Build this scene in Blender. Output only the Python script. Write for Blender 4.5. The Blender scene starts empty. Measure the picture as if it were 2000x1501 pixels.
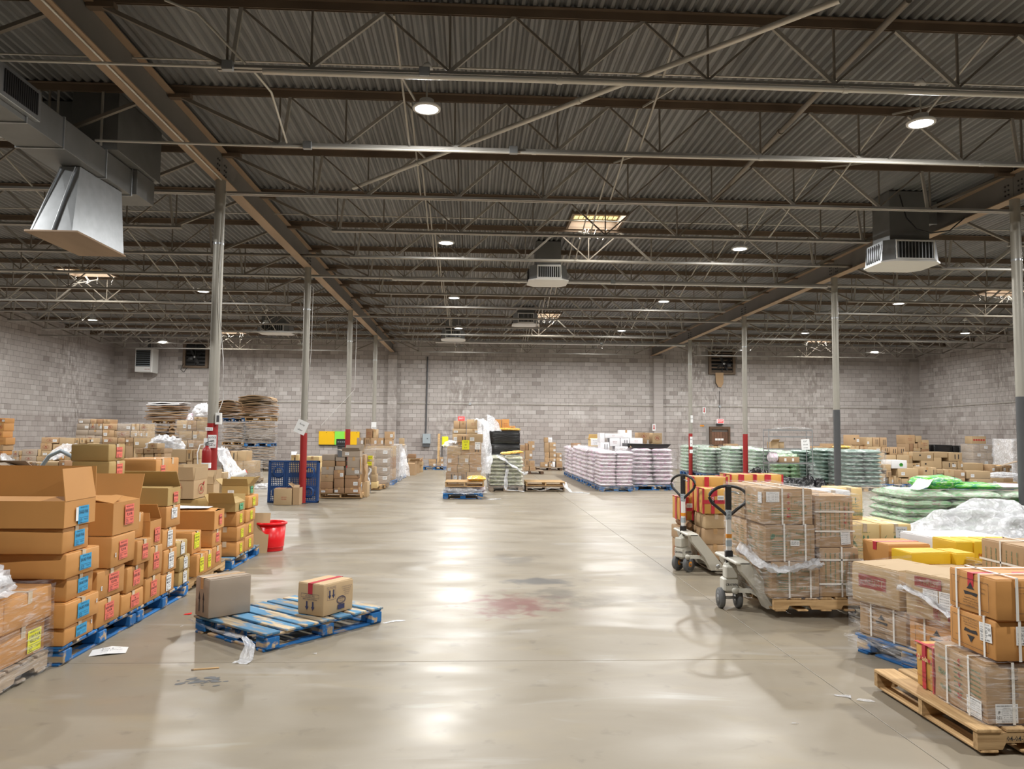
import bpy, math, random
from math import pi, sin, cos, radians
from mathutils import Vector, Matrix, noise

S = bpy.context.scene
COL = S.collection

# ------------------------------------------------------------------ camera, world, exposure
cam = bpy.data.objects.new('camera', bpy.data.cameras.new('camera'))
COL.objects.link(cam)
cam.data.sensor_width = 36.0
cam.data.lens = 27.0
cam.data.clip_end = 200
cam.location = (0, 0, 1.692)
YAW, PITCH, ROLL = 0.04915, 0.0636, 0.00849
fw = Vector((sin(YAW) * cos(PITCH), cos(YAW) * cos(PITCH), sin(PITCH)))
rt = Vector((cos(YAW), -sin(YAW), 0))
up = rt.cross(fw)
r2 = rt * cos(ROLL) + up * sin(ROLL)
u2 = up * cos(ROLL) - rt * sin(ROLL)
cam.matrix_world = Matrix(((r2.x, u2.x, -fw.x, 0), (r2.y, u2.y, -fw.y, 0), (r2.z, u2.z, -fw.z, 1.692), (0, 0, 0, 1)))
S.camera = cam

world = bpy.data.worlds.new('world')
S.world = world
world.use_nodes = True
world.node_tree.nodes['Background'].inputs[0].default_value = (0.62, 0.72, 0.9, 1)
world.node_tree.nodes['Background'].inputs[1].default_value = 0.6

S.view_settings.view_transform = 'Standard'
S.view_settings.look = 'None'
S.view_settings.gamma = 1
S.view_settings.use_curve_mapping = False
S.view_settings.exposure = 0.35
LAMP_W = 212.0            # each high bay lamp
SKY_W = 34.0              # daylight coming in through each skylight
S.cycles.use_denoising = True
S.cycles.transparent_max_bounces = 16
S.cycles.max_bounces = 7
S.cycles.sample_clamp_indirect = 6

# ------------------------------------------------------------------ helpers
RND = random.Random(7)
ORD = ['zeroth', 'first', 'second', 'third', 'fourth', 'fifth', 'sixth', 'seventh', 'eighth', 'ninth', 'tenth', 'eleventh',
       'twelfth', 'thirteenth', 'fourteenth', 'fifteenth', 'sixteenth']


class MB:
    """collects shapes into one mesh"""

    def __init__(s):
        s.v, s.f, s.m, s.sm = [], [], [], []

    def add(s, vs, fs, m=0, smooth=False):
        o = len(s.v)
        s.v += [tuple(v) for v in vs]
        for f in fs:
            s.f.append(tuple(i + o for i in f)); s.m.append(m); s.sm.append(smooth)
        return s

    def box(s, x0, x1, y0, y1, z0, z1, m=0):
        return s.add([(x0, y0, z0), (x1, y0, z0), (x1, y1, z0), (x0, y1, z0), (x0, y0, z1), (x1, y0, z1), (x1, y1, z1), (x0, y1, z1)],
                     [(0, 3, 2, 1), (4, 5, 6, 7), (0, 1, 5, 4), (1, 2, 6, 5), (2, 3, 7, 6), (3, 0, 4, 7)], m)

    def cbox(s, x0, x1, y0, y1, z0, z1, c=0.004, m=0):
        """box with its upright and top edges taken off"""
        pts = [(x0 + c, y0), (x1 - c, y0), (x1, y0 + c), (x1, y1 - c), (x1 - c, y1), (x0 + c, y1), (x0, y1 - c), (x0, y0 + c)]
        cx, cy = (x0 + x1) / 2, (y0 + y1) / 2
        def ring(z, k):
            return [(x - k * (1 if x > cx else -1), y - k * (1 if y > cy else -1), z) for x, y in pts]
        vs = ring(z0 + c, 0) + ring(z1 - c, 0) + ring(z1, c) + ring(z0, c)
        fs = [(24, 31, 30, 29, 28, 27, 26, 25), (16, 17, 18, 19, 20, 21, 22, 23)]
        for i in range(8):
            j = (i + 1) % 8
            fs += [(i, j, 8 + j, 8 + i), (8 + i, 8 + j, 16 + j, 16 + i), (24 + i, 24 + j, j, i)]
        return s.add(vs, fs, m)

    def bar(s, p, q, w, h, m=0, up=(0, 0, 1)):
        p, q = Vector(p), Vector(q)
        d = (q - p).normalized()
        a = d.cross(Vector(up))
        if a.length < 1e-4:
            a = d.cross(Vector((0, 1, 0)))
        a.normalize(); b = a.cross(d)
        a, b = a * w / 2, b * h / 2
        vs = [e + x + y for e in (p, q) for x, y in ((-a, -b), (a, -b), (a, b), (-a, b))]
        return s.add(vs, [(3, 2, 1, 0), (4, 5, 6, 7), (0, 1, 5, 4), (1, 2, 6, 5), (2, 3, 7, 6), (3, 0, 4, 7)], m)

    def tube(s, pts, r, n=8, m=0, cap=True, closed=False):
        pts = [Vector(p) for p in pts]
        k = len(pts); vs = []
        for i, p in enumerate(pts):
            a = pts[(i - 1) % k] if (closed or i > 0) else p
            b = pts[(i + 1) % k] if (closed or i < k - 1) else p
            d = (b - a).normalized()
            u = d.cross(Vector((0, 0, 1)))
            if u.length < 1e-3:
                u = d.cross(Vector((0, 1, 0)))
            u.normalize(); w = u.cross(d)
            rr = r[i] if isinstance(r, (list, tuple)) else r
            vs += [p + (u * cos(2 * pi * j / n) + w * sin(2 * pi * j / n)) * rr for j in range(n)]
        fs = []
        for i in range(k if closed else k - 1):
            o, t = i * n, ((i + 1) % k) * n
            fs += [(o + j, o + (j + 1) % n, t + (j + 1) % n, t + j) for j in range(n)]
        s.add(vs, fs, m, True)
        if cap and not closed:
            s.add(vs[:n], [tuple(range(n))[::-1]], m); s.add(vs[-n:], [tuple(range(n))], m)
        return s

    def lathe(s, prof, n=20, m=0, c=(0, 0, 0), smooth=True, axis='z'):
        vs = []
        for r, z in prof:
            for j in range(n):
                x, y = r * cos(2 * pi * j / n), r * sin(2 * pi * j / n)
                p = (x, y, z) if axis == 'z' else ((z, x, y) if axis == 'x' else (y, z, x))
                vs.append((p[0] + c[0], p[1] + c[1], p[2] + c[2]))
        fs = []
        for i in range(len(prof) - 1):
            fs += [(i * n + j, i * n + (j + 1) % n, (i + 1) * n + (j + 1) % n, (i + 1) * n + j) for j in range(n)]
        return s.add(vs, fs, m, smooth)

    def prism(s, poly, y0, y1, m=0):
        """polygon in x,z pushed along y"""
        n = len(poly)
        vs = [(x, y0, z) for x, z in poly] + [(x, y1, z) for x, z in poly]
        fs = [tuple(range(n)), tuple(range(2 * n - 1, n - 1, -1))] + [(i, n + i, n + (i + 1) % n, (i + 1) % n) for i in range(n)]
        return s.add(vs, fs, m)

    def mesh(s, name):
        me = bpy.data.meshes.new(name)
        me.from_pydata(s.v, [], s.f)
        me.polygons.foreach_set('material_index', s.m)
        me.polygons.foreach_set('use_smooth', s.sm)
        me.update()
        return me


def obj(name, me, mats=None, parent=None, loc=(0, 0, 0), rot=(0, 0, 0), label=None, cat=None, group=None, kind=None, scale=None):
    if isinstance(me, MB):
        me = me.mesh(name)
    if mats is not None and not me.materials:
        for m in (mats if isinstance(mats, (list, tuple)) else [mats]):
            me.materials.append(m)
    o = bpy.data.objects.new(name, me)
    COL.objects.link(o)
    if parent is not None:
        o.parent = parent
    o.location = loc
    o.rotation_euler = rot
    if scale:
        o.scale = scale
    return tag(o, label, cat, group, kind)


def tag(o, label=None, cat=None, group=None, kind=None):
    if label: o['label'] = label
    if cat: o['category'] = cat
    if group: o['group'] = group
    if kind: o['kind'] = kind
    return o


def thing(name, label, cat, loc=(0, 0, 0), rotz=0.0, group=None, rot=None):
    o = bpy.data.objects.new(name, None)
    COL.objects.link(o)
    o.location = loc
    o.rotation_euler = rot or (0, 0, rotz)
    o.empty_display_size = 0.1
    return tag(o, label, cat, group, 'thing')


CACHE = {}


def cached(key, fn, mats=None):
    if key not in CACHE:
        me = fn()
        if isinstance(me, MB):
            me = me.mesh(str(key[0]))
        if mats is not None:
            for m in (mats if isinstance(mats, (list, tuple)) else [mats]):
                me.materials.append(m)
        CACHE[key] = me
    return CACHE[key]


# ------------------------------------------------------------------ materials
def nodes(name):
    m = bpy.data.materials.new(name)
    m.use_nodes = True
    nt = m.node_tree
    return m, nt, nt.nodes['Principled BSDF'], (lambda t: nt.nodes.new('ShaderNode' + t)), nt.links.new


def mat(name, col, rough=0.7, metal=0.0, var=0.12, scale=6.0, bump=0.0, rnd=0.0, stretch=(1, 1, 1), spec=None, emit=0.0, coord='Object', detail=4):
    """one plain surface: base colour broken up by noise, a little random between objects, fine relief"""
    m, nt, b, N, L = nodes(name)
    b.inputs['Roughness'].default_value = rough
    b.inputs['Metallic'].default_value = metal
    if spec is not None:
        b.inputs['Specular IOR Level'].default_value = spec
    tc = N('TexCoord'); mp = N('Mapping'); nz = N('TexNoise'); mx = N('MixRGB')
    mp.inputs['Scale'].default_value = stretch
    nz.inputs['Scale'].default_value = scale
    nz.inputs['Detail'].default_value = detail
    L(tc.outputs[coord], mp.inputs[0]); L(mp.outputs[0], nz.inputs['Vector'])
    mx.inputs[1].default_value = (*[c * (1 - var) for c in col], 1)
    mx.inputs[2].default_value = (*[min(1, c * (1 + var)) for c in col], 1)
    L(nz.outputs['Fac'], mx.inputs[0])
    out = mx.outputs[0]
    if rnd:
        oi = N('ObjectInfo'); hs = N('HueSaturation'); mr = N('MapRange')
        mr.inputs['To Min'].default_value = 1 - rnd; mr.inputs['To Max'].default_value = 1 + rnd
        L(oi.outputs['Random'], mr.inputs[0]); L(mr.outputs[0], hs.inputs['Value']); L(out, hs.inputs['Color'])
        out = hs.outputs[0]
    L(out, b.inputs['Base Color'])
    if bump:
        bp = N('Bump'); bp.inputs['Strength'].default_value = bump; bp.inputs['Distance'].default_value = 0.02
        L(nz.outputs['Fac'], bp.inputs['Height']); L(bp.outputs[0], b.inputs['Normal'])
    if emit:
        L(out, b.inputs['Emission Color']); b.inputs['Emission Strength'].default_value = emit
    return m


def wood(name, col, dark, rough=0.75, paint=None, wear=0.45):
    """plank grain along the longest side; optional worn paint over it"""
    m, nt, b, N, L = nodes(name)
    b.inputs['Roughness'].default_value = rough
    tc = N('TexCoord'); mp = N('Mapping'); nz = N('TexNoise'); cr = N('ValToRGB'); oi = N('ObjectInfo'); hs = N('HueSaturation'); mr = N('MapRange')
    mp.inputs['Scale'].default_value = (2.2, 26, 26)
    nz.inputs['Scale'].default_value = 1.6; nz.inputs['Detail'].default_value = 5
    va = N('VectorMath'); va.operation = 'ADD'
    cb = N('CombineXYZ')
    L(oi.outputs['Random'], cb.inputs[0]); L(oi.outputs['Random'], cb.inputs[1])
    vs = N('VectorMath'); vs.operation = 'SCALE'; vs.inputs['Scale'].default_value = 37
    L(cb.outputs[0], vs.inputs[0]); L(tc.outputs['Object'], va.inputs[0]); L(vs.outputs[0], va.inputs[1])
    L(va.outputs[0], mp.inputs[0]); L(mp.outputs[0], nz.inputs['Vector']); L(nz.outputs['Fac'], cr.inputs[0])
    cr.color_ramp.elements[0].position = 0.3; cr.color_ramp.elements[0].color = (*dark, 1)
    cr.color_ramp.elements[1].position = 0.66; cr.color_ramp.elements[1].color = (*col, 1)
    mr.inputs['To Min'].default_value = 0.78; mr.inputs['To Max'].default_value = 1.2
    L(oi.outputs['Random'], mr.inputs[0]); L(mr.outputs[0], hs.inputs['Value']); L(cr.outputs[0], hs.inputs['Color'])
    out = hs.outputs[0]
    if paint:
        n2 = N('TexNoise'); n2.inputs['Scale'].default_value = 5; n2.inputs['Detail'].default_value = 8
        m2 = N('Mapping'); m2.inputs['Scale'].default_value = (0.7, 3, 3)
        L(va.outputs[0], m2.inputs[0]); L(m2.outputs[0], n2.inputs['Vector'])
        c2 = N('ValToRGB'); c2.color_ramp.elements[0].position = wear; c2.color_ramp.elements[1].position = wear + 0.08
        L(n2.outputs['Fac'], c2.inputs[0])
        mx = N('MixRGB'); L(c2.outputs[0], mx.inputs[0]); L(out, mx.inputs[1]); mx.inputs[2].default_value = (*paint, 1)
        h2 = N('HueSaturation'); L(mr.outputs[0], h2.inputs['Value']); L(mx.outputs[0], h2.inputs['Color'])
        out = h2.outputs[0]
    L(out, b.inputs['Base Color'])
    bp = N('Bump'); bp.inputs['Strength'].default_value = 0.25; bp.inputs['Distance'].default_value = 0.004
    L(nz.outputs['Fac'], bp.inputs['Height']); L(bp.outputs[0], b.inputs['Normal'])
    return m


def film(name, tint, body=0.25, rough=0.16, stretch=(3, 3, 22), sc=2.2, strong=0.5):
    """clear plastic sheet: see-through, with white streaks where it folds"""
    m, nt, b, N, L = nodes(name)
    b.inputs['Base Color'].default_value = (*tint, 1)
    b.inputs['Roughness'].default_value = rough
    b.inputs['Specular IOR Level'].default_value = 0.9
    tr = N('BsdfTransparent'); mix = N('MixShader'); tc = N('TexCoord'); mp = N('Mapping'); nz = N('TexNoise'); cr = N('MapRange')
    mp.inputs['Scale'].default_value = stretch
    mp.inputs['Rotation'].default_value = (0.12, 0.2, 0)
    nz.inputs['Scale'].default_value = sc; nz.inputs['Detail'].default_value = 7; nz.inputs['Distortion'].default_value = 0.8
    L(tc.outputs['Object'], mp.inputs[0]); L(mp.outputs[0], nz.inputs['Vector'])
    cr.inputs['From Min'].default_value = 0.47; cr.inputs['From Max'].default_value = 0.75
    cr.inputs['To Min'].default_value = body; cr.inputs['To Max'].default_value = min(1, body + strong)
    L(nz.outputs['Fac'], cr.inputs[0]); L(cr.outputs[0], mix.inputs[0])
    bp = N('Bump'); bp.inputs['Strength'].default_value = 0.7; bp.inputs['Distance'].default_value = 0.03
    L(nz.outputs['Fac'], bp.inputs['Height']); L(bp.outputs[0], b.inputs['Normal'])
    L(tr.outputs[0], mix.inputs[1]); L(b.outputs[0], mix.inputs[2])
    L(mix.outputs[0], nt.nodes['Material Output'].inputs['Surface'])
    return m


M = {}
M['ora'] = mat('carton_orange', (0.53, 0.255, 0.075), 0.62, var=0.10, scale=3, rnd=0.10, bump=0.08)
M['gol'] = mat('carton_golden', (0.60, 0.33, 0.075), 0.6, var=0.08, scale=3, rnd=0.07, bump=0.06)
M['olv'] = mat('carton_olive_tan', (0.42, 0.285, 0.105), 0.65, var=0.08, scale=3, rnd=0.08, bump=0.06)
M['tan'] = mat('carton_tan', (0.47, 0.335, 0.19), 0.7, var=0.08, scale=3, rnd=0.12, bump=0.06)
M['krf'] = mat('carton_kraft', (0.41, 0.27, 0.15), 0.7, var=0.09, scale=3, rnd=0.14, bump=0.06)
M['brn'] = mat('carton_brown', (0.33, 0.19, 0.10), 0.7, var=0.09, scale=3, rnd=0.14, bump=0.06)
M['gry'] = mat('carton_grey_brown', (0.36, 0.29, 0.225), 0.7, var=0.08, scale=3, rnd=0.12, bump=0.06)
M['wht'] = mat('carton_white', (0.76, 0.76, 0.78), 0.6, var=0.05, scale=3, rnd=0.05)
M['yel'] = mat('carton_pale_yellow', (0.70, 0.52, 0.25), 0.6, var=0.05, scale=3, rnd=0.05)
M['ybr'] = mat('carton_bright_yellow', (0.75, 0.47, 0.02), 0.5, var=0.05, scale=3)
M['inn'] = mat('carton_inside', (0.40, 0.25, 0.10), 0.8, var=0.1, scale=4)
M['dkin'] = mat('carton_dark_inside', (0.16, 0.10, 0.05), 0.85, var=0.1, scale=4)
M['tape'] = mat('packing_tape', (0.50, 0.31, 0.15), 0.28, var=0.2, scale=14, stretch=(1, 6, 6), bump=0.15)
M['ctape'] = mat('clear_tape', (0.62, 0.50, 0.36), 0.2, var=0.35, scale=18, bump=0.3)
M['rtape'] = mat('red_tape', (0.50, 0.03, 0.05), 0.4, var=0.25, scale=20)
M['strap'] = mat('white_strap', (0.80, 0.78, 0.74), 0.45, var=0.06, scale=9)
M['paper'] = mat('white_paper', (0.80, 0.81, 0.82), 0.7, var=0.04, scale=5)
M['lblu'] = mat('blue_sticker', (0.03, 0.33, 0.62), 0.45, var=0.06)
M['lpnk'] = mat('pink_sticker', (0.80, 0.17, 0.12), 0.5, var=0.06)
M['lyel'] = mat('yellow_sticker', (0.78, 0.78, 0.02), 0.5, var=0.04)
M['lgrn'] = mat('green_sticker', (0.10, 0.42, 0.22), 0.5, var=0.05)
M['ink'] = mat('black_ink', (0.025, 0.025, 0.03), 0.6, var=0)
M['inkred'] = mat('red_ink', (0.45, 0.035, 0.03), 0.6, var=0.1)
M['inkdred'] = mat('dark_red_ink', (0.30, 0.05, 0.04), 0.6, var=0.1)
M['inkgrn'] = mat('green_ink', (0.10, 0.22, 0.13), 0.6, var=0.1)
M['inkblu'] = mat('navy_ink', (0.03, 0.035, 0.10), 0.6, var=0.1)
M['pine'] = wood('pallet_pine', (0.60, 0.40, 0.20), (0.38, 0.23, 0.10))
M['greywood'] = wood('pallet_grey_wood', (0.42, 0.33, 0.24), (0.24, 0.18, 0.13))
M['bluewood'] = wood('pallet_blue_painted', (0.55, 0.42, 0.26), (0.35, 0.25, 0.15), paint=(0.012, 0.14, 0.40), wear=0.40)
M['bluetop'] = wood('pallet_blue_worn', (0.52, 0.42, 0.28), (0.30, 0.23, 0.15), paint=(0.08, 0.22, 0.37), wear=0.44)
M['darkwood'] = wood('dark_wood', (0.16, 0.09, 0.05), (0.07, 0.04, 0.025))
M['film'] = film('stretch_film', (0.86, 0.86, 0.88), 0.05, strong=0.42)
M['filmw'] = film('milky_film', (0.84, 0.86, 0.91), 0.45, rough=0.2, stretch=(4, 4, 4), sc=3.5, strong=0.45)
M['filmk'] = film('smoky_film', (0.40, 0.39, 0.40), 0.38, strong=0.5)
M['blackfilm'] = mat('black_film', (0.012, 0.012, 0.013), 0.22, var=0.2, scale=4, stretch=(1, 1, 7), bump=0.5)
M['blackbag'] = mat('black_bag', (0.012, 0.012, 0.014), 0.25, var=0.2, scale=6, bump=0.6)
M['galv'] = mat('galvanised_steel', (0.42, 0.44, 0.46), 0.38, 0.85, var=0.18, scale=8, bump=0.04)
M['ductd'] = mat('dull_duct_steel', (0.21, 0.215, 0.215), 0.5, 0.55, var=0.22, scale=3, bump=0.04)
M['zinc'] = mat('conduit_zinc', (0.62, 0.60, 0.55), 0.4, 0.45, var=0.15, scale=6, stretch=(0.3, 1, 1))
M['steel'] = mat('old_joist_steel', (0.235, 0.21, 0.18), 0.6, 0.2, var=0.35, scale=2.5, detail=6)
M['lsteel'] = mat('pale_joist_steel', (0.43, 0.41, 0.375), 0.55, 0.25, var=0.25, scale=3, detail=6)
M['rust'] = mat('rusty_chord_steel', (0.165, 0.12, 0.085), 0.7, 0.1, var=0.45, scale=1.6, detail=7)
M['girder'] = mat('girder_steel', (0.19, 0.18, 0.17), 0.62, 0.15, var=0.2, scale=1.2, detail=6)
M['girderr'] = mat('girder_flange_rust', (0.36, 0.255, 0.17), 0.65, 0.1, var=0.4, scale=2.2, detail=7, stretch=(1, 0.25, 1))
M['deck'] = None
M['column'] = mat('column_steel', (0.36, 0.345, 0.305), 0.5, 0.35, var=0.3, scale=2.4, stretch=(2, 2, 0.35), detail=7)
M['redpaint'] = mat('red_paint', (0.31, 0.014, 0.014), 0.42, var=0.15, scale=5)
M['greypaint'] = mat('dark_grey_paint', (0.075, 0.078, 0.085), 0.5, var=0.15, scale=5)
M['mark'] = mat('black_metal', (0.02, 0.02, 0.022), 0.4, var=0.1)
M['black'] = mat('black_plastic', (0.015, 0.015, 0.017), 0.4, var=0.1)
M['dark'] = mat('dark_recess', (0.01, 0.01, 0.01), 0.9, var=0)
M['cream'] = mat('machine_cream_paint', (0.56, 0.55, 0.49), 0.38, var=0.07, scale=4)
M['rubber'] = mat('grey_tyre', (0.13, 0.135, 0.14), 0.6, var=0.1)
M['orange'] = mat('orange_hub', (0.70, 0.27, 0.02), 0.45, var=0.08)
M['redpl'] = mat('red_plastic', (0.74, 0.006, 0.012), 0.32, var=0.03)
M['bluepl'] = mat('blue_plastic', (0.012, 0.055, 0.19), 0.42, var=0.1)
M['white'] = mat('white_enamel', (0.75, 0.75, 0.74), 0.4, var=0.04)
M['panelgrey'] = mat('panel_grey', (0.36, 0.42, 0.46), 0.45, var=0.06)
M['hiyel'] = mat('orange_yellow_board', (0.85, 0.50, 0.0), 0.45, var=0.06, scale=2)
M['higrn'] = mat('bright_green_board', (0.25, 0.78, 0.08), 0.45, var=0.05)
M['doorw'] = wood('door_wood', (0.20, 0.10, 0.06), (0.11, 0.055, 0.035))
M['leaf'] = mat('green_print', (0.05, 0.30, 0.03), 0.5, var=0.3)
M['exit'] = mat('exit_red', (0.85, 0.05, 0.05), 0.4, var=0, emit=0.9)
M['exitw'] = mat('exit_white', (0.9, 0.75, 0.75), 0.4, var=0, emit=0.5)


def sackmat(name, base, c1, c2, sc=5.0, rough=0.38):
    """woven plastic sack with printed patches of two colours"""
    m, nt, b, N, L = nodes(name)
    b.inputs['Roughness'].default_value = rough
    tc = N('TexCoord'); oi = N('ObjectInfo'); va = N('VectorMath'); vs = N('VectorMath'); cb = N('CombineXYZ')
    vs.operation = 'SCALE'; vs.inputs['Scale'].default_value = 23
    for i in range(3):
        L(oi.outputs['Random'], cb.inputs[i])
    L(cb.outputs[0], vs.inputs[0]); va.operation = 'ADD'
    L(tc.outputs['Object'], va.inputs[0]); L(vs.outputs[0], va.inputs[1])
    n1, n2 = N('TexNoise'), N('TexNoise')
    n1.inputs['Scale'].default_value = sc; n2.inputs['Scale'].default_value = sc * 1.7
    L(va.outputs[0], n1.inputs['Vector']); L(va.outputs[0], n2.inputs['Vector'])
    r1, r2 = N('ValToRGB'), N('ValToRGB')
    r1.color_ramp.elements[0].position, r1.color_ramp.elements[1].position = 0.50, 0.58
    r2.color_ramp.elements[0].position, r2.color_ramp.elements[1].position = 0.56, 0.62
    L(n1.outputs['Fac'], r1.inputs[0]); L(n2.outputs['Fac'], r2.inputs[0])
    m1, m2 = N('MixRGB'), N('MixRGB')
    m1.inputs[1].default_value = (*base, 1); m1.inputs[2].default_value = (*c1, 1); m2.inputs[2].default_value = (*c2, 1)
    L(r1.outputs[0], m1.inputs[0]); L(r2.outputs[0], m2.inputs[0]); L(m1.outputs[0], m2.inputs[1])
    L(m2.outputs[0], b.inputs['Base Color'])
    bp = N('Bump'); bp.inputs['Strength'].default_value = 0.5; bp.inputs['Distance'].default_value = 0.02
    n3 = N('TexNoise'); n3.inputs['Scale'].default_value = 9; n3.inputs['Detail'].default_value = 6
    L(va.outputs[0], n3.inputs['Vector']); L(n3.outputs['Fac'], bp.inputs['Height']); L(bp.outputs[0], b.inputs['Normal'])
    return m


M['spink'] = sackmat('sack_white_pink', (0.74, 0.70, 0.74), (0.66, 0.44, 0.58), (0.80, 0.78, 0.80))
M['sgrn'] = sackmat('sack_white_green', (0.52, 0.60, 0.54), (0.26, 0.46, 0.27), (0.66, 0.71, 0.67))
M['sgrnd'] = sackmat('sack_grey_green', (0.23, 0.33, 0.29), (0.46, 0.55, 0.51), (0.15, 0.24, 0.20), sc=3.5)
M['sgrnv'] = sackmat('sack_vivid_green', (0.38, 0.52, 0.36), (0.20, 0.42, 0.20), (0.36, 0.27, 0.24), sc=6.0)
M['srice'] = sackmat('sack_pale_olive', (0.62, 0.62, 0.50), (0.42, 0.46, 0.28), (0.74, 0.74, 0.68))
M['syel'] = sackmat('sack_yellow', (0.80, 0.52, 0.05), (0.78, 0.30, 0.04), (0.85, 0.80, 0.60))
M['sbright'] = sackmat('bag_bright_green', (0.16, 0.62, 0.05), (0.02, 0.34, 0.13), (0.55, 0.70, 0.45), sc=6)

# ------------------------------------------------------------------ the building
XW0, XW1, YB, YF = -17.45, 22.55, 38.0, -9.0
GX = (-4.03, 8.92)                     # the two girder lines
COLY = (12.1, 18.5, 24.9, 31.3)
DECK = 6.17


def wallmat(name, attr):
    m, nt, b, N, L = nodes(name)
    b.inputs['Roughness'].default_value = 0.85
    g = N('NewGeometry'); sp = N('SeparateXYZ'); L(g.outputs['Position'], sp.inputs[0])
    if attr:
        a = N('Attribute'); a.attribute_name = 'rnd'; rnd = a.outputs['Fac']
    else:
        a = N('ObjectInfo'); rnd = a.outputs['Random']
    cr = N('ValToRGB'); e = cr.color_ramp.elements
    e[0].position, e[0].color = 0.0, (0.33, 0.295, 0.28, 1)
    e[1].position, e[1].color = 1.0, (0.55, 0.52, 0.505, 1)
    k = e.new(0.12); k.color = (0.43, 0.395, 0.38, 1)
    k = e.new(0.85); k.color = (0.475, 0.44, 0.425, 1)
    L(rnd, cr.inputs[0])
    # old painted-over stain streaks that run down the blocks
    mp = N('Mapping'); mp.inputs['Scale'].default_value = (0.42, 0.42, 0.055)
    n1 = N('TexNoise'); n1.inputs['Scale'].default_value = 1.0; n1.inputs['Detail'].default_value = 3
    L(g.outputs['Position'], mp.inputs[0]); L(mp.outputs[0], n1.inputs['Vector'])
    s1 = N('MapRange'); s1.inputs['From Min'].default_value = 0.50; s1.inputs['From Max'].default_value = 0.66
    L(n1.outputs['Fac'], s1.inputs[0])
    n2 = N('TexNoise'); n2.inputs['Scale'].default_value = 3.2; n2.inputs['Detail'].default_value = 7
    m2 = N('Mapping'); m2.inputs['Scale'].default_value = (1.6, 1.6, 0.8); L(g.outputs['Position'], m2.inputs[0]); L(m2.outputs[0], n2.inputs['Vector'])
    r2 = N('MapRange'); r2.inputs['From Min'].default_value = 0.42; r2.inputs['From Max'].default_value = 0.62; L(n2.outputs['Fac'], r2.inputs[0])
    mu = N('Math'); mu.operation = 'MULTIPLY'; L(s1.outputs[0], mu.inputs[0]); L(r2.outputs[0], mu.inputs[1])
    d = N('MixRGB'); d.blend_type = 'MIX'; d.inputs[2].default_value = (0.25, 0.22, 0.20, 1)
    h = N('Math'); h.operation = 'MULTIPLY'; h.inputs[1].default_value = 0.75; L(mu.outputs[0], h.inputs[0])
    L(h.outputs[0], d.inputs[0]); L(cr.outputs[0], d.inputs[1])
    # lime bloom in the same bands
    n3 = N('TexNoise'); n3.inputs['Scale'].default_value = 6; n3.inputs['Detail'].default_value = 8
    m3 = N('Mapping'); m3.inputs['Location'].default_value = (5, 3, 1); m3.inputs['Scale'].default_value = (1.3, 1.3, 0.5)
    L(g.outputs['Position'], m3.inputs[0]); L(m3.outputs[0], n3.inputs['Vector'])
    r3 = N('MapRange'); r3.inputs['From Min'].default_value = 0.55; r3.inputs['From Max'].default_value = 0.72; L(n3.outputs['Fac'], r3.inputs[0])
    m4 = N('Math'); m4.operation = 'MULTIPLY'; L(r3.outputs[0], m4.inputs[0]); L(s1.outputs[0], m4.inputs[1])
    w = N('MixRGB'); w.inputs[2].default_value = (0.64, 0.62, 0.60, 1); L(m4.outputs[0], w.inputs[0]); L(d.outputs[0], w.inputs[1])
    # the lowest courses were never painted
    lo = N('MapRange'); lo.inputs['From Min'].default_value = 2.34; lo.inputs['From Max'].default_value = 2.30
    lo.inputs['To Max'].default_value = 0.35; L(sp.outputs[2], lo.inputs[0])
    f = N('MixRGB'); f.blend_type = 'MULTIPLY'; f.inputs[2].default_value = (0.72, 0.66, 0.64, 1); L(lo.outputs[0], f.inputs[0]); L(w.outputs[0], f.inputs[1])
    L(f.outputs[0], b.inputs['Base Color'])
    bp = N('Bump'); bp.inputs['Strength'].default_value = 0.4; bp.inputs['Distance'].default_value = 0.01
    L(n3.outputs['Fac'], bp.inputs['Height']); L(bp.outputs[0], b.inputs['Normal'])
    return m


M['blk'] = wallmat('block_single', False)
M['blks'] = wallmat('block_field', True)
M['mortar'] = mat('mortar', (0.30, 0.28, 0.265), 0.95, var=0.2, scale=3)


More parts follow.
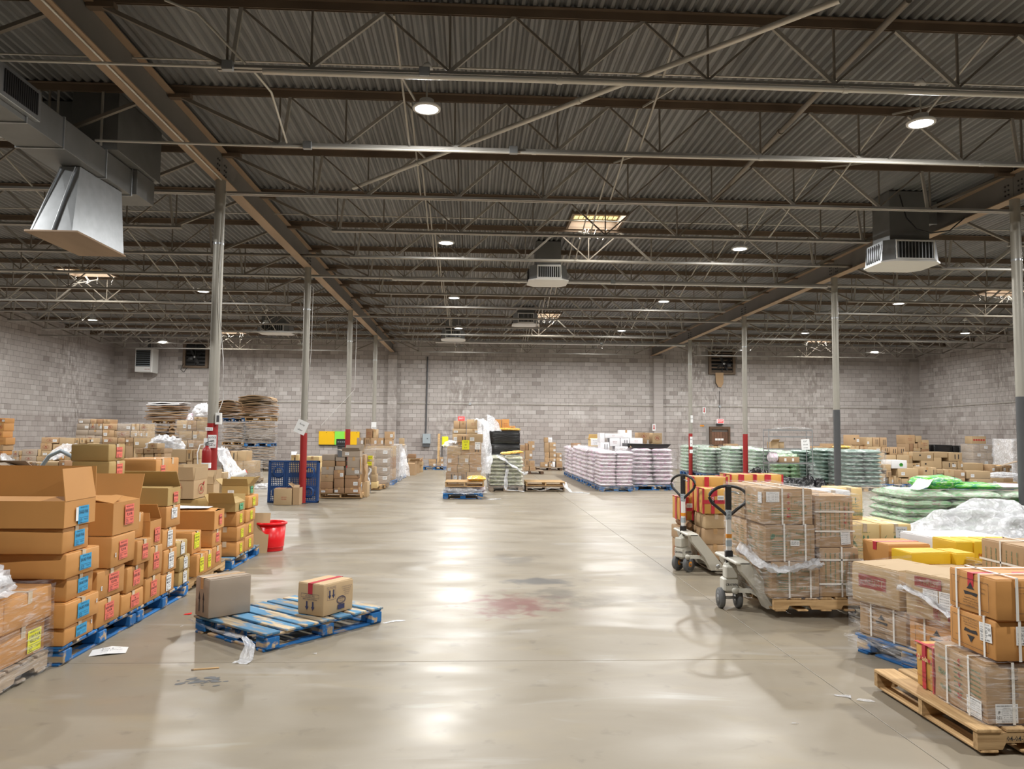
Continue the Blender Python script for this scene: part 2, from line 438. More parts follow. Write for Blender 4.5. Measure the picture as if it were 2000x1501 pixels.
def floormat():
    m, nt, b, N, L = nodes('polished_concrete')
    g = N('NewGeometry')
    def noise_(sc, det, stretch=(1, 1, 1), dist=0.0):
        mp = N('Mapping'); mp.inputs['Scale'].default_value = stretch
        n = N('TexNoise'); n.inputs['Scale'].default_value = sc; n.inputs['Detail'].default_value = det; n.inputs['Distortion'].default_value = dist
        L(g.outputs['Position'], mp.inputs[0]); L(mp.outputs[0], n.inputs['Vector'])
        return n.outputs['Fac']
    def rng(x, a, c, lo=0.0, hi=1.0):
        r = N('MapRange'); r.inputs['From Min'].default_value = a; r.inputs['From Max'].default_value = c
        r.inputs['To Min'].default_value = lo; r.inputs['To Max'].default_value = hi
        L(x, r.inputs[0]); return r.outputs[0]
    def mix(fac, c0, col, t='MIX'):
        x = N('MixRGB'); x.blend_type = t; L(fac, x.inputs[0]); L(c0, x.inputs[1]); x.inputs[2].default_value = (*col, 1); return x.outputs[0]
    cr = N('ValToRGB'); e = cr.color_ramp.elements
    e[0].position, e[0].color = 0.3, (0.235, 0.20, 0.15, 1)
    e[1].position, e[1].color = 0.7, (0.30, 0.262, 0.205, 1)
    L(noise_(0.55, 6, dist=0.4), cr.inputs[0])
    c = cr.outputs[0]
    c = mix(rng(noise_(2.2, 8, (0.7, 1.6, 1), 0.6), 0.52, 0.70, 0, 0.55), c, (0.30, 0.25, 0.17))
    c = mix(rng(noise_(1.3, 9, (0.5, 1.8, 1), 1.2), 0.60, 0.72, 0, 0.7), c, (0.36, 0.34, 0.31))
    c = mix(rng(noise_(5.0, 9, (1, 1, 1), 0.3), 0.62, 0.72, 0, 0.4), c, (0.12, 0.105, 0.085))
    def stain(x, y, rx, ry, col, amt, sc=3.0):
        s_ = N('VectorMath'); s_.operation = 'SUBTRACT'; s_.inputs[1].default_value = (x, y, 0)
        L(g.outputs['Position'], s_.inputs[0])
        v = N('VectorMath'); v.operation = 'MULTIPLY'; v.inputs[1].default_value = (1 / rx, 1 / ry, 0); L(s_.outputs[0], v.inputs[0])
        ln = N('VectorMath'); ln.operation = 'LENGTH'; L(v.outputs[0], ln.inputs[0])
        a = N('Math'); a.operation = 'ADD'; L(ln.outputs['Value'], a.inputs[0])
        L(rng(noise_(sc, 8, (1, 1, 1), 0.5), 0.3, 0.7, -0.7, 0.7), a.inputs[1])
        return mix(rng(a.outputs[0], 1.0, 0.25, 0, amt), c, col)
    c = stain(0.42, 7.72, 0.55, 0.5, (0.16, 0.035, 0.035), 0.75, 5)
    c = stain(0.80, 8.9, 0.62, 0.22, (0.075, 0.075, 0.078), 0.8, 2.5)
    c = stain(0.92, 8.1, 0.30, 0.55, (0.10, 0.09, 0.075), 0.6, 4)
    c = stain(0.62, 10.4, 0.35, 0.5, (0.11, 0.10, 0.09), 0.5, 4)
    c = stain(1.5, 7.9, 0.7, 0.4, (0.13, 0.11, 0.085), 0.55, 3)
    L(c, b.inputs['Base Color'])
    L(rng(noise_(1.1, 7, (0.6, 1.6, 1), 0.8), 0.35, 0.68, 0.30, 0.50), b.inputs['Roughness'])
    b.inputs['Specular IOR Level'].default_value = 0.42
    bp = N('Bump'); bp.inputs['Strength'].default_value = 0.12; bp.inputs['Distance'].default_value = 0.02
    L(noise_(3.0, 4), bp.inputs['Height']); L(bp.outputs[0], b.inputs['Normal'])
    return m


M['floor'] = floormat()
floor = obj('floor', MB().box(XW0 - 0.3, XW1 + 0.3, YF - 0.3, YB + 0.3, -0.30, -0.02), M['mortar'], kind='structure')
xs = [XW0 - 0.2, -10.75, GX[0], 2.45, GX[1], 15.7, XW1 + 0.2]
ys = [YF - 0.2, -0.6, 5.84, 12.15, 18.7, 24.95, 31.35, YB + 0.2]
for i in range(6):
    for j in range(7):
        w, d = xs[i + 1] - xs[i], ys[j + 1] - ys[j]
        obj('slab', cached(('slab', round(w, 2), round(d, 2)), lambda: MB().cbox(-w / 2 + .003, w / 2 - .003, -d / 2 + .003, d / 2 - .003, -0.019, 0, 0.002), M['floor']),
            parent=floor, loc=((xs[i] + xs[i + 1]) / 2, (ys[j] + ys[j + 1]) / 2, 0))


# ---- block walls
BL, BH = 0.4064, 0.2032


def lay(wall, todo, axis, at, out, n_single=300):
    """axis 'x': the wall runs along x at y=at and faces -y (out=-1); axis 'y': along y at x=at, faces out"""
    field = MB(); vals = []
    rr = random.Random(wall.name)
    for k, (a, b, z0, z1) in enumerate(todo):
        g = 0.004
        pr = 0.012 + rr.random() * 0.004
        L_, H_ = round(b - a - 2 * g, 3), round(z1 - z0 - 2 * g, 3)
        if k < n_single:
            def mk():
                e = 0.003
                m_ = MB()
                f = [(-L_ / 2, 0, -H_ / 2), (L_ / 2, 0, -H_ / 2), (L_ / 2, 0, H_ / 2), (-L_ / 2, 0, H_ / 2)]
                t = [(-L_ / 2 + e, -0.013, -H_ / 2 + e), (L_ / 2 - e, -0.013, -H_ / 2 + e), (L_ / 2 - e, -0.013, H_ / 2 - e), (-L_ / 2 + e, -0.013, H_ / 2 - e)]
                return m_.add(f + t, [(4, 5, 6, 7), (0, 1, 5, 4), (1, 2, 6, 5), (2, 3, 7, 6), (3, 0, 4, 7), (3, 2, 1, 0)])
            me = cached(('concrete_block', L_, H_), mk, M['blk'])
            u, z = (a + b) / 2, (z0 + z1) / 2
            if axis == 'x':
                obj('concrete_block', me, None, wall, (u, at, z))
            else:
                obj('concrete_block', me, None, wall, (at, u, z), (0, 0, radians(90) if out > 0 else radians(-90)))
        else:
            e = 0.003
            v = rr.random()
            A0, A1, Z0, Z1 = a + g, b - g, z0 + g, z1 - g
            P = lambda u, q, z: (u, at - q, z) if axis == 'x' else (at + out * q, u, z)
            vs = [P(A0, 0, Z0), P(A1, 0, Z0), P(A1, 0, Z1), P(A0, 0, Z1), P(A0 + e, pr, Z0 + e), P(A1 - e, pr, Z0 + e), P(A1 - e, pr, Z1 - e), P(A0 + e, pr, Z1 - e)]
            fs = [(4, 5, 6, 7), (0, 1, 5, 4), (1, 2, 6, 5), (2, 3, 7, 6), (3, 0, 4, 7)]
            if axis == 'y' and out > 0:
                fs = [f[::-1] for f in fs]
                fs = [f[::-1] for f in fs]
            field.add(vs, fs); vals += [v] * 5
    if field.v:
        o = obj('block_courses', field, M['blks'], wall, kind='stuff')
        at_ = o.data.attributes.new('rnd', 'FLOAT', 'FACE')
        at_.data.foreach_set('value', vals)


def wall(name, x0, x1, y0, y1):
    o = obj(name, MB().box(x0, x1, y0, y1, -0.05, 6.5), M['mortar'], kind='structure')
    return o


def courses(u0, u1, key, holes=()):
    out = []
    for r in range(31):
        off = 0.5 * BL if r % 2 else 0.0
        for i in range(int((u1 - u0) / BL) + 2):
            a, b = max(u0, u0 + i * BL - off), min(u1, u0 + (i + 1) * BL - off)
            z0, z1 = r * BH, (r + 1) * BH
            if b - a > 0.06 and not any(a < h[1] and b > h[0] and z0 < h[3] - .05 and z1 > h[2] + .05 for h in holes):
                out.append((a, b, z0, z1))
    out.sort(key=key)
    return out


w_back = wall('wall_back', XW0 - 0.3, XW1 + 0.3, YB, YB + 0.3)
holes = [(-14.13, -12.97, 4.75, 6.0), (11.75, 13.1, 4.75, 6.02), (11.77, 12.81, 0, 2.12)]
lay(w_back, courses(XW0, XW1, lambda t: abs((t[0] + t[1]) / 2 - 3.0) + abs((t[2] + t[3]) / 2 - 3.9) * 3, holes), 'x', YB, -1)
w_left = wall('wall_left', XW0 - 0.3, XW0, YF, YB)
lay(w_left, courses(14.0, YB, lambda t: abs((t[0] + t[1]) / 2 - 25.5) + abs((t[2] + t[3]) / 2 - 3.6) * 2.5), 'y', XW0, 1)
w_right = wall('wall_right', XW1, XW1 + 0.3, YF, YB)
lay(w_right, courses(24.0, YB, lambda t: abs((t[0] + t[1]) / 2 - 34) + abs((t[2] + t[3]) / 2 - 3.6) * 2.5), 'y', XW1, -1)
w_front = wall('wall_front', XW0 - 0.3, XW1 + 0.3, YF - 0.3, YF)
# pilasters, built of the same blocks
for i, (px, w) in enumerate([(GX[0] + 0.02, 0.44), (GX[1] + 0.25, 0.46), (XW1 - 0.2, 0.40)]):
    pil = obj('trim_%d' % (i + 1), MB().box(px - w / 2 + .006, px + w / 2 - .006, YB - 0.205, YB, 0, 5.62), M['mortar'], kind='structure')
    for r in range(27):
        L_, H_ = w, BH - .006
        obj('concrete_block', cached(('pilaster_block', w), lambda: MB().cbox(-w / 2, w / 2, -0.11, 0.10, -H_ / 2, H_ / 2, 0.003), M['blk']), None, pil, (px, YB - 0.11, (r + .5) * BH))

# ---- roof deck: ribbed sheets laid between skylight openings
PITCH_ = 0.117
def snap(x): return round(x / PITCH_) * PITCH_
SKY = [(snap(1.98), snap(3.06), 15.22, 16.30), (snap(2.05), snap(3.2), 28.1, 29.15), (snap(-11.6), snap(-10.4), 21.6, 22.6),
       (snap(-11.7), snap(-10.4), 34.35, 35.4), (snap(15.6), snap(16.9), 22.05, 23.1), (snap(15.6), snap(16.9), 34.35, 35.4)]


def deckmat():
    m, nt, b, N, L = nodes('ribbed_deck_steel')
    b.inputs['Roughness'].default_value = 0.55; b.inputs['Metallic'].default_value = 0.25
    g = N('NewGeometry')
    mp = N('Mapping'); mp.inputs['Scale'].default_value = (4, 0.25, 4); n = N('TexNoise'); n.inputs['Scale'].default_value = 2; n.inputs['Detail'].default_value = 7
    L(g.outputs['Position'], mp.inputs[0]); L(mp.outputs[0], n.inputs['Vector'])
    cr = N('ValToRGB'); e = cr.color_ramp.elements
    e[0].position, e[0].color = 0.33, (0.165, 0.168, 0.172, 1)
    e[1].position, e[1].color = 0.72, (0.285, 0.29, 0.295, 1)
    k = e.new(0.60); k.color = (0.215, 0.218, 0.222, 1)
    L(n.outputs['Fac'], cr.inputs[0])
    n2 = N('TexNoise'); n2.inputs['Scale'].default_value = 0.6; n2.inputs['Detail'].default_value = 6; L(g.outputs['Position'], n2.inputs['Vector'])
    r = N('MapRange'); r.inputs['From Min'].default_value = 0.55; r.inputs['From Max'].default_value = 0.75; r.inputs['To Max'].default_value = 0.3; L(n2.outputs['Fac'], r.inputs[0])
    x = N('MixRGB'); x.inputs[2].default_value = (0.19, 0.14, 0.10, 1); L(r.outputs[0], x.inputs[0]); L(cr.outputs[0], x.inputs[1])
    oi = N('ObjectInfo'); hs = N('HueSaturation'); mr = N('MapRange'); mr.inputs['To Min'].default_value = 0.85; mr.inputs['To Max'].default_value = 1.15
    L(oi.outputs['Random'], mr.inputs[0]); L(mr.outputs[0], hs.inputs['Value']); L(x.outputs[0], hs.inputs['Color'])
    L(hs.outputs[0], b.inputs['Base Color'])
    return m


M['deck'] = deckmat()
ceiling = obj('ceiling', MB().box(XW0 - 0.3, XW1 + 0.3, YF - 0.3, YF, 6.3, 6.34), M['ductd'], kind='structure')
edges = [snap(XW0)]
while edges[-1] < XW1 - 0.5:
    edges.append(edges[-1] + 8 * PITCH_)
edges += [e for s in SKY for e in s[:2]]
edges = sorted(set(round(e, 4) for e in edges))
ee = [edges[0]]
for e in edges[1:]:
    if e - ee[-1] > 0.05:
        ee.append(e)


def sheet_mesh(w, d):
    mb = MB(); n = int(round(w / PITCH_)); pts = []
    prof = [(0, 0), (.16, .0), (.30, .6), (.40, 1), (.62, 1), (.72, .6), (.86, 0)]
    for i in range(n):
        pts += [((i + t) * PITCH_, h * 0.042) for t, h in prof]
    pts.append((n * PITCH_, 0))
    k = len(pts)
    mb.add([(x, -d / 2, z) for x, z in pts] + [(x, d / 2, z) for x, z in pts], [(i, k + i, k + i + 1, i + 1) for i in range(k - 1)])
    # a second skin on top so that no daylight leaks through
    mb.add([(0, -d / 2, .06), (w, -d / 2, .06), (w, d / 2, .06), (0, d / 2, .06)], [(0, 1, 2, 3)])
    return mb


for a, b in zip(ee[:-1], ee[1:]):
    cuts = [(s[2], s[3]) for s in SKY if s[0] < (a + b) / 2 < s[1]]
    y = YF
    stops = [7.8, 18.5, 29.1, YB]
    spans = []
    for t in stops:
        spans.append((y, t)); y = t
    for c0, c1 in cuts:
        ns = []
        for s0, s1 in spans:
            if c1 <= s0 or c0 >= s1: ns.append((s0, s1))
            else:
                if c0 > s0 + .02: ns.append((s0, c0))
                if c1 < s1 - .02: ns.append((c1, s1))
        spans = ns
    for s0, s1 in spans:
        w, d = b - a, s1 - s0
        obj('deck_sheet', cached(('deck_sheet', round(w, 3), round(d, 2)), lambda: sheet_mesh(w, d), M['deck']), None, ceiling, (a, (s0 + s1) / 2, DECK + 0.002))

M['pane'] = mat('skylight_pane', (0.95, 0.74, 0.34), 0.5, var=0.22, scale=1.6, emit=0.95)
for i, (a, b, y0, y1) in enumerate(SKY):
    win = obj('window_%d' % (i + 1), MB().box(a - .05, a, y0 - .05, y1 + .05, 6.12, 6.62).box(b, b + .05, y0 - .05, y1 + .05, 6.12, 6.62)
              .box(a, b, y0 - .05, y0, 6.12, 6.62).box(a, b, y1, y1 + .05, 6.12, 6.62), M['rust'], kind='structure')
    for c in range(5):
        for r_ in range(2):
            pw, pd = (b - a) / 5, (y1 - y0) / 2
            obj('pane', cached(('pane', round(pw, 3), round(pd, 3)), lambda: MB().cbox(-pw / 2 + .004, pw / 2 - .004, -pd / 2 + .004, pd / 2 - .004, 0, .01), M['pane']), None, win,
                (a + (c + .5) * pw, y0 + (r_ + .5) * pd, 6.34))
    for c in range(1, 10):
        x = a + (b - a) * c / 10
        obj('glazing_bar', cached(('glazing_bar', round(y1 - y0, 2)), lambda: MB().box(-.006, .006, -(y1 - y0) / 2, (y1 - y0) / 2, 0, .012), M['girderr']), None, win, (x, (y0 + y1) / 2, 6.325))
    for y in (y0 + (y1 - y0) * .33, y0 + (y1 - y0) * .66):
        obj('glazing_bar', MB().box(-(b - a) / 2, (b - a) / 2, -.012, .012, 0, .014), M['girderr'], win, ((a + b) / 2, y, 6.31))
    tm = MB()
    for q in range(5):
        x = a + RND.uniform(.05, b - a - .05); z = 6.12
        pts = [(x, y1 - .02, z)]
        for _ in range(4):
            z -= RND.uniform(.03, .08); x += RND.uniform(-.05, .05); pts.append((x, y1 - .02 + RND.uniform(-.04, .04), z))
        tm.tube(pts, .008, 5)
    obj('torn_lining', tm, M['paper'], win, kind='stuff')
    l = bpy.data.lights.new('skylight_daylight', 'AREA'); l.shape = 'RECTANGLE'; l.size, l.size_y = (b - a) * .9, (y1 - y0) * .9
    l.energy = SKY_W; l.color = (1.0, 0.95, 0.86)
    lo = bpy.data.objects.new('skylight_daylight', l); COL.objects.link(lo); lo.location = ((a + b) / 2, (y0 + y1) / 2, 6.30)

# ------------------------------------------------------------------ girders and columns
SIDE = {GX[0]: 'orange carton side', GX[1]: 'pallet truck side'}
for gi, gx in enumerate(GX):
    seg = [5.7] + list(COLY) + [YB]
    for k in range(5):
        y0, y1 = seg[k], seg[k + 1]
        d = y1 - y0
        g = thing('steel_girder', '%s steel roof girder from camera, %s' % (ORD[k + 1], 'over the columns by the orange cartons' if gi == 0 else 'over the columns by the pallet trucks'), 'girder', (gx, (y0 + y1) / 2, 5.63), group='steel roof girders')
        e = 0.012 if k else 0
        obj('web', MB().box(-.006, .006, -d / 2 + e, d / 2 - e, .016, .424), M['girder'], g)
        obj('bottom_flange', MB().box(-.10, .10, -d / 2 + e, d / 2 - e, 0, .016), M['girderr'], g)
        obj('top_flange', MB().box(-.10, .10, -d / 2 + e, d / 2 - e, .424, .44), M['girderr'], g)
        bm_ = MB()
        for yy in ((-d / 2 + .16), (d / 2 - .16)):
            for a in (-.05, .05):
                for z in (.12, .2, .28):
                    bm_.lathe([(0, -.022), (.016, -.022), (.016, .022), (0, .022)], 6, c=(0, yy + a * .8, z), axis='x')
        obj('bolts', bm_, M['mark'], g, kind='stuff')
for gi, gx in enumerate(GX):
    for k, cy in enumerate(COLY):
        red = not (gi == 1 and k < 2)
        zt = [[1.81, 1.66, 1.78, 1.30], [2.36, 2.34, 1.74, 1.75]][gi][k]
        c = thing('steel_column', 'steel column painted %s below, %s from camera, %s row' % ('red' if red else 'dark grey', ORD[k + 1], 'orange carton' if gi == 0 else 'pallet truck'), 'column', (gx, cy, 0), group='steel columns')
        obj('pipe', MB().tube([(0, 0, zt), (0, 0, 3.2), (0, 0, 5.629)], .078, 20), M['column'], c)
        obj('painted_base', MB().tube([(0, 0, .012), (0, 0, zt)], .081, 20), M['redpaint' if red else 'greypaint'], c)
        obj('base_plate', MB().cbox(-.13, .13, -.13, .13, 0, .014, .003), M['greypaint'], c)
        obj('collar', MB().tube([(0, 0, 4.60), (0, 0, 4.63)], .083, 20), M['galv'], c)

# ------------------------------------------------------------------ open web joists
def dbl(mb, x0, x1, z0, up_, leg=.045, h=.055, gap=.022, t=.006, m=0):
    """two angles back to back; up_ = the standing legs point up (bottom chord) or down (top chord)"""
    zf = z0 if up_ else z0 + h - t
    for s in (-1, 1):
        a, b = sorted((s * gap / 2, s * (gap / 2 + leg)))
        mb.box(x0, x1, a, b, zf, zf + t, m)
        c, d = sorted((s * gap / 2, s * (gap / 2 + t)))
        mb.box(x0, x1, c, d, z0, z0 + h, m)
    return mb


BAYS = [(XW0, GX[0], 'bay by far left wall'), (GX[0], GX[1], 'wide middle bay'), (GX[1], XW1, 'bay by far right wall')]
JY = [7.834 + 2.133 * k for k in range(14)]
BRACE = {}
for bi, (x0, x1, bname) in enumerate(BAYS):
    W = x1 - x0; s = W / 12.95; xc = (x0 + x1) / 2; hw = W / 2
    bot = [t * s for t in (0, 1.375, 2.74, 4.17)]; top = [t * s for t in (.69, 2.06, 3.43)]
    E0, E1, TE = 5.03 * s, 4.17 * s, 4.90 * s
    zb, zt = .045, .665
    tc = dbl(MB(), -hw + .02, hw - .02, .66, False, leg=.055, h=.095, t=.008)
    tc.box(-hw + .02, -hw + .3, -.05, .05, .60, .66).box(hw - .3, hw - .02, -.05, .05, .60, .66)
    bc = dbl(MB(), -E0 - .1, E0 + .1, 0, True, h=.05)
    bct = dbl(MB(), -hw + .09, hw - .09, 0, True, h=.05)
    key = 'bay%d' % bi
    def bar(a, b, w, h): return MB().bar((a[0], 0, a[1]), (b[0], 0, b[1]), w, h, up=(0, 1, 0))
    members = []
    for sg in (-1, 1):
        members += [('end_diagonal', ((sg * (hw - .18), .62), (sg * E0, zb)), .042, .05, 'steel'),
                    ('strut', ((sg * E0 * .99, zb), (sg * TE, zt)), .04, .035, 'lsteel'),
                    ('diagonal', ((sg * TE, zt), (sg * E1, zb)), .022, .024, 'steel'),
                    ('vertical', ((sg * E0, zb), (sg * E0, zt)), .022, .022, 'steel'),
                    ('vertical', ((sg * E1, zb), (sg * E1, zt)), .022, .022, 'steel')]
        nb = [0] + list(bot[1:]); 
        for q in range(3):
            members += [('strut', ((sg * bot[q + 1] * 1.0, zb), (sg * top[q], zt)), .04, .035, 'lsteel'),
                        ('diagonal', ((sg * top[q], zt), (sg * bot[q], zb)), .024, .026, 'steel')]
        for q in (1, 2):
            members.append(('vertical', ((sg * bot[q], zb), (sg * bot[q], zt)), .022, .022, 'steel'))
    members.append(('vertical', ((0, zb), (0, zt)), .022, .022, 'steel'))
    meshes = [(n, cached((n, key, i), lambda: bar(a[0], a[1], w, h), M[mm])) for i, (n, a, w, h, mm) in enumerate(members)]
    tcm = cached(('top_chord', key), lambda: tc, M['rust']); bcm = cached(('bottom_chord', key), lambda: bc, M['lsteel']); bctm = cached(('bottom_chord', key, 1), lambda: bct, M['lsteel'])
    for k, y in enumerate(JY):
        j = thing('roof_joist', 'open web roof joist, %s from camera, %s' % (ORD[k + 1], bname), 'joist', (xc, y, 5.41), group='open web roof joists')
        obj('top_chord', tcm, None, j)
        obj('bottom_chord', bctm if k % 3 == 2 else bcm, None, j)
        for n, me in meshes:
            obj(n, me, None, j)
    # cross bracing between neighbouring joists
    for bx, bn in zip([x0 + W * t for t in (.245, .48, .745)], ['first', 'second', 'third']):
        br = thing('cross_bracing', '%s line of crossed thin braces between joists, %s' % (bn, bname), 'bracing', (bx, 0, 5.41), group='joist cross bracing')
        lo, hi = .05, .66
        me1 = cached(('brace', 1), lambda: MB().bar((-.03, .03, hi), (-.03, 2.10, lo), .022, .022), M['lsteel'])
        me2 = cached(('brace', 2), lambda: MB().bar((.03, .03, lo), (.03, 2.10, hi), .022, .022), M['lsteel'])
        for y in JY[:-1]:
            obj('brace', me1, None, br, (0, y, 0)); obj('brace', me2, None, br, (0, y, 0))

# ------------------------------------------------------------------ lamps
lens = mat('lamp_lens', (1, 1, 1), 0.3, var=0, emit=6.0)
def lamp(x, y, z, label):
    t = thing('high_bay_lamp', label, 'lamp', (x, y, z), group='round white high bay lamps')
    obj('lens', cached(('lens',), lambda: MB().lathe([(.0, .0), (.135, 0), (.135, .012), (0, .012)], 24), lens), None, t)
    obj('housing', cached(('lamp_housing',), lambda: MB().lathe([(.137, -.004), (.165, -.004), (.168, .02), (.15, .035), (.09, .05), (.085, .11), (.03, .12), (0, .12)], 24), M['white']), None, t)
    obj('rod', cached(('lamp_rod', round(z, 2)), lambda: MB().tube([(0, 0, .12), (0, 0, 6.0 - z)], .011, 6), M['zinc']), None, t)
    obj('canopy', cached(('lamp_canopy', round(z, 2)), lambda: MB().lathe([(0, 5.98 - z), (.07, 5.98 - z), (.05, 6.03 - z), (.03, 6.06 - z), (0, 6.06 - z)], 14), M['white']), None, t)
    l = bpy.data.lights.new('lamp_light', 'AREA'); l.shape = 'DISK'; l.size = .26; l.energy = LAMP_W; l.color = (1.0, 0.985, 0.95)
    lo = bpy.data.objects.new('lamp_light', l); COL.objects.link(lo); lo.location = (x, y, z - .006)


for bx, nm in ((-.6, 'row over the bare floor'), (5.4, 'row over the pallet trucks')):
    for k, y in enumerate((8.88, 15.28, 21.6, 27.9, 34.1)):
        lamp(bx, y, 5.5, 'round white high bay lamp, %s from the camera in the %s' % (ORD[k + 1], nm))
for x, y, w in ((-7.45, 21.24, 'nearest lamp in the bay with the silver duct'), (-7.42, 27.5, 'beyond the second red column'), (-13.3, 27.25, 'close to the far left wall'), (-13.35, 33.5, 'beside the louvred unit heater'), (-7.6, 33.9, 'hidden partly behind the second red column'),
                (12.15, 21.3, 'past the grey painted column'), (12.25, 27.75, 'over the sacks by the wire rack'), (12.0, 33.8, 'beside the red column near the wooden door'), (18.0, 27.2, 'over the brown carton heap'), (17.95, 33.5, 'in front of the far corner on the pallet truck side')):
    lamp(x, y, 5.5, 'round white high bay lamp %s' % w)
for x, y, w in ((-13.3, 15.2, 'high over the wall side cartons'), (-13.3, 21.0, 'out of view by the left wall'), (-7.4, 8.88, 'above the silver duct'),  # unseen lamps, added for their light, carrying on the lamp grid
                (-.6, 2.5, 'overhead behind the viewer'), (5.4, 2.5, 'overhead behind the viewer by the pine pallet'), (12.2, 8.88, 'out of view beyond the green sacks'), (12.2, 15.2, 'out of view above the dark column'),
                (18.0, 15.2, 'out of view by the right wall'), (18.0, 21.2, 'high by the right wall')):
    lamp(x, y, 5.5, 'round white high bay lamp %s' % w)

# ------------------------------------------------------------------ pipes and conduits
def pipe(name, label, pts, r, m='zinc', n=8, cat='pipe', group=None, boxes=()):
    t = thing(name, label, cat, (0, 0, 0), group=group)
    obj('run', MB().tube(pts, r, n), M[m], t)
    cp = MB()
    P = [Vector(p) for p in pts]
    for a, b in zip(P[:-1], P[1:]):
        L_ = (b - a).length
        for q in range(1, int(L_ / 3.05) + 1):
            c = a + (b - a) * (q * 3.05 / L_); d = (b - a).normalized() * .03
            cp.tube([c - d, c + d], r * 1.3, n)
    if cp.v:
        obj('couplings', cp, M[m], t, kind='stuff')
    for bx in boxes:
        obj('junction_box', cached(('junction_box',), lambda: MB().cbox(-.055, .055, -.03, .03, -.05, .05, .004), M['galv']), None, t, bx)
    return t


pipe('steel_pipe', 'thick pale steel pipe strapped under the nearest joist', [(-2.2, 7.76, 5.365), (22.4, 7.76, 5.365)], .032, boxes=[(-.55, 7.74, 5.40)])
pipe('steel_pipe', 'thin conduit under the nearest joist by the silver duct', [(-17.3, 7.76, 5.40), (-2.6, 7.76, 5.40)], .016, boxes=[(-2.55, 7.75, 5.41)])
pipe('steel_pipe', 'thin conduit under the second joist with a box at its middle', [(-4.9, 9.9, 5.40), (-2.3, 9.9, 5.385), (8.8, 9.9, 5.385)], .018, boxes=[(-2.2, 9.88, 5.40), (.48, 9.88, 5.41)])
pipe('steel_pipe', 'bright white pipe under the joist behind the first skylight', [(-2.0, 18.42, 5.37), (8.7, 18.42, 5.37)], .03, m='white', boxes=[(3.35, 18.4, 5.40)])
pipe('steel_pipe', 'bright pipe under the joist behind the second skylight', [(-1.6, 31.22, 5.37), (8.7, 31.22, 5.37)], .03, m='white', boxes=[(5.2, 31.2, 5.40)])
pipe('steel_pipe', 'sloping steel pipe crossing the roof diagonally above the joists', [(3.255, 6.546, 5.62), (-1.987, 12.281, 5.62)], .032, m='zinc')
pipe('steel_pipe', 'dark pipe running away along the roof past the nearest lamp', [(4.198, 7.053, 5.95), (4.106, 12.86, 5.75)], .035, m='steel')
pipe('steel_pipe', 'thin bent conduit from the first joist down to the second', [(-3.109, 7.523, 5.95), (-2.804, 7.559, 5.85), (-2.381, 7.786, 5.45)], .014)
pipe('steel_pipe', 'thin bent conduit dropping to the second joist box', [(-2.432, 8.268, 5.6), (-2.32, 8.545, 5.5), (-2.459, 9.846, 5.42)], .014)
pipe('steel_pipe', 'pale conduit running along the lower flange of the orange carton side girder', [(GX[0] + .04, 6.2, 5.612), (GX[0] + .04, 12.0, 5.612)], .013)
for k, y in enumerate((8.88, 15.28, 21.6, 27.9, 34.1)):
    xs_ = [-17.3, 22.4]
    pipe('steel_pipe', 'thin lamp conduit along the deck, %s row from the camera' % ORD[k + 1], [(xs_[0], y + .02, 6.02), (xs_[1], y + .02, 6.02)], .011, group='lamp conduits')
pipe('steel_pipe', 'dark sprinkler main crossing under the joists at the second columns', [(-17.3, 17.6, 5.72), (22.4, 17.6, 5.72)], .035, m='steel')
pipe('wall_conduit', 'long horizontal conduit running across the back wall', [(-17.2, 37.93, 3.13), (22.3, 37.93, 3.13)], .014, boxes=[(-.2, 37.93, 3.13), (12.3, 37.93, 3.13), (-11.6, 37.93, 3.13)])
pipe('wall_conduit', 'horizontal conduit along the right wall', [(22.48, 26, 3.2), (22.48, 37.7, 3.13)], .014, boxes=[(22.47, 30.5, 3.17)])
pipe('wall_conduit', 'vertical dark conduit rising from the grey electric panel', [(-2.35, 37.92, 1.66), (-2.32, 37.92, 5.44)], .035, m='greypaint')
pipe('wall_conduit', 'short vertical conduit down to the lit exit sign', [(12.3, 37.93, 3.9), (12.3, 37.93, 2.5)], .012, m='mark')

# ------------------------------------------------------------------ ducts
def duct_box(mb, x0, x1, y0, y1, z0, z1): return mb.cbox(x0, x1, y0, y1, z0, z1, .004)
t = thing('air_duct', 'large galvanised air duct hung beside the first girder, with a flared silver outlet below', 'duct', (-5.1, 9.5, 4.1))
o = Vector((-5.1, 9.5, 4.1))
def rel(x0, x1, y0, y1, z0, z1): return (x0 - o.x, x1 - o.x, y0 - o.y, y1 - o.y, z0 - o.z, z1 - o.z)
ybs = [5.2, 6.6, 7.6, 8.35, 9.1, 10.15, 10.9]
for a, b in zip(ybs[:-1], ybs[1:]):
    obj('duct_section', MB().cbox(*rel(-5.40, -4.87, a + .006, b - .006, 5.00, 5.36), .004), M['ductd'], t)
    obj('seam_flange', MB().cbox(*rel(-5.415, -4.855, b - .012, b + .012, 4.985, 5.375), .003), M['galv'], t)
obj('riser', MB().cbox(*rel(-5.34, -4.74, 10.16, 11.55, 5.378, 6.16), .004), M['ductd'], t)
obj('riser', MB().cbox(*rel(-5.95, -5.42, 10.5, 11.2, 5.45, 6.16), .004), M['ductd'], t)
obj('duct_section', MB().cbox(*rel(-5.34, -4.80, 10.92, 11.5, 5.02, 5.37), .004), M['ductd'], t)
reg = obj('register', MB().cbox(*rel(-4.87, -4.80, 7.75, 8.5, 5.06, 5.40), .004), M['galv'], t)
for q in range(16):
    obj('louvre', cached(('louvre', 'reg'), lambda: MB().box(0, .012, -.012, .012, -.12, .12), M['mark']), None, reg, (-4.799 - o.x, 7.84 + q * .038 - o.y, 5.23 - o.z))
pl = MB()
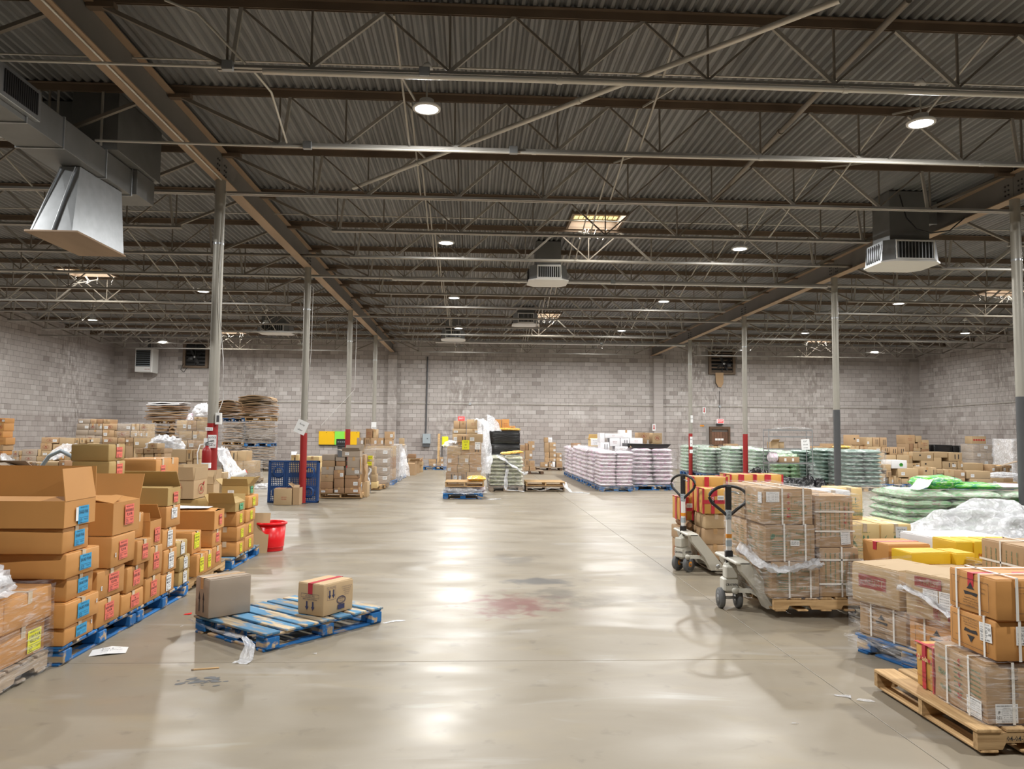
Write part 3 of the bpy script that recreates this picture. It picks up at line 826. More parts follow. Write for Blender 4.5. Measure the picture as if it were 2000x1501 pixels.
T, B_ = [(-5.22, 9.72), (-4.98, 9.72), (-4.93, 10.75), (-5.30, 10.75)], [(-5.48, 9.58), (-4.96, 9.56), (-4.90, 10.82), (-5.46, 10.82)]
pl.add([(x - o.x, y - o.y, 4.99 - o.z) for x, y in T] + [(x - o.x, y - o.y, 4.13 - o.z) for x, y in B_], [(0, 1, 2, 3), (7, 6, 5, 4), (0, 4, 5, 1), (1, 5, 6, 2), (2, 6, 7, 3), (3, 7, 4, 0)])
obj('flared_outlet', pl, M['galv'], t)
obj('outlet_rim', MB().cbox(*rel(-5.52, -4.88, 9.53, 10.85, 4.105, 4.13), .004), M['girderr'], t)
for a, b in (((-5.45, 9.60), (-5.21, 9.715)), ((-5.2, 9.57), (-5.03, 9.712))):
    obj('cross_break', MB().bar((a[0] - o.x, a[1] - .01 - o.y, .04), (b[0] - o.x, b[1] - .012 - o.y, .88), .02, .012), M['galv'], t)
obj('hanger_strap', MB().bar((-4.86 - o.x, 9.97 - o.y, 1.26), (-4.86 - o.x, 9.97 - o.y, 2.0), .03, .006, up=(0, 1, 0)), M['lsteel'], t)
obj('hanger_strap', MB().bar((-5.42 - o.x, 9.97 - o.y, 1.26), (-5.42 - o.x, 9.97 - o.y, 2.0), .03, .006, up=(0, 1, 0)), M['lsteel'], t)


def diffuser(label, x0, x1, y0, y1, z0, z1, zt, m, yaw=0):
    """square drop duct with a four way grille head"""
    cx, cy = (x0 + x1) / 2, (y0 + y1) / 2; w, d = x1 - x0, y1 - y0
    t = thing('air_duct', label, 'duct', (cx, cy, z0))
    obj('drop_duct', MB().cbox(-w / 2, w / 2, -d / 2, d / 2, z1 - z0 - .02, zt - z0, .004), M[m], t)
    h = z1 - z0
    e = .16
    pts = [(-w / 2, -d / 2 - e), (w / 2, -d / 2 - e), (w / 2 + e, -d / 2), (w / 2 + e, d / 2), (w / 2, d / 2 + e), (-w / 2, d / 2 + e), (-w / 2 - e, d / 2), (-w / 2 - e, -d / 2)]
    n = 8
    obj('diffuser_head', MB().add([(x * 1.0, y * 1.0, 0.03) for x, y in pts] + [(x * .93, y * .93, h) for x, y in pts], [tuple(range(n))[::-1], tuple(range(n, 2 * n))] + [(i, (i + 1) % n, n + (i + 1) % n, n + i) for i in range(n)]), M['galv'], t)
    obj('bottom_plate', MB().add([(x * 1.04, y * 1.04, 0) for x, y in pts] + [(x * 1.04, y * 1.04, .03) for x, y in pts], [tuple(range(n))[::-1], tuple(range(n, 2 * n))] + [(i, (i + 1) % n, n + (i + 1) % n, n + i) for i in range(n)]), M['white'] if m == 'ductd' else M['galv'], t)
    yg = -d / 2 - e - .004
    g = obj('grille', MB().box(-w * .45, w * .45, yg, yg + .02, .06, h - .05), M['dark'], t)
    f = MB()
    f.box(-w * .48, w * .48, yg - .012, yg, .035, .06).box(-w * .48, w * .48, yg - .012, yg, h - .05, h - .025).box(-w * .48, -w * .45, yg - .012, yg, .06, h - .05).box(w * .45, w * .48, yg - .012, yg, .06, h - .05)
    obj('grille_frame', f, M['white'], t)
    for q in range(11):
        x = -w * .42 + q * w * .084
        obj('louvre', cached(('louvre', round(h, 2)), lambda: MB().box(-.008, .008, -.012, 0, .06, h - .05), M['galv']), None, g, (x, yg, 0))
    for q in range(7):
        obj('louvre', cached(('louvre2', round(h, 2)), lambda: MB().box(-.012, 0, -.008, .008, .06, h - .05), M['mark']), None, g, (-w / 2 - e - .002, -d * .36 + q * d * .12, 0))
    return t


diffuser('large grey drop duct with a four way grille, near the dark painted column', 7.50, 8.24, 13.38, 13.98, 4.83, 5.24, 6.16, 'ductd')
diffuser('grey drop duct with a pale grille, in front of the second skylight', 1.40, 1.98, 17.55, 18.1, 5.22, 5.58, 6.16, 'ductd')
diffuser('second far drop duct with a pale grille, left of the second skylight', 1.50, 2.08, 26.95, 27.5, 5.55, 5.95, 6.16, 'ductd')
diffuser('small far drop duct with an open slotted grille, nearest the back wall', -1.15, -.55, 30.0, 30.6, 5.35, 5.72, 6.16, 'ductd')
diffuser('small far drop duct with a white plate in the bay with the silver duct', -8.1, -7.2, 29.4, 30.2, 5.45, 5.8, 6.16, 'ductd')
t = thing('air_duct', 'small grey duct box on the deck beside the large drop duct', 'duct', (8.45, 14.6, 5.75))
obj('duct_section', MB().cbox(-.15, .30, -.6, .5, 0, .40, .004), M['ductd'], t)
obj('end_flange', MB().cbox(-.17, .32, -.62, -.60, -.02, .42, .003), M['galv'], t)
cp = [(7.653, 13.3, 6.064), (7.708, 13.2, 5.613), (7.832, 13.1, 5.384), (8.031, 13, 5.288), (8.378, 13, 5.341), (8.656, 13, 5.578)]
pipe('flexible_conduit', 'black flexible cable looping down in front of the large drop duct', cp, .012, m='mark', cat='cable')

# ------------------------------------------------------------------ lettering and print
def text_geo(txt, size, bold=0.0):
    key = ('txt', txt, bold)
    if key not in CACHE:
        cu = bpy.data.curves.new('lettering', 'FONT')
        cu.body = txt; cu.size = 1.0; cu.resolution_u = 1; cu.align_x = 'CENTER'; cu.align_y = 'CENTER'; cu.offset = bold
        ob = bpy.data.objects.new('lettering', cu)
        me = ob.to_mesh()
        CACHE[key] = ([v.co.copy() for v in me.vertices], [tuple(p.vertices) for p in me.polygons])
        ob.to_mesh_clear()
        bpy.data.objects.remove(ob); bpy.data.curves.remove(cu)
    vs, fs = CACHE[key]
    return vs, fs


def put_text(mb, txt, x, y, size, wmax=None, bold=0.0, m=0, flip=False):
    vs, fs = text_geo(txt, size, bold)
    if not vs:
        return
    w = (max(v.x for v in vs) - min(v.x for v in vs)) * size
    sx = size * (min(1.0, wmax / w) if wmax and w > 0 else 1.0)
    k = -1 if flip else 1
    mb.add([(x + k * v.x * sx, y + k * v.y * size, 0) for v in vs], fs, m)


def rect(mb, x0, x1, y0, y1, m=0):
    mb.add([(x0, y0, 0), (x1, y0, 0), (x1, y1, 0), (x0, y1, 0)], [(0, 1, 2, 3)], m)


def frame(mb, x0, x1, y0, y1, t, m=0):
    rect(mb, x0, x1, y0, y0 + t, m); rect(mb, x0, x1, y1 - t, y1, m); rect(mb, x0, x0 + t, y0 + t, y1 - t, m); rect(mb, x1 - t, x1, y0 + t, y1 - t, m)


def arrow(mb, x, y, w, h, m=0, down=False):
    k = -1 if down else 1
    rect(mb, x - w * .22, x + w * .22, min(y - k * h / 2, y + k * h * .1), max(y - k * h / 2, y + k * h * .1), m)
    t = [(x - w / 2, y + k * h * .1, 0), (x + w / 2, y + k * h * .1, 0), (x, y + k * h / 2, 0)]
    mb.add(t if not down else t[::-1], [(0, 1, 2)], m)


def lines(mb, x0, x1, y, n, dy, t=.003, seed=1, m=0):
    r = random.Random(seed)
    for i in range(n):
        x = x0
        while x < x1 - .01:
            w = r.uniform(.008, .035); rect(mb, x, min(x1, x + w), y - i * dy - t / 2, y - i * dy + t / 2, m); x += w + .005


def barcode(mb, x0, x1, y0, y1, seed=1, m=0):
    r = random.Random(seed); x = x0
    while x < x1:
        w = r.choice((.0012, .002, .003)) * (x1 - x0) / .06; rect(mb, x, min(x1, x + w), y0, y1, m); x += w + r.choice((.0012, .002)) * (x1 - x0) / .06


def ellipse(mb, x, y, rx, ry, t, m=0, n=24):
    vs = []
    for j in range(n):
        c, s_ = cos(2 * pi * j / n), sin(2 * pi * j / n)
        vs += [(x + rx * c, y + ry * s_, 0), (x + (rx - t) * c, y + (ry - t) * s_, 0)]
    mb.add(vs, [(2 * j, (2 * j + 2) % (2 * n), (2 * j + 3) % (2 * n), 2 * j + 1) for j in range(n)], m)


def leafshape(mb, x, y, L_, w, a, m=0):
    n = 6; c, s_ = cos(a), sin(a)
    vs = []
    for i in range(n + 1):
        u = i / n; ww = w * sin(pi * u)
        vs += [(x + c * L_ * u - s_ * ww, y + s_ * L_ * u + c * ww, 0), (x + c * L_ * u + s_ * ww, y + s_ * L_ * u - c * ww, 0)]
    mb.add(vs, [(2 * i, 2 * i + 1, 2 * i + 3, 2 * i + 2) for i in range(n)], m)


def sticker_print(kind, w, h):
    """what is printed on a sticker, drawn in its own plane"""
    mb = MB()
    if kind in ('blu', 'pnk', 'pnk2', 'pnk3', 'yel', 'wht', 'grn'):
        rows = {'blu': ['DAGAD POHA'], 'pnk': ['RAVA IN-RICE', 'FLOUR'], 'pnk2': ['RAVA IDLI'], 'pnk3': ['SIL', 'BESAN FLOUR'], 'yel': ['CORN FLOUR', 'YELLOW'], 'wht': ['BAJRI FLOUR', 'MILLET'], 'grn': ['JOWAR']}[kind]
        put_text(mb, 'INDIAN FOODS', 0, h * .40, h * .11, w * .8)
        for i, t in enumerate(rows):
            put_text(mb, t, 0, h * (.2 - .2 * i) if len(rows) > 1 else h * .14, h * (.2 if len(rows) > 1 else .3), w * .86, .01)
        rect(mb, -w * .44, w * .44, -h * .17, -h * .155)
        lines(mb, -w * .42, -w * .08, -h * .24, 4, h * .065, h * .022, 3)
        put_text(mb, '10 kg', w * .14, -h * .28, h * .13, w * .2); put_text(mb, '22 lb', w * .34, -h * .28, h * .11, w * .16)
        rect(mb, -w * .44, w * .44, -h * .46, -h * .445)
    elif kind == 'note':
        for i, t in enumerate(('Rice flour', '20 box', 'qty 12')):
            put_text(mb, t, 0, h * (.25 - .25 * i), h * .19, w * .8)
    elif kind == 'noodle':
        put_text(mb, 'YING YANG MARRA NOODLES', 0, h * .40, h * .10, w * .92, .01)
        put_text(mb, '( 400g X 30 )', 0, h * .28, h * .08, w * .5)
        put_text(mb, 'F', -w * .34, h * .05, h * .24, w * .2, .02); put_text(mb, '252', -w * .34, -h * .22, h * .22, w * .22, .01)
        for i, (a, b) in enumerate((('Net Weight', 'Gross Weight'), ('12.00 Kg', '12.60 Kg'), ('Batch No', 'Best Before'), ('BI - S.N', 'DEC. 2026'))):
            put_text(mb, a, -w * .04, h * (.16 - .12 * i), h * .08, w * .24); put_text(mb, b, w * .28, h * (.16 - .12 * i), h * .08 if i < 3 else h * .11, w * .3)
        put_text(mb, 'PRODUCT OF INDIA', w * .1, -h * .32, h * .06, w * .5)
        put_text(mb, 'YING FOODS INC, U.S.A', w * .1, -h * .43, h * .085, w * .7, .01)
        rect(mb, -w * .2, -w * .195, -h * .4, h * .22); rect(mb, -w * .46, w * .46, h * .225, h * .23); rect(mb, -w * .2, w * .46, -h * .37, -h * .365)
    elif kind == 'verm':
        put_text(mb, 'PLAIN VERMICELLI', -w * .05, -h * .40, h * .13, w * .75, .01, flip=True)
        put_text(mb, '10', w * .34, h * .2, h * .24, w * .26, .01, flip=True); put_text(mb, 'BV', w * .34, -h * .08, h * .18, w * .24, .01, flip=True)
        put_text(mb, 'BETWEEN DEC 2025', -w * .1, h * .26, h * .12, w * .58, flip=True)
        put_text(mb, '8.40Kg 9.20Kg', -w * .12, -.02 * h, h * .12, w * .55, .01, flip=True)
        put_text(mb, 'YING FOODS INC U.S.A', 0, h * .42, h * .08, w * .7, flip=True)
        lines(mb, -w * .42, w * .2, h * .13, 2, h * .07, h * .02, 5); lines(mb, -w * .42, w * .2, -h * .14, 3, h * .07, h * .02, 6)
    elif kind == 'ship':
        put_text(mb, 'SEVAI NOODLES', 0, h * .40, h * .09, w * .7)
        for i in range(4):
            for j, t in enumerate(('24 X 1', '9.6 Kg', 'BB - 26')):
                put_text(mb, t, w * (-.3 + .3 * j), h * (.22 - .15 * i), h * .09, w * .26)
        rect(mb, -w * .45, w * .45, h * .30, h * .31)
        put_text(mb, 'IMPORTED BY FOODS INC, U.S.A', 0, -h * .40, h * .09, w * .86, .01)
    else:
        lines(mb, -w * .4, w * .4, h * .28, 4, h * .17, h * .06, 11)
    return mb


def face_print(kind, w, h):
    """print straight on a carton face"""
    mb = MB()
    if kind == 'uparrows':
        arrow(mb, -w * .18, -h * .05, w * .16, h * .62); arrow(mb, w * .18, -h * .05, w * .16, h * .62)
    elif kind == 'thisside':       # upside down carton
        frame(mb, -w * .36, w * .36, h * .14, h * .27, .002)
        put_text(mb, 'THIS SIDE UP', 0, h * .205, h * .075, w * .64, .004, flip=True)
        put_text(mb, 'HANDLE WITH CARE', 0, h * .085, h * .07, w * .74, .004, flip=True)
        arrow(mb, -w * .12, -h * .14, w * .14, h * .30, down=True); arrow(mb, w * .12, -h * .14, w * .14, h * .30, down=True)
    elif kind == 'oval':
        frame(mb, -w * .40, -w * .12, -h * .02, h * .38, .002)
        arrow(mb, -w * .32, h * .17, w * .10, h * .3, down=True); arrow(mb, -w * .19, h * .17, w * .10, h * .3, down=True)
        put_text(mb, 'HANDLE WITH CARE', -w * .26, h * .43, h * .05, w * .36, flip=True)
        ellipse(mb, w * .08, -h * .10, w * .16, h * .14, .006); ellipse(mb, w * .08, -h * .10, w * .13, h * .10, .003)
        put_text(mb, 'Golden', w * .08, -h * .06, h * .09, w * .22, flip=True); put_text(mb, 'Crop', w * .08, -h * .14, h * .09, w * .2, flip=True)
        rect(mb, -w * .04, w * .20, -h * .42, -h * .25)
        for i in range(5):
            put_text(mb, 'NET WEIGHT 10 KG PRODUCT', w * .27, h * (.34 - .07 * i), h * .045, w * (.36 - .05 * i), flip=True)
    elif kind == 'ai':
        ellipse(mb, 0, 0, w * .42, h * .40, w * .03)
        put_text(mb, 'Ai', 0, 0, h * .55, w * .5, .02); leafshape(mb, w * .22, h * .22, w * .3, w * .07, .8)
    elif kind == 'aismall':
        put_text(mb, 'Ai', 0, 0, h * .8, w * .55, .02); ellipse(mb, 0, 0, w * .48, h * .5, h * .06)
    elif kind == 'redarrow':
        arrow(mb, 0, 0, w * .6, h)
    elif kind == 'marks':
        put_text(mb, 'KEEP DRY', 0, h * .2, h * .3, w * .9); put_text(mb, 'FRAGILE', 0, -h * .25, h * .3, w * .9)
    elif kind == 'bars2':
        rect(mb, -w * .32, -w * .18, -h * .4, h * .4); rect(mb, w * .18, w * .32, -h * .4, h * .4)
    elif kind == 'bar1':
        rect(mb, -w * .14, w * .14, -h * .4, h * .4)
    elif kind == 'circles':
        for i in range(5):
            ellipse(mb, (i - 2) * w * .18, 0, w * .075, w * .075, w * .06)
    elif kind == 'everest':
        x = w * .45
        rect(mb, -x, x, -h * .14, h * .14)
    elif kind == 'everest2':
        put_text(mb, 'EVEREST', 0, 0, h * .24, w * .8, .02)
    elif kind == 'everestinfo':
        put_text(mb, 'INGREDIENTS', -w * .25, h * .38, h * .07, w * .4); put_text(mb, 'SPICES & MASALAS', -w * .2, h * .26, h * .07, w * .5)
        put_text(mb, '9 X 50 G', -w * .25, h * .02, h * .13, w * .45); put_text(mb, 'PACKED ON', -w * .25, -h * .2, h * .08, w * .4)
        frame(mb, w * .06, w * .2, -h * .36, h * .28, .004); lines(mb, w * .08, w * .18, h * .22, 7, h * .08, .008, 4)
        arrow(mb, w * .4, 0, w * .14, h * .7)
    elif kind == 'sevai':
        frame(mb, -w * .44, -w * .02, -h * .42, h * .42, .002); frame(mb, .0, w * .44, -h * .42, h * .42, .002)
        put_text(mb, "Savoury's", -w * .22, h * .24, h * .16, w * .40, .01); leafshape(mb, -w * .43, h * .12, w * .14, w * .04, 1.0)
        put_text(mb, 'Family', w * .22, h * .30, h * .12, w * .3)
        put_text(mb, 'BAMBOO', w * .20, h * .10, h * .09, w * .36, .01); put_text(mb, 'NOODLES', w * .2, -h * .02, h * .07, w * .3)
        put_text(mb, '24 X 16', w * .22, -h * .30, h * .13, w * .3, .01)
        lines(mb, -w * .41, -w * .08, h * .06, 6, h * .08, .006, 8)
    elif kind == 'sevai2':
        put_text(mb, 'Sweet', w * .18, h * .22, h * .13, w * .3, .01); put_text(mb, 'Treat', w * .26, h * .10, h * .13, w * .26, .01)
        put_text(mb, '240', w * .30, -h * .14, h * .14, w * .2, .01)
        frame(mb, w * .02, w * .46, .02 * h, h * .40, .002)
        lines(mb, -w * .44, -w * .1, h * .02, 6, h * .075, .005, 9); lines(mb, -.02, w * .2, -h * .05, 5, h * .08, .005, 10)
    elif kind == 'redscript':
        put_text(mb, 'S', 0, h * .36, h * .2, w * .9, .02); put_text(mb, 'e', 0, h * .14, h * .2, w * .9, .02); put_text(mb, 'v', 0, -h * .06, h * .2, w * .9, .02); put_text(mb, 'ai', 0, -h * .28, h * .22, w * .9, .02)
    elif kind == 'textcol':
        for i in range(7):
            x = -w * .42 + i * w * .14
            r = random.Random(i)
            y = h * .42
            while y > -h * .42:
                d = r.uniform(.01, .05); rect(mb, x, x + .006, max(y - d, -h * .42), y); y -= d + .006
    elif kind == 'lefttext':
        put_text(mb, 'Ready', -w * .32, h * .30, h * .10, w * .16, .01); put_text(mb, 'Rice', -w * .32, h * .02, h * .16, w * .18, .02); put_text(mb, 'Noodle', -w * .26, -h * .26, h * .14, w * .22, .02)
        lines(mb, -w * .08, w * .10, h * .3, 8, h * .085, .005, 12); lines(mb, w * .22, w * .44, h * .32, 8, h * .085, .005, 13)
    elif kind == 'checklist':
        for i in range(4):
            frame(mb, -w * .42, -w * .33, h * (.26 - .2 * i), h * (.36 - .2 * i), .002); put_text(mb, ('CHICKEN', 'VEGETABLE', 'BEEF', 'DUTY FREE')[i], -w * .05, h * (.31 - .2 * i), h * .08, w * .4, .008)
            rect(mb, -w * .46, w * .46, h * (.22 - .2 * i), h * (.225 - .2 * i))
    elif kind in ('verface', 'verfaceu'):
        f_ = kind == 'verfaceu'; k = -1 if f_ else 1
        frame(mb, -w * .44, w * .40, -h * .40, h * .38, .0022)
        mb.add([(-.035, k * h * .10, 0), (.035, k * h * .10, 0), (.02, k * h * .16, 0), (0, k * h * .30, 0), (-.02, k * h * .16, 0)][::k], [(0, 1, 2, 3, 4)])
        mb.add([(-.06, k * h * .02, 0), (.06, k * h * .02, 0), (.05, -k * h * .08, 0), (0, -k * h * .05, 0), (-.05, -k * h * .08, 0)][::-k], [(0, 1, 2, 3, 4)])
        for i in range(4):
            put_text(mb, ('Roasted Plain Vermicelli', 'Contents 20 packs x 450 gms', 'Net Wt 9.0 Kg  Gross 9.6 Kg', 'Product of India')[i], 0, k * h * (-.16 - .07 * i), h * .055, w * .55, .004, flip=f_)
        put_text(mb, 'Net Wt', -w * .32, k * h * .2, h * .05, w * .14, flip=f_); put_text(mb, 'Best Before', w * .28, k * h * .2, h * .05, w * .2, flip=f_)
        put_text(mb, 'Batch', w * .28, k * h * .08, h * .07, w * .16, flip=f_)
    elif kind == 'olive':
        put_text(mb, 'THIS SIDE UP', .01, h * .30, h * .045, w * .32); arrow(mb, -w * .06, h * .12, w * .08, h * .22); arrow(mb, w * .09, h * .12, w * .08, h * .22)
        rect(mb, -w * .12, w * .16, -h * .04, -h * .015); put_text(mb, 'FRAGILE', .01, -h * .10, h * .085, w * .34, .004)
        lines(mb, -w * .42, w * .42, -h * .2, 2, h * .055, .005, 14)
        barcode(mb, -w * .02, w * .38, -h * .42, -h * .30, 3); ellipse(mb, -w * .28, -h * .36, w * .05, h * .035, .003)
        leafshape(mb, -w * .44, h * .06, w * .26, w * .04, -1.0); leafshape(mb, -w * .44, h * .1, w * .2, w * .045, -1.5); leafshape(mb, -w * .42, h * .1, w * .16, w * .012, 1.0)
    elif kind == 'banner':
        put_text(mb, 'adn', w * .12, 0, h * .7, w * .6, .03); ellipse(mb, -w * .32, 0, w * .1, h * .3, .01)
    elif kind == 'adntext':
        put_text(mb, 'Cooking', 0, h * .3, h * .2, w * .8); put_text(mb, 'Desiccated Nuts', 0, 0, h * .24, w * .9, .01); put_text(mb, 'Net Wt', 0, -h * .3, h * .16, w * .5)
    elif kind == 'plant':
        for a in range(9):
            leafshape(mb, 0, -h * .1, w * .3, w * .06, a * pi / 8)
        rect(mb, -w * .2, w * .2, -h * .3, -h * .1)
    elif kind == 'qr':
        rect(mb, -w * .2, w * .2, -h * .2, h * .2)
    elif kind == 'wtext':
        put_text(mb, 'ORGANIC RICE CAKES', 0, h * .3, h * .12, w * .8); lines(mb, -w * .4, w * .4, 0, 3, h * .12, .01, 5)
    elif kind == 'wred':
        for i in (-1, 0, 1):
            leafshape(mb, i * w * .3 - .01, -h * .2, h * .5, h * .12, 1.5)
    else:
        put_text(mb, kind, 0, 0, h, w, .01)
    return mb


STK = {'blu': 'lblu', 'pnk': 'lpnk', 'pnk2': 'lpnk', 'pnk3': 'lpnk', 'yel': 'lyel', 'grn': 'lgrn'}
FACE = {'-y': (0, (pi / 2, 0, 0)), '+x': (1, (pi / 2, 0, pi / 2)), '-x': (2, (pi / 2, 0, -pi / 2)), '+y': (3, (pi / 2, 0, pi)), 'top': (4, (0, 0, 0))}


def on_face(face, w, d, h, u, v, off):
    if face == '-y': return (u, -d / 2 - off, h / 2 + v)
    if face == '+x': return (w / 2 + off, u, h / 2 + v)
    if face == '-x': return (-w / 2 - off, -u, h / 2 + v)
    if face == '+y': return (-u, d / 2 + off, h / 2 + v)
    return (u, v, h + off)


def sticker(root, face, dims, u, v, sw, sh, kind, tilt=0.0, off=.004):
    w, d, h = dims
    r = FACE[face][1]
    rot = Matrix.Rotation(r[2], 3, 'Z') @ Matrix.Rotation(r[0], 3, 'X') @ Matrix.Rotation(tilt, 3, 'Z')
    st = obj('sticker', cached(('sticker', round(sw, 3), round(sh, 3), STK.get(kind, 'paper')), lambda: MB().box(-sw / 2, sw / 2, -sh / 2, sh / 2, 0, .001), M[STK.get(kind, 'paper')]), None, root, on_face(face, w, d, h, u, v, off), rot.to_euler())
    if kind:
        obj('print', cached(('print', kind, round(sw, 3), round(sh, 3)), lambda: sticker_print(kind, sw, sh), M['ink']), None, st, (0, 0, .0018))
    return st


def prn(root, face, dims, u, v, sw, sh, kind, ink='ink', tilt=0.0, off=.004):
    w, d, h = dims
    r = FACE[face][1]
    rot = Matrix.Rotation(r[2], 3, 'Z') @ Matrix.Rotation(r[0], 3, 'X') @ Matrix.Rotation(tilt, 3, 'Z')
    return obj('print', cached(('fprint', kind, round(sw, 3), round(sh, 3), ink), lambda: face_print(kind, sw, sh), M[ink]), None, root, on_face(face, w, d, h, u, v, off), rot.to_euler())


# ------------------------------------------------------------------ cartons
def rbox(w, d, h, r=.008, k=1, bulge=.0, dent=0.0, seed=0):
    """box with worn round edges, faces slightly out of flat"""
    mb = MB()
    idx = {}
    def axis(a):
        inner = [(-a + r) + (2 * a - 2 * r) * i / (k + 1) for i in range(k + 2)]
        return [-a] + inner + [a]
    A = [axis(w / 2), axis(d / 2), axis(h / 2)]
    half = (w / 2, d / 2, h / 2)
    def pt(p):
        q = [max(-half[i] + r, min(half[i] - r, p[i])) for i in range(3)]
        dv = Vector([p[i] - q[i] for i in range(3)])
        if dv.length > 0: dv = dv.normalized() * r
        out = Vector(q) + dv
        n = Vector([0, 0, 0])
        for i in range(3):
            if abs(abs(p[i]) - half[i]) < 1e-9:
                n[i] = 1 if p[i] > 0 else -1
        if bulge and sum(abs(c) for c in n) == 1:
            f = 1.0
            for i in range(3):
                if n[i] == 0: f *= 1 - (p[i] / half[i]) ** 2
            out += n * bulge * f
        if dent:
            out += Vector(noise.noise_vector(Vector((p[0] * 6 + seed * 3.1, p[1] * 6 + seed, p[2] * 6)))) * dent
        return out
    def vid(p):
        key = tuple(round(c, 5) for c in p)
        if key not in idx:
            idx[key] = len(mb.v); mb.v.append(tuple(pt(p)))
        return idx[key]
    for ax in range(3):
        b, c = (ax + 1) % 3, (ax + 2) % 3
        for s in (-1, 1):
            for i in range(len(A[b]) - 1):
                for j in range(len(A[c]) - 1):
                    q = []
                    for (ii, jj) in ((i, j), (i + 1, j), (i + 1, j + 1), (i, j + 1)):
                        p = [0, 0, 0]; p[ax] = s * half[ax]; p[b] = A[b][ii]; p[c] = A[c][jj]
                        q.append(vid(p))
                    mb.f.append(tuple(q if s > 0 else q[::-1])); mb.m.append(0); mb.sm.append(True)
    mb.v = [(x, y, z + h / 2) for x, y, z in mb.v]
    return mb


def carton_mesh(w, d, h, near, seed, seam='x'):
    mb = rbox(w, d, h - .004, .007 if near else .006, 2 if near else 0, .007 if near else .004, .005 if near else .0, seed)
    # the two long top flaps meet in the middle with a gap
    g = .003; z0, z1 = h - .006, h
    if seam == 'x':
        mb.box(-w / 2 + .006, w / 2 - .006, -d / 2 + .006, -g, z0, z1); mb.box(-w / 2 + .006, w / 2 - .006, g, d / 2 - .006, z0, z1)
    else:
        mb.box(-w / 2 + .006, -g, -d / 2 + .006, d / 2 - .006, z0, z1); mb.box(g, w / 2 - .006, -d / 2 + .006, d / 2 - .006, z0, z1)
    return mb


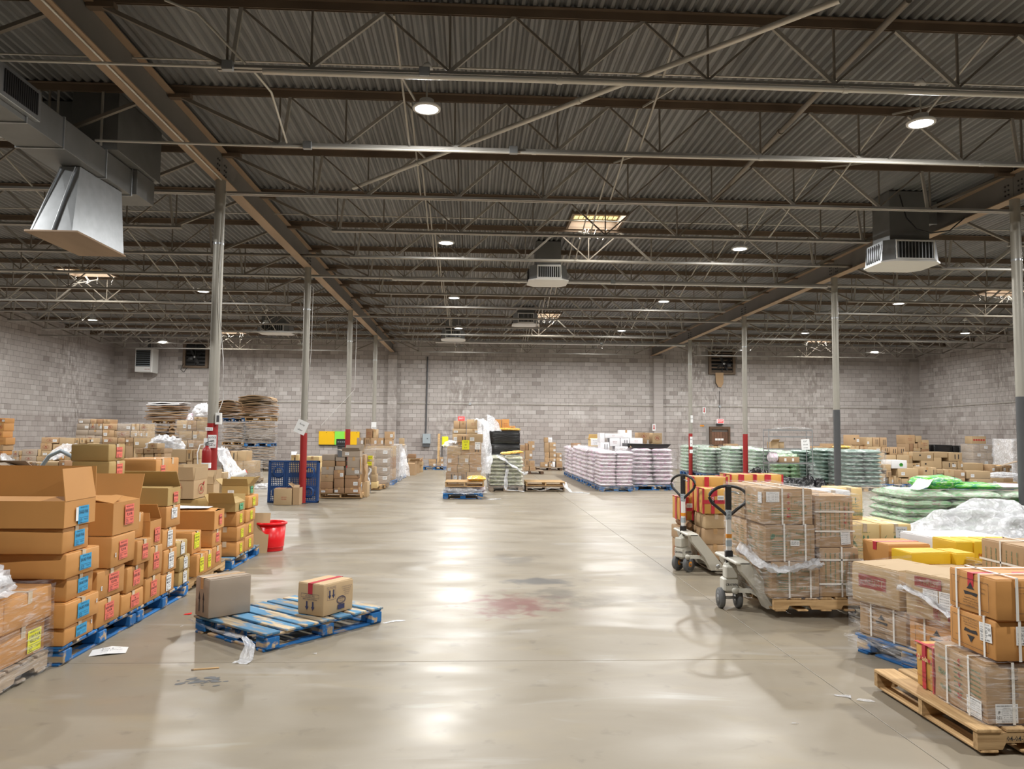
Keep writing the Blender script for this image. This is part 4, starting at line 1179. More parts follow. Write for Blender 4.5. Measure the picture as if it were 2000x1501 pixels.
def carton(label, x0, x1, y0, y1, z0, z1, col, yaw=0.0, near=False, tape=None, stickers=(), prints=(), straps=(), flaps=None, group=None, name='carton', cat='box', seam=None, tilt=None, inner=None, fill=None):
    w, d, h = x1 - x0, y1 - y0, z1 - z0 - .002
    if name == 'carton' and straps: name = 'strapped_carton'
    if name == 'carton' and flaps is not None: name = 'open_carton'
    if name == 'carton' and stickers: name = 'stickered_carton'
    root = thing(name, label, cat, ((x0 + x1) / 2, (y0 + y1) / 2, z0 + .001), yaw, group, rot=tilt)
    seam = seam or ('x' if w >= d else 'y')
    rd = lambda v: round(v, 2)
    if flaps is None:
        sd = RND.randrange(4)
        key = ('body', rd(w), rd(d), rd(h), near, sd if near else 0, seam, col)
        me = cached(key, lambda: carton_mesh(rd(w), rd(d), rd(h), near, sd, seam), M[col])
        obj('body', me, None, root, scale=(w / rd(w), d / rd(d), h / rd(h)))
        if tape:
            tw = .05 if near else .06
            drop = min(.09, h * .35)
            def mk():
                mb = MB(); e = .0055
                if seam == 'x':
                    mb.box(-w / 2 - e, w / 2 + e, -tw / 2, tw / 2, h + .001, h + .002)
                    mb.box(-w / 2 - e - .001, -w / 2 - e, -tw / 2, tw / 2, h - drop, h + .002); mb.box(w / 2 + e, w / 2 + e + .001, -tw / 2, tw / 2, h - drop, h + .002)
                else:
                    mb.box(-tw / 2, tw / 2, -d / 2 - e, d / 2 + e, h + .001, h + .002)
                    mb.box(-tw / 2, tw / 2, -d / 2 - e - .001, -d / 2 - e, h - drop, h + .002); mb.box(-tw / 2, tw / 2, d / 2 + e, d / 2 + e + .001, h - drop, h + .002)
                return mb
            obj('tape', cached(('tape', rd(w), rd(d), rd(h), seam, tape), mk, M[tape]), None, root)
    else:
        t = .006
        mb = MB()
        mb.cbox(-w / 2, w / 2, -d / 2, -d / 2 + t, 0, h, .001).cbox(-w / 2, w / 2, d / 2 - t, d / 2, 0, h, .001)
        mb.cbox(-w / 2, -w / 2 + t, -d / 2 + t, d / 2 - t, 0, h, .001).cbox(w / 2 - t, w / 2, -d / 2 + t, d / 2 - t, 0, h, .001)
        mb.box(-w / 2 + t, w / 2 - t, -d / 2 + t, d / 2 - t, 0, t)
        if fill is not None:
            mb.cbox(-w / 2 + t * 2, w / 2 - t * 2, -d / 2 + t * 2, d / 2 - t * 2, t, h * fill, .01, m=1)
        obj('body', mb, [M[col], M[inner or 'inn']], root)
        for f, (ang, ln) in flaps.items():
            ax = w if f in ('-y', '+y') else d
            rz = {'+y': 0, '-y': pi, '+x': -pi / 2, '-x': pi / 2}[f]
            lc = {'+y': (0, d / 2, h), '-y': (0, -d / 2, h), '+x': (w / 2, 0, h), '-x': (-w / 2, 0, h)}[f]
            fm = MB(); a2 = ax / 2 - .003
            fm.add([(-a2, 0, -t / 2), (a2, 0, -t / 2), (a2 - .012, ln, -t / 2), (-a2 + .012, ln, -t / 2), (-a2, 0, t / 2), (a2, 0, t / 2), (a2 - .012, ln, t / 2), (-a2 + .012, ln, t / 2)],
                   [(0, 3, 2, 1), (4, 5, 6, 7), (0, 1, 5, 4), (1, 2, 6, 5), (2, 3, 7, 6), (3, 0, 4, 7)])
            q = Matrix.Rotation(rz, 3, 'Z') @ Matrix.Rotation(radians(ang), 3, 'X')
            obj('flap', fm, M[col], root, lc, q.to_euler())
    dims = (w, d, h)
    off = .009 if near else .005
    for s_ in stickers:
        sticker(root, *s_[:1], dims, *s_[1:6], tilt=s_[6] if len(s_) > 6 else 0.0, off=off)
    for s_ in prints:
        prn(root, *s_[:1], dims, *s_[1:6], ink=s_[6] if len(s_) > 6 else 'ink', tilt=s_[7] if len(s_) > 7 else 0.0, off=off - .001)
    for ax, pos in straps:
        sw, e = .016, off + .001
        sm = MB()
        if ax == 'x':      # a band round the box in the x-z plane at y=pos
            for b in ((-w / 2 - e, w / 2 + e, h + e - .0015, h + e), (-w / 2 - e, w / 2 + e, -.0005, 0)):
                sm.box(b[0], b[1], pos - sw / 2, pos + sw / 2, b[2], b[3])
            sm.box(-w / 2 - e - .0015, -w / 2 - e, pos - sw / 2, pos + sw / 2, 0, h + e); sm.box(w / 2 + e, w / 2 + e + .0015, pos - sw / 2, pos + sw / 2, 0, h + e)
        elif ax == 'y':
            sm.box(pos - sw / 2, pos + sw / 2, -d / 2 - e, d / 2 + e, h + e - .0015, h + e)
            sm.box(pos - sw / 2, pos + sw / 2, -d / 2 - e - .0015, -d / 2 - e, 0, h + e); sm.box(pos - sw / 2, pos + sw / 2, d / 2 + e, d / 2 + e + .0015, 0, h + e)
        else:              # level band at height pos
            sm.box(-w / 2 - e, w / 2 + e, -d / 2 - e - .0015, -d / 2 - e, pos - sw / 2, pos + sw / 2); sm.box(-w / 2 - e - .0015, -w / 2 - e, -d / 2 - e, d / 2 + e, pos - sw / 2, pos + sw / 2)
            sm.box(w / 2 + e, w / 2 + e + .0015, -d / 2 - e, d / 2 + e, pos - sw / 2, pos + sw / 2)
        obj('strap', sm, M['strap'], root)
    return root


def small_carton(label, x0, x1, y0, y1, z0, z1, col, yaw=0.0, group=None, tilt=None, marks=()):
    """far carton: body with its flap seam and tape, plus what shows on its front"""
    return carton(label, x0, x1, y0, y1, z0, z1, col, yaw, False, 'tape' if RND.random() < .35 else None,
                  [m_ for m_ in marks if m_[0] != 'p'], [m_[1:] for m_ in marks if m_[0] == 'p'], group=group, tilt=tilt)


# ------------------------------------------------------------------ pallets
def boards(w, d, h, c=.004):
    """board lying along its own x"""
    return MB().cbox(-w / 2, w / 2, -d / 2, d / 2, 0, h, c)


def pallet(label, cx, cy, run='x', W=1.2, D=1.016, z0=0.0, kind='block', wood_='bluewood', top='bluetop', yaw=0.0, group=None, name='pallet', nb=7, stamp=None):
    """run = direction of the deck boards (D long); W is across them"""
    root = thing(name, label, 'pallet', (cx, cy, z0), yaw + (0 if run == 'x' else pi / 2), group)
    # local: deck boards along x (length D), stacked along y (W)
    t = .02
    rr = random.Random(label)
    bw = W / nb * .80
    for i in range(nb):
        wide = .135 if i in (0, nb - 1) else bw
        y = -W / 2 + wide / 2 if i == 0 else (W / 2 - wide / 2 if i == nb - 1 else -W / 2 + W * (i + .5) / nb)
        obj('deck_board', cached(('deck_board', round(D, 3), round(wide, 2), top), lambda: boards(D, round(wide, 2), t), M[top]), None, root, (rr.uniform(-.004, .004), y, .122), (0, 0, rr.uniform(-.006, .006)))
    if kind == 'block':
        for x in (-D / 2 + .07, 0, D / 2 - .07):
            obj('stringer_board', cached(('stringer_board', round(W, 3), wood_), lambda: boards(W, .10, .018), M[wood_]), None, root, (x, 0, .1035), (0, 0, pi / 2))
            for y in (-W / 2 + .073, 0, W / 2 - .073):
                obj('block', cached(('block', wood_), lambda: MB().cbox(-.07, .07, -.06, .06, 0, .085, .004), M[wood_]), None, root, (x, y, .0185))
            obj('bottom_board', cached(('bottom_board', round(W, 3), wood_), lambda: boards(W, .10, .018), M[wood_]), None, root, (x, 0, 0), (0, 0, pi / 2))
        for y in (-W / 2 + .06, W / 2 - .06):
            obj('bottom_board', cached(('bottom_board', round(D - .3, 3), wood_), lambda: boards((D - .36) / 1, .09, .018), M[wood_]), None, root, (0, y, 0.0))
    else:
        for x in (-D / 2 + .02, 0, D / 2 - .02):
            def mk():
                h = .088; L_ = W / 2 - .003
                n0, n1 = L_ * .32, L_ * .70
                pr = [(-L_, 0), (-n1 - .02, 0), (-n1, .036), (-n0, .036), (-n0 + .02, 0), (n0 - .02, 0), (n0, .036), (n1, .036), (n1 + .02, 0), (L_, 0), (L_, h), (-L_, h)]
                return MB().prism(pr, -.019, .019)
            obj('stringer', cached(('stringer', round(W, 3), wood_), mk, M[wood_]), None, root, (x, 0, .0335), (0, 0, pi / 2))
        for y in (-W / 2 + .07, -W / 4 + .03, 0, W / 4 - .03, W / 2 - .07):
            obj('bottom_board', cached(('bottom_board', round(D, 3), wood_), lambda: boards(D, .10, .016), M[wood_]), None, root, (0, y, .0165), (0, 0, rr.uniform(-.004, .004)))
    return root


# ------------------------------------------------------------------ sacks, film, crumpled plastic
def sack_mesh(seed, L_=1.0, w=1.0, t=1.0, nx=16, ny=10):
    mb = MB(); r = random.Random(seed)
    vs = []; ox = r.uniform(0, 50)
    def P(u, v, s):
        e = (max(0, 1 - abs(u) ** 4)) ** .5 * (max(0, 1 - abs(v) ** 4)) ** .5
        n = noise.noise(Vector((u * 1.8 + ox, v * 1.6, s * 3))) * .24 + noise.noise(Vector((u * 5 + ox, v * 4, s))) * .08
        z = s * .5 * e * (1 + n) 
        x = u * .5 * (1 - .05 * (1 - e)) + noise.noise(Vector((v * 2 + ox, 9, 1))) * .02
        y = v * .5 * (1 + .05 * noise.noise(Vector((u * 2, ox, 4))))
        return (x * L_, y * w, (z + .5) * t)
    top = [[P(-1 + 2 * i / nx, -1 + 2 * j / ny, 1) for j in range(ny + 1)] for i in range(nx + 1)]
    bot = [[P(-1 + 2 * i / nx, -1 + 2 * j / ny, -1) for j in range(ny + 1)] for i in range(nx + 1)]
    k = ny + 1
    vs = [p for row in top for p in row] + [p for row in bot for p in row]
    o = (nx + 1) * k; fs = []
    for i in range(nx):
        for j in range(ny):
            a, b, c, d = i * k + j, (i + 1) * k + j, (i + 1) * k + j + 1, i * k + j + 1
            fs += [(a, b, c, d), (o + d, o + c, o + b, o + a)]
    mb.add(vs, fs, 0, True)
    return mb


def sack(label, cx, cy, z, L_, w, t, m, yaw=0.0, group=None, name='sack', seed=None, tilt=0):
    s_ = RND.randrange(6) if seed is None else seed
    me = cached(('sack', s_, m), lambda: sack_mesh(s_), M[m])
    return obj(name, me, None, None, (cx, cy, z), (tilt, 0, yaw), label, 'sack', group, 'thing', (L_, w, t))


def sack_pallet(what, where, x0, x1, y0, y1, z0, z1, n, m, group, sides='f', pal=None, lean=0.0):
    """layers of sacks; sides: which rows can be seen (f = front row, l = row down the near flank)"""
    H = (z1 - z0) / n
    if pal:
        pallet(pal[0], (x0 + x1) / 2, (y0 + y1) / 2, 'x', (y1 - y0) * .98, (x1 - x0) * .98, z0 - .142, wood_=pal[1], top=pal[2], group=pal[3] if len(pal) > 3 else 'pallets under sacks')
    w, d = x1 - x0, y1 - y0
    for k in range(n):
        z = z0 + k * H - H * .08
        row = '%s layer up' % ORD[k + 1]
        dx = lean * k / n + RND.uniform(-.02, .02)
        for s_ in sides:
            if s_ == 'f':
                for q in range(2):
                    sack('%s, %s, %s end of front, %s' % (what, row, ('aisle', 'far')[q], where), x0 + w * (.25 + .5 * q) + dx, y0 + d * .24, z, w * .53, d * .5, H * 1.22, m, RND.uniform(-.04, .04), group)
            if s_ == 'l':
                sack('%s, %s, on aisle flank, %s' % (what, row, where), x0 + w * .26 + dx, y0 + d * .73, z, w * .53, d * .53, H * 1.22, m, RND.uniform(-.04, .04), group)
            if s_ == 'r':
                sack('%s, %s, on far flank, %s' % (what, row, where), x0 + w * .74 + dx, y0 + d * .73, z, w * .53, d * .53, H * 1.22, m, RND.uniform(-.04, .04), group)
            if s_ == 'F':
                for q in range(2):
                    sack('%s, %s, %s half, %s' % (what, row, ('aisle', 'far')[q], where), x0 + w * (.25 + .5 * q) + dx, (y0 + y1) / 2, z, w * .52, d * 1.0, H * 1.2, m, RND.uniform(-.04, .04), group)
            if s_ == 'A':
                sack('%s, %s, whole aisle flank, %s' % (what, row, where), x0 + w * .26 + dx, (y0 + y1) / 2, z, w * .53, d * 1.02, H * 1.2, m, RND.uniform(-.04, .04), group)
            if s_ == 'w':
                sack('%s, %s, %s' % (what, row, where), (x0 + x1) / 2 + dx, (y0 + y1) / 2, z, w * 1.02, d * 1.02, H * 1.22, m, RND.uniform(-.03, .03), group)


def wrap(label, x0, x1, y0, y1, z0, z1, m='film', seed=1, top=True, rough=.02, group=None, flare=0.0):
    """stretch film wound round a load: thin skin with creases"""
    mb = MB(); P = []
    n = 10
    def side(a, b):
        return [(a[0] + (b[0] - a[0]) * i / n, a[1] + (b[1] - a[1]) * i / n) for i in range(n)]
    w, d = x1 - x0, y1 - y0
    c = [(-w / 2, -d / 2), (w / 2, -d / 2), (w / 2, d / 2), (-w / 2, d / 2)]
    ring = side(c[0], c[1]) + side(c[1], c[2]) + side(c[2], c[3]) + side(c[3], c[0])
    N_ = len(ring); rows = 16
    for r in range(rows + 1):
        z = (z1 - z0) * r / rows
        fl = 1 + flare * (1 - r / rows) ** 3
        for x, y in ring:
            nv = noise.noise(Vector((x * 2.2 + seed * 7, y * 2.2, z * 7))) * rough + noise.noise(Vector((x * 7 + seed, y * 7, z * 16))) * rough * .5
            L2 = math.hypot(x, y)
            zz = z + noise.noise(Vector((x * 3, y * 3, seed))) * .02 * (r in (0, rows))
            P.append((x * fl + x / L2 * nv, y * fl + y / L2 * nv, zz))
    fs = [(r * N_ + i, r * N_ + (i + 1) % N_, (r + 1) * N_ + (i + 1) % N_, (r + 1) * N_ + i) for r in range(rows) for i in range(N_)]
    mb.add(P, fs, 0, True)
    if top:
        o = rows * N_
        P2 = []; g = 8
        for i in range(g + 1):
            for j in range(g + 1):
                x, y = -w / 2 + w * i / g, -d / 2 + d * j / g
                P2.append((x, y, z1 - z0 + .008 + .018 * noise.noise(Vector((x * 5 + seed, y * 5, 2)))))
        mb.add(P2, [(i * (g + 1) + j, (i + 1) * (g + 1) + j, (i + 1) * (g + 1) + j + 1, i * (g + 1) + j + 1) for i in range(g) for j in range(g)], 0, True)
    return obj('stretch_wrap', mb, M[m], None, ((x0 + x1) / 2, (y0 + y1) / 2, z0), label=label, cat='plastic wrap', group=group, kind='thing')


def crumple(label, cx, cy, z, sx, sy, sz, m='filmw', seed=1, n=3, name='plastic_sheet', cat='plastic sheet', amt=.35, sharp=3.0, yaw=0, group=None, res=1):
    """bunched up sheet: a dome thrown into folds, resting on z"""
    mb = MB(); U, V = 40 * res, 18 * res
    vs = []
    for i in range(U):
        a = 2 * pi * i / U
        for j in range(V + 1):
            b = (pi / 2) * j / V
            p = Vector((cos(a) * cos(b), sin(a) * cos(b), sin(b)))
            k = 1 + amt * (1 - abs(noise.noise(p * sharp + Vector((seed * 5, 0, 0)))) * 3) * .6 + amt * .4 * noise.noise(p * sharp * 2.7 + Vector((0, seed * 3, 0)))
            q = p * k
            vs.append((q.x * sx / 2, q.y * sy / 2, max(0.0, q.z * sz) if j else 0.0))
    fs = [(i * (V + 1) + j, ((i + 1) % U) * (V + 1) + j, ((i + 1) % U) * (V + 1) + j + 1, i * (V + 1) + j + 1) for i in range(U) for j in range(V)]
    mb.add(vs, fs, 0, True)
    return obj(name, mb, M[m], None, (cx, cy, z), (0, 0, yaw), label, cat, group, 'thing')


def drape(label, pts, w, m='filmw', seed=1, name='plastic_sheet', cat='plastic sheet', amp=.05, n=9, group=None):
    """sheet hung along a path of points, w wide, in long folds"""
    mb = MB(); P = [Vector(p) for p in pts]; rows = []
    fine = []
    for a, b in zip(P[:-1], P[1:]):
        for i in range(5):
            fine.append(a.lerp(b, i / 5))
    fine.append(P[-1])
    ws = w if isinstance(w, (list, tuple)) else [w, w]
    for i, p in enumerate(fine):
        q = fine[min(i + 1, len(fine) - 1)] - fine[max(i - 1, 0)]
        s_ = q.cross(Vector((0, 0, 1)))
        if s_.length < 1e-3: s_ = Vector((1, 0, 0))
        s_.normalize(); nrm = s_.cross(q).normalized()
        ww = ws[0] + (ws[1] - ws[0]) * i / (len(fine) - 1)
        for j in range(n + 1):
            t = j / n - .5
            f = noise.noise(Vector((t * 9 + seed, i * .35, seed))) * amp + noise.noise(Vector((t * 22, i * .6, seed + 4))) * amp * .4
            v = p + s_ * (t * ww) + nrm * f
            v.z = max(v.z, .003)
            rows.append(v)
    mb.add(rows, [(i * (n + 1) + j, i * (n + 1) + j + 1, (i + 1) * (n + 1) + j + 1, (i + 1) * (n + 1) + j) for i in range(len(fine) - 1) for j in range(n)], 0, True)
    return obj(name, mb, M[m], None, label=label, cat=cat, group=group, kind='thing')


def card_stack(label, x0, x1, y0, y1, z0, z1, n, m='brn', seed=1, over=.05, tops='krf', sag=.0, group=None):
    """flattened cartons piled flat: every sheet its own piece"""
    root = thing('flattened_cartons', label, 'cardboard', ((x0 + x1) / 2, (y0 + y1) / 2, z0), group=group)
    r = random.Random(seed); w, d, H = x1 - x0, y1 - y0, (z1 - z0) / n
    for i in range(n):
        ww, dd = w * r.uniform(.82, 1.0) + over * r.random(), d * r.uniform(.85, 1.0)
        g = 6
        b = r.uniform(-.012, .03); ox, oy = r.uniform(-.05, .05) * w, r.uniform(-.04, .04) * d
        vs = []
        for lay in (0, 1):
            for a in range(g + 1):
                for c in (0, 1):
                    u = a / g - .5
                    z = i * H + sag * (.25 - u * u) * (i / n) * 4 + b * math.sin(u * 6 + i) * .6 + noise.noise(Vector((u * 3, i * 1.7, seed))) * H * .5 + lay * H * .55
                    vs.append((ox + u * ww, oy + (c - .5) * dd, max(z, 0)))
        k = (g + 1) * 2; fs = []
        for a in range(g):
            p, q = a * 2, a * 2 + 2
            fs += [(k + p, k + q, k + q + 1, k + p + 1), (p + 1, q + 1, q, p), (p, q, k + q, k + p), (q + 1, p + 1, k + p + 1, k + q + 1)]
        fs += [(1, 0, k, k + 1), (g * 2, g * 2 + 1, k + g * 2 + 1, k + g * 2)]
        obj('cardboard_sheet', MB().add(vs, fs), M[tops if i >= n - 2 else r.choice((m, m, 'krf', 'dkin'))], root)
    return root


def heap(where, Y, rows, group=None, base=0.0, depth=.42, jit=.03, fill_base=True):
    """far cartons given as rows from the top: (x0, x1, z0, z1), colour, marks[, dy]. Anything with nothing under it gets plain cartons below it"""
    items = []
    for ri, row in enumerate(rows):
        for ci, it in enumerate(row):
            (a, b, z0, z1), col = it[0], it[1]
            marks = it[2] if len(it) > 2 else ''
            dy = it[3] if len(it) > 3 else 0.0
            items.append([a, b, z0, z1, col, marks, dy, ri, ci, len(row)])
    items.sort(key=lambda t: t[2])
    done = []
    nfill = 0
    for it in items:
        a, b, z0, z1, col, marks, dy, ri, ci, n = it
        sup = base
        for q in done:
            ov = min(b, q[1]) - max(a, q[0])
            if ov > .3 * (b - a) and abs(q[6] - dy) < depth * .8 and q[3] <= z0 + .10:
                sup = max(sup, q[3])
        if z0 - sup > .16:
            k = max(1, int((z0 - sup) / .75 + .5)); hh = (z0 - sup) / k
            for i in range(k):
                nfill += 1
                small_carton('plain carton hidden low in the stack, %s such, %s' % (ORD[min(nfill, 16)], where), a + .01, b - .01, Y + dy + .02, Y + dy + depth - .02, sup + i * hh, sup + (i + 1) * hh, RND.choice(('krf', 'tan', 'gry')), RND.uniform(-jit, jit) * .5, group)
        elif abs(z0 - sup) <= .16:
            z0 = sup
            if z1 - z0 < .08: z1 = z0 + .08
        it[2], it[3] = z0, z1
        done.append(it)
        w, h = b - a, z1 - z0
        mk = []
        desc = {'krf': 'brown', 'tan': 'tan', 'brn': 'dark', 'gry': 'greyish', 'ora': 'orange', 'wht': 'white', 'yel': 'yellowish', 'gol': 'golden'}[col]
        extra = ''
        for ch in marks:
            if ch == 'w': mk.append(('-y', w * .28 - (.5 * w if marks.count('w') > 1 and len(mk) else 0), -h * .05, min(.12, w * .3), min(.10, h * .4), 'smallship')); extra = ' with white sticker'
            if ch == 'W': mk.append(('-y', -w * .25, -h * .1, min(.12, w * .3), min(.10, h * .4), 'smallship')); extra = ' with white sticker'
            if ch == 'r': mk.append(('p', '-y', 0, 0, min(.22, w * .6), h * .5, 'aismall', 'inkdred')); extra += ' with red print'
            if ch == 'm': mk.append(('p', '-y', 0, 0, w * .6, h * .4, 'marks', 'inkdred')); extra += ' with red lettering'
            if ch == 'b': mk.append(('p', '-y', w * .1, 0, w * .5, h * .7, 'bars2', 'dkin' if False else 'ink')); extra += ' with two dark slots'
            if ch == 'q': mk.append(('p', '-y', -w * .15, h * .12, .14, .14, 'qr', 'ink')); extra += ' with dark square mark'
            if ch == 'c': mk.append(('p', '-y', 0, 0, w * .95, h * .8, 'circles', 'inkred')); extra += ' with red circles'
            if ch == 'p': mk.append(('p', '-y', w * .12, 0, min(.26, w * .6), h * .8, 'plant', 'leaf')); extra += ' with green plant print'
            if ch == '1': mk.append(('p', '-y', 0, 0, w * .5, h * .8, 'bar1', 'ink')); extra += ' with dark slot'
        ex = ' with ' + extra.split(' with ')[1] if extra else ''
        small_carton('%s carton%s, %s in %s row down, %s' % (desc, ex, ORD[ci + 1], ORD[ri + 1], where), a + .004, b - .004, Y + dy, Y + dy + depth, z0, z1, col, RND.uniform(-jit, jit), group, marks=mk)
    return done

# ================================================================== the orange carton row (label faces look at the aisle, +x)
XF = -2.92
pallet('blue painted pallet, first from camera under the orange cartons', -3.43, 6.37, 'x', 1.216, 1.016, wood_='bluewood', top='bluewood', group='pallets under the orange cartons')
pallet('blue painted pallet, second from camera under the orange cartons', -3.43, 7.60, 'x', 1.216, 1.016, wood_='bluewood', top='bluewood', group='pallets under the orange cartons')
pallet('bare pine pallet between the blue ones in the orange carton row', -3.50, 8.99, 'x', 1.216, 1.016, kind='stringer', wood_='pine', top='greywood', group='pallets under the orange cartons')
pallet('blue painted pallet, farthest along the orange carton row', -3.43, 10.22, 'x', 1.216, 1.016, wood_='bluewood', top='bluetop', group='pallets under the orange cartons')
G1 = 'orange cartons in the aisle row'


def oc(label, y0, y1, z0, z1, col='ora', stk=None, dx=0.0, depth=.45, su=0.0, sv=0.0, sw=None, sh=None, yaw=0.0, **kw):
    w, h = y1 - y0, z1 - z0
    st = []
    if stk:
        st.append(('+x', su, sv, sw or min(.16, w * .38), sh or min(.15, h * .62), stk))
        if stk == 'blu' and kw.pop('chip', False): st.append(('+x', w * .40, .02, .018, .028, 'tiny'))
        if kw.pop('chip2', False): st.append(('+x', -w * .36, -h * .1, .02, .034, 'tiny'))
    kw.pop('chip', None); kw.pop('chip2', None)
    return carton(label, XF - depth + dx, XF + dx, y0, y1, z0, z1, col, yaw, True, kw.pop('tape', 'ctape'), st, group=kw.pop('group', G1), **kw)


B1 = 'blue stickered stack'
oc('orange carton with blue sticker, lowest of the ' + B1, 5.75, 6.19, .144, .272, stk='blu', depth=.62, su=.02, chip=True, yaw=.02)
oc('orange carton with blue sticker, second up in the ' + B1, 5.74, 6.22, .274, .448, stk='blu', depth=.60, dx=.02, su=.0, chip=True, yaw=-.02)
oc('slightly crushed orange carton with blue sticker, third up in the ' + B1, 5.77, 6.18, .45, .618, stk='blu', depth=.62, dx=-.01, su=.03, yaw=.03)
oc('orange carton with torn blue sticker, fourth up in the ' + B1, 5.74, 6.21, .62, .80, stk='blu', depth=.70, dx=.015, su=.02, yaw=-.03)
oc('orange carton with blue sticker, fifth up in the ' + B1, 5.69, 6.08, .803, .985, stk='blu', depth=.72, dx=-.01, su=.04, yaw=.02)
c = carton('open orange carton with raised flaps, topmost of the ' + B1, XF - .78, XF + .01, 5.67, 6.13, .988, 1.18, 'ora', 0.01, True, None,
           [('+x', .03, -.02, .155, .13, 'blu'), ('+x', -.06, -.01, .045, .10, '')], flaps={'+x': (99, .235), '+y': (84, .235), '-y': (176, .225), '-x': (30, .22)}, group=G1, fill=.93)
P1 = 'pink stickered stack'
oc('orange carton with pink sticker, lowest of the first ' + P1, 6.24, 6.63, .144, .35, stk='pnk', depth=.46)
oc('battered orange carton with pink sticker, second up in the first ' + P1, 6.25, 6.69, .353, .58, stk='pnk', depth=.48, su=.03, chip2=True, yaw=-.04)
oc('big orange carton with pink sticker, third up in the first ' + P1, 6.38, 6.84, .583, .832, stk='pnk', depth=.44, dx=.02, su=-.02, chip2=True, yaw=.03)
carton('open orange carton with pink sticker, topmost of the first ' + P1, XF - .44, XF + .01, 6.43, 6.925, .836, 1.095, 'ora', 0, True, None, [('+x', .03, .02, .165, .165, 'pnk')],
       flaps={'+y': (62, .24), '-x': (20, .2), '-y': (165, .2), '+x': (170, .2)}, group=G1, fill=.9)
oc('orange carton with pink sticker, lowest of the second ' + P1, 6.66, 7.09, .144, .312, stk='pnk3', depth=.46, su=.03)
oc('leaning orange carton with pink sticker, second up in the second ' + P1, 6.72, 7.10, .315, .525, stk='pnk2', depth=.46, yaw=.05)
oc('narrow orange carton with pink sticker, third up in the second ' + P1, 6.86, 7.15, .528, .735, stk='pnk2', depth=.44, dx=.03, tape='ctape')
oc('orange carton squeezed behind an open one, topmost of the second ' + P1, 6.945, 7.16, .738, .96, depth=.42, dx=-.05)
oc('orange carton with pink sticker, lowest of the third ' + P1, 7.13, 7.46, .144, .365, stk='pnk3', depth=.46)
oc('orange carton with pink sticker, second up in the third ' + P1, 7.15, 7.46, .368, .635, stk='pnk3', depth=.46, dx=.01)
carton('open orange carton with pink sticker, topmost of the third ' + P1, XF - .42, XF, 7.17, 7.44, .638, .868, 'ora', .03, True, None, [('+x', .02, -.02, .12, .13, 'pnk3')], flaps={'-y': (100, .08), '+y': (120, .16), '-x': (60, .16)}, group=G1, fill=.8)
W1 = 'white stickered stack'
oc('orange carton with white sticker, lowest of the ' + W1, 7.485, 7.795, .144, .335, stk='wht', depth=.46, sw=.12, sh=.15)
oc('orange carton with white sticker, second up in the ' + W1, 7.50, 7.815, .338, .555, stk='wht', depth=.46, sw=.12, sh=.15, dx=.01)
oc('orange carton with white sticker, third up in the ' + W1, 7.475, 7.80, .558, .758, stk='wht', depth=.46, sw=.12, sh=.15)
oc('wide orange carton with torn white sticker, fourth up in the ' + W1, 7.515, 7.875, .761, .968, stk='wht', depth=.50, sw=.14, sh=.10, sv=.03, dx=.01)
carton('olive tan carton with raised lid and pink sticker, topmost of the ' + W1, XF - .62, XF + .01, 7.54, 7.86, .971, 1.14, 'olv', 0, True, None, [('+x', .02, -.01, .11, .10, 'pnk2')], flaps={'+y': (118, .17), '-y': (178, .155), '-x': (175, .15)}, group=G1, fill=.95)
S1 = 'short stack of small tan cartons'
oc('small tan carton with white sticker, lowest in the ' + S1, 7.92, 8.20, .144, .282, col='olv', stk='wht', depth=.36, sw=.10, sh=.11)
oc('small tan carton with white sticker, middle of the ' + S1, 7.90, 8.18, .285, .432, col='olv', stk='wht', depth=.36, sw=.10, sh=.11, dx=.01)
oc('small tan carton with white sticker, top of the ' + S1, 7.83, 8.12, .435, .588, col='olv', stk='wht', depth=.36, sw=.10, sh=.11)
oc('orange carton with bright yellow sticker, first at floor level on the pine pallet', 8.42, 8.66, .144, .37, stk='yel', depth=.44, sw=.11, sh=.15)
oc('orange carton with torn edge and yellow sticker, second on the pine pallet', 8.665, 8.90, .144, .372, stk='yel', depth=.44, sw=.09, sh=.14)
oc('orange carton with pink sticker, third on the pine pallet', 8.905, 9.22, .144, .378, stk='pnk2', depth=.44, sw=.12, sh=.12)
carton('orange carton with large yellow sticker, standing behind the small tan stack', XF - .50, XF - .06, 8.42, 8.70, .375, .61, 'ora', 0, True, 'ctape', [('+x', -.02, .02, .15, .16, 'yel')], group=G1)
oc('orange carton with inked pink sticker, second up at the end of the pine pallet', 8.915, 9.21, .381, .572, stk='pnk2', depth=.52, sw=.1, sh=.1, dx=-.01)
carton('wide orange carton with white sheet on it, third up at pine pallet end', XF - .66, XF + .01, 8.90, 9.24, .575, .785, 'ora', 0, True, None, [('+x', .02, 0, .09, .12, 'pnk2'), ('-y', -.20, -.06, .03, .025, 'tiny')], flaps={'-y': (172, .17), '+y': (174, .17)}, group=G1, fill=.9)
obj('loose_sheet', MB().add([(-.2, -.13, 0), (.22, -.11, .004), (.2, .13, 0), (-.22, .12, .012)], [(0, 1, 2, 3)]), M['paper'], None, (XF - .3, 9.05, .815), label='white paper sheet lying on the wide orange carton', cat='paper', kind='thing')
Y1 = 'yellow stickered block'
for k, (a, b) in enumerate(((.144, .322), (.325, .505), (.508, .69))):
    oc('orange carton with yellow sticker, near column of the %s, %s up' % (Y1, ORD[k + 1]), 9.77, 10.11, a, b, stk='yel', depth=.30, sw=.10, sh=.11, dx=(.0, .01, -.01)[k], yaw=(.03, -.02, .02)[k])
for k, (a, b) in enumerate(((.144, .332), (.335, .515), (.518, .682))):
    oc('orange carton with yellow sticker, far column of the %s, %s up' % (Y1, ORD[k + 1]), 10.125, 10.53, a, b, stk='yel', depth=.34, sw=.10, sh=.11, dx=(.0, -.005, .01)[k])
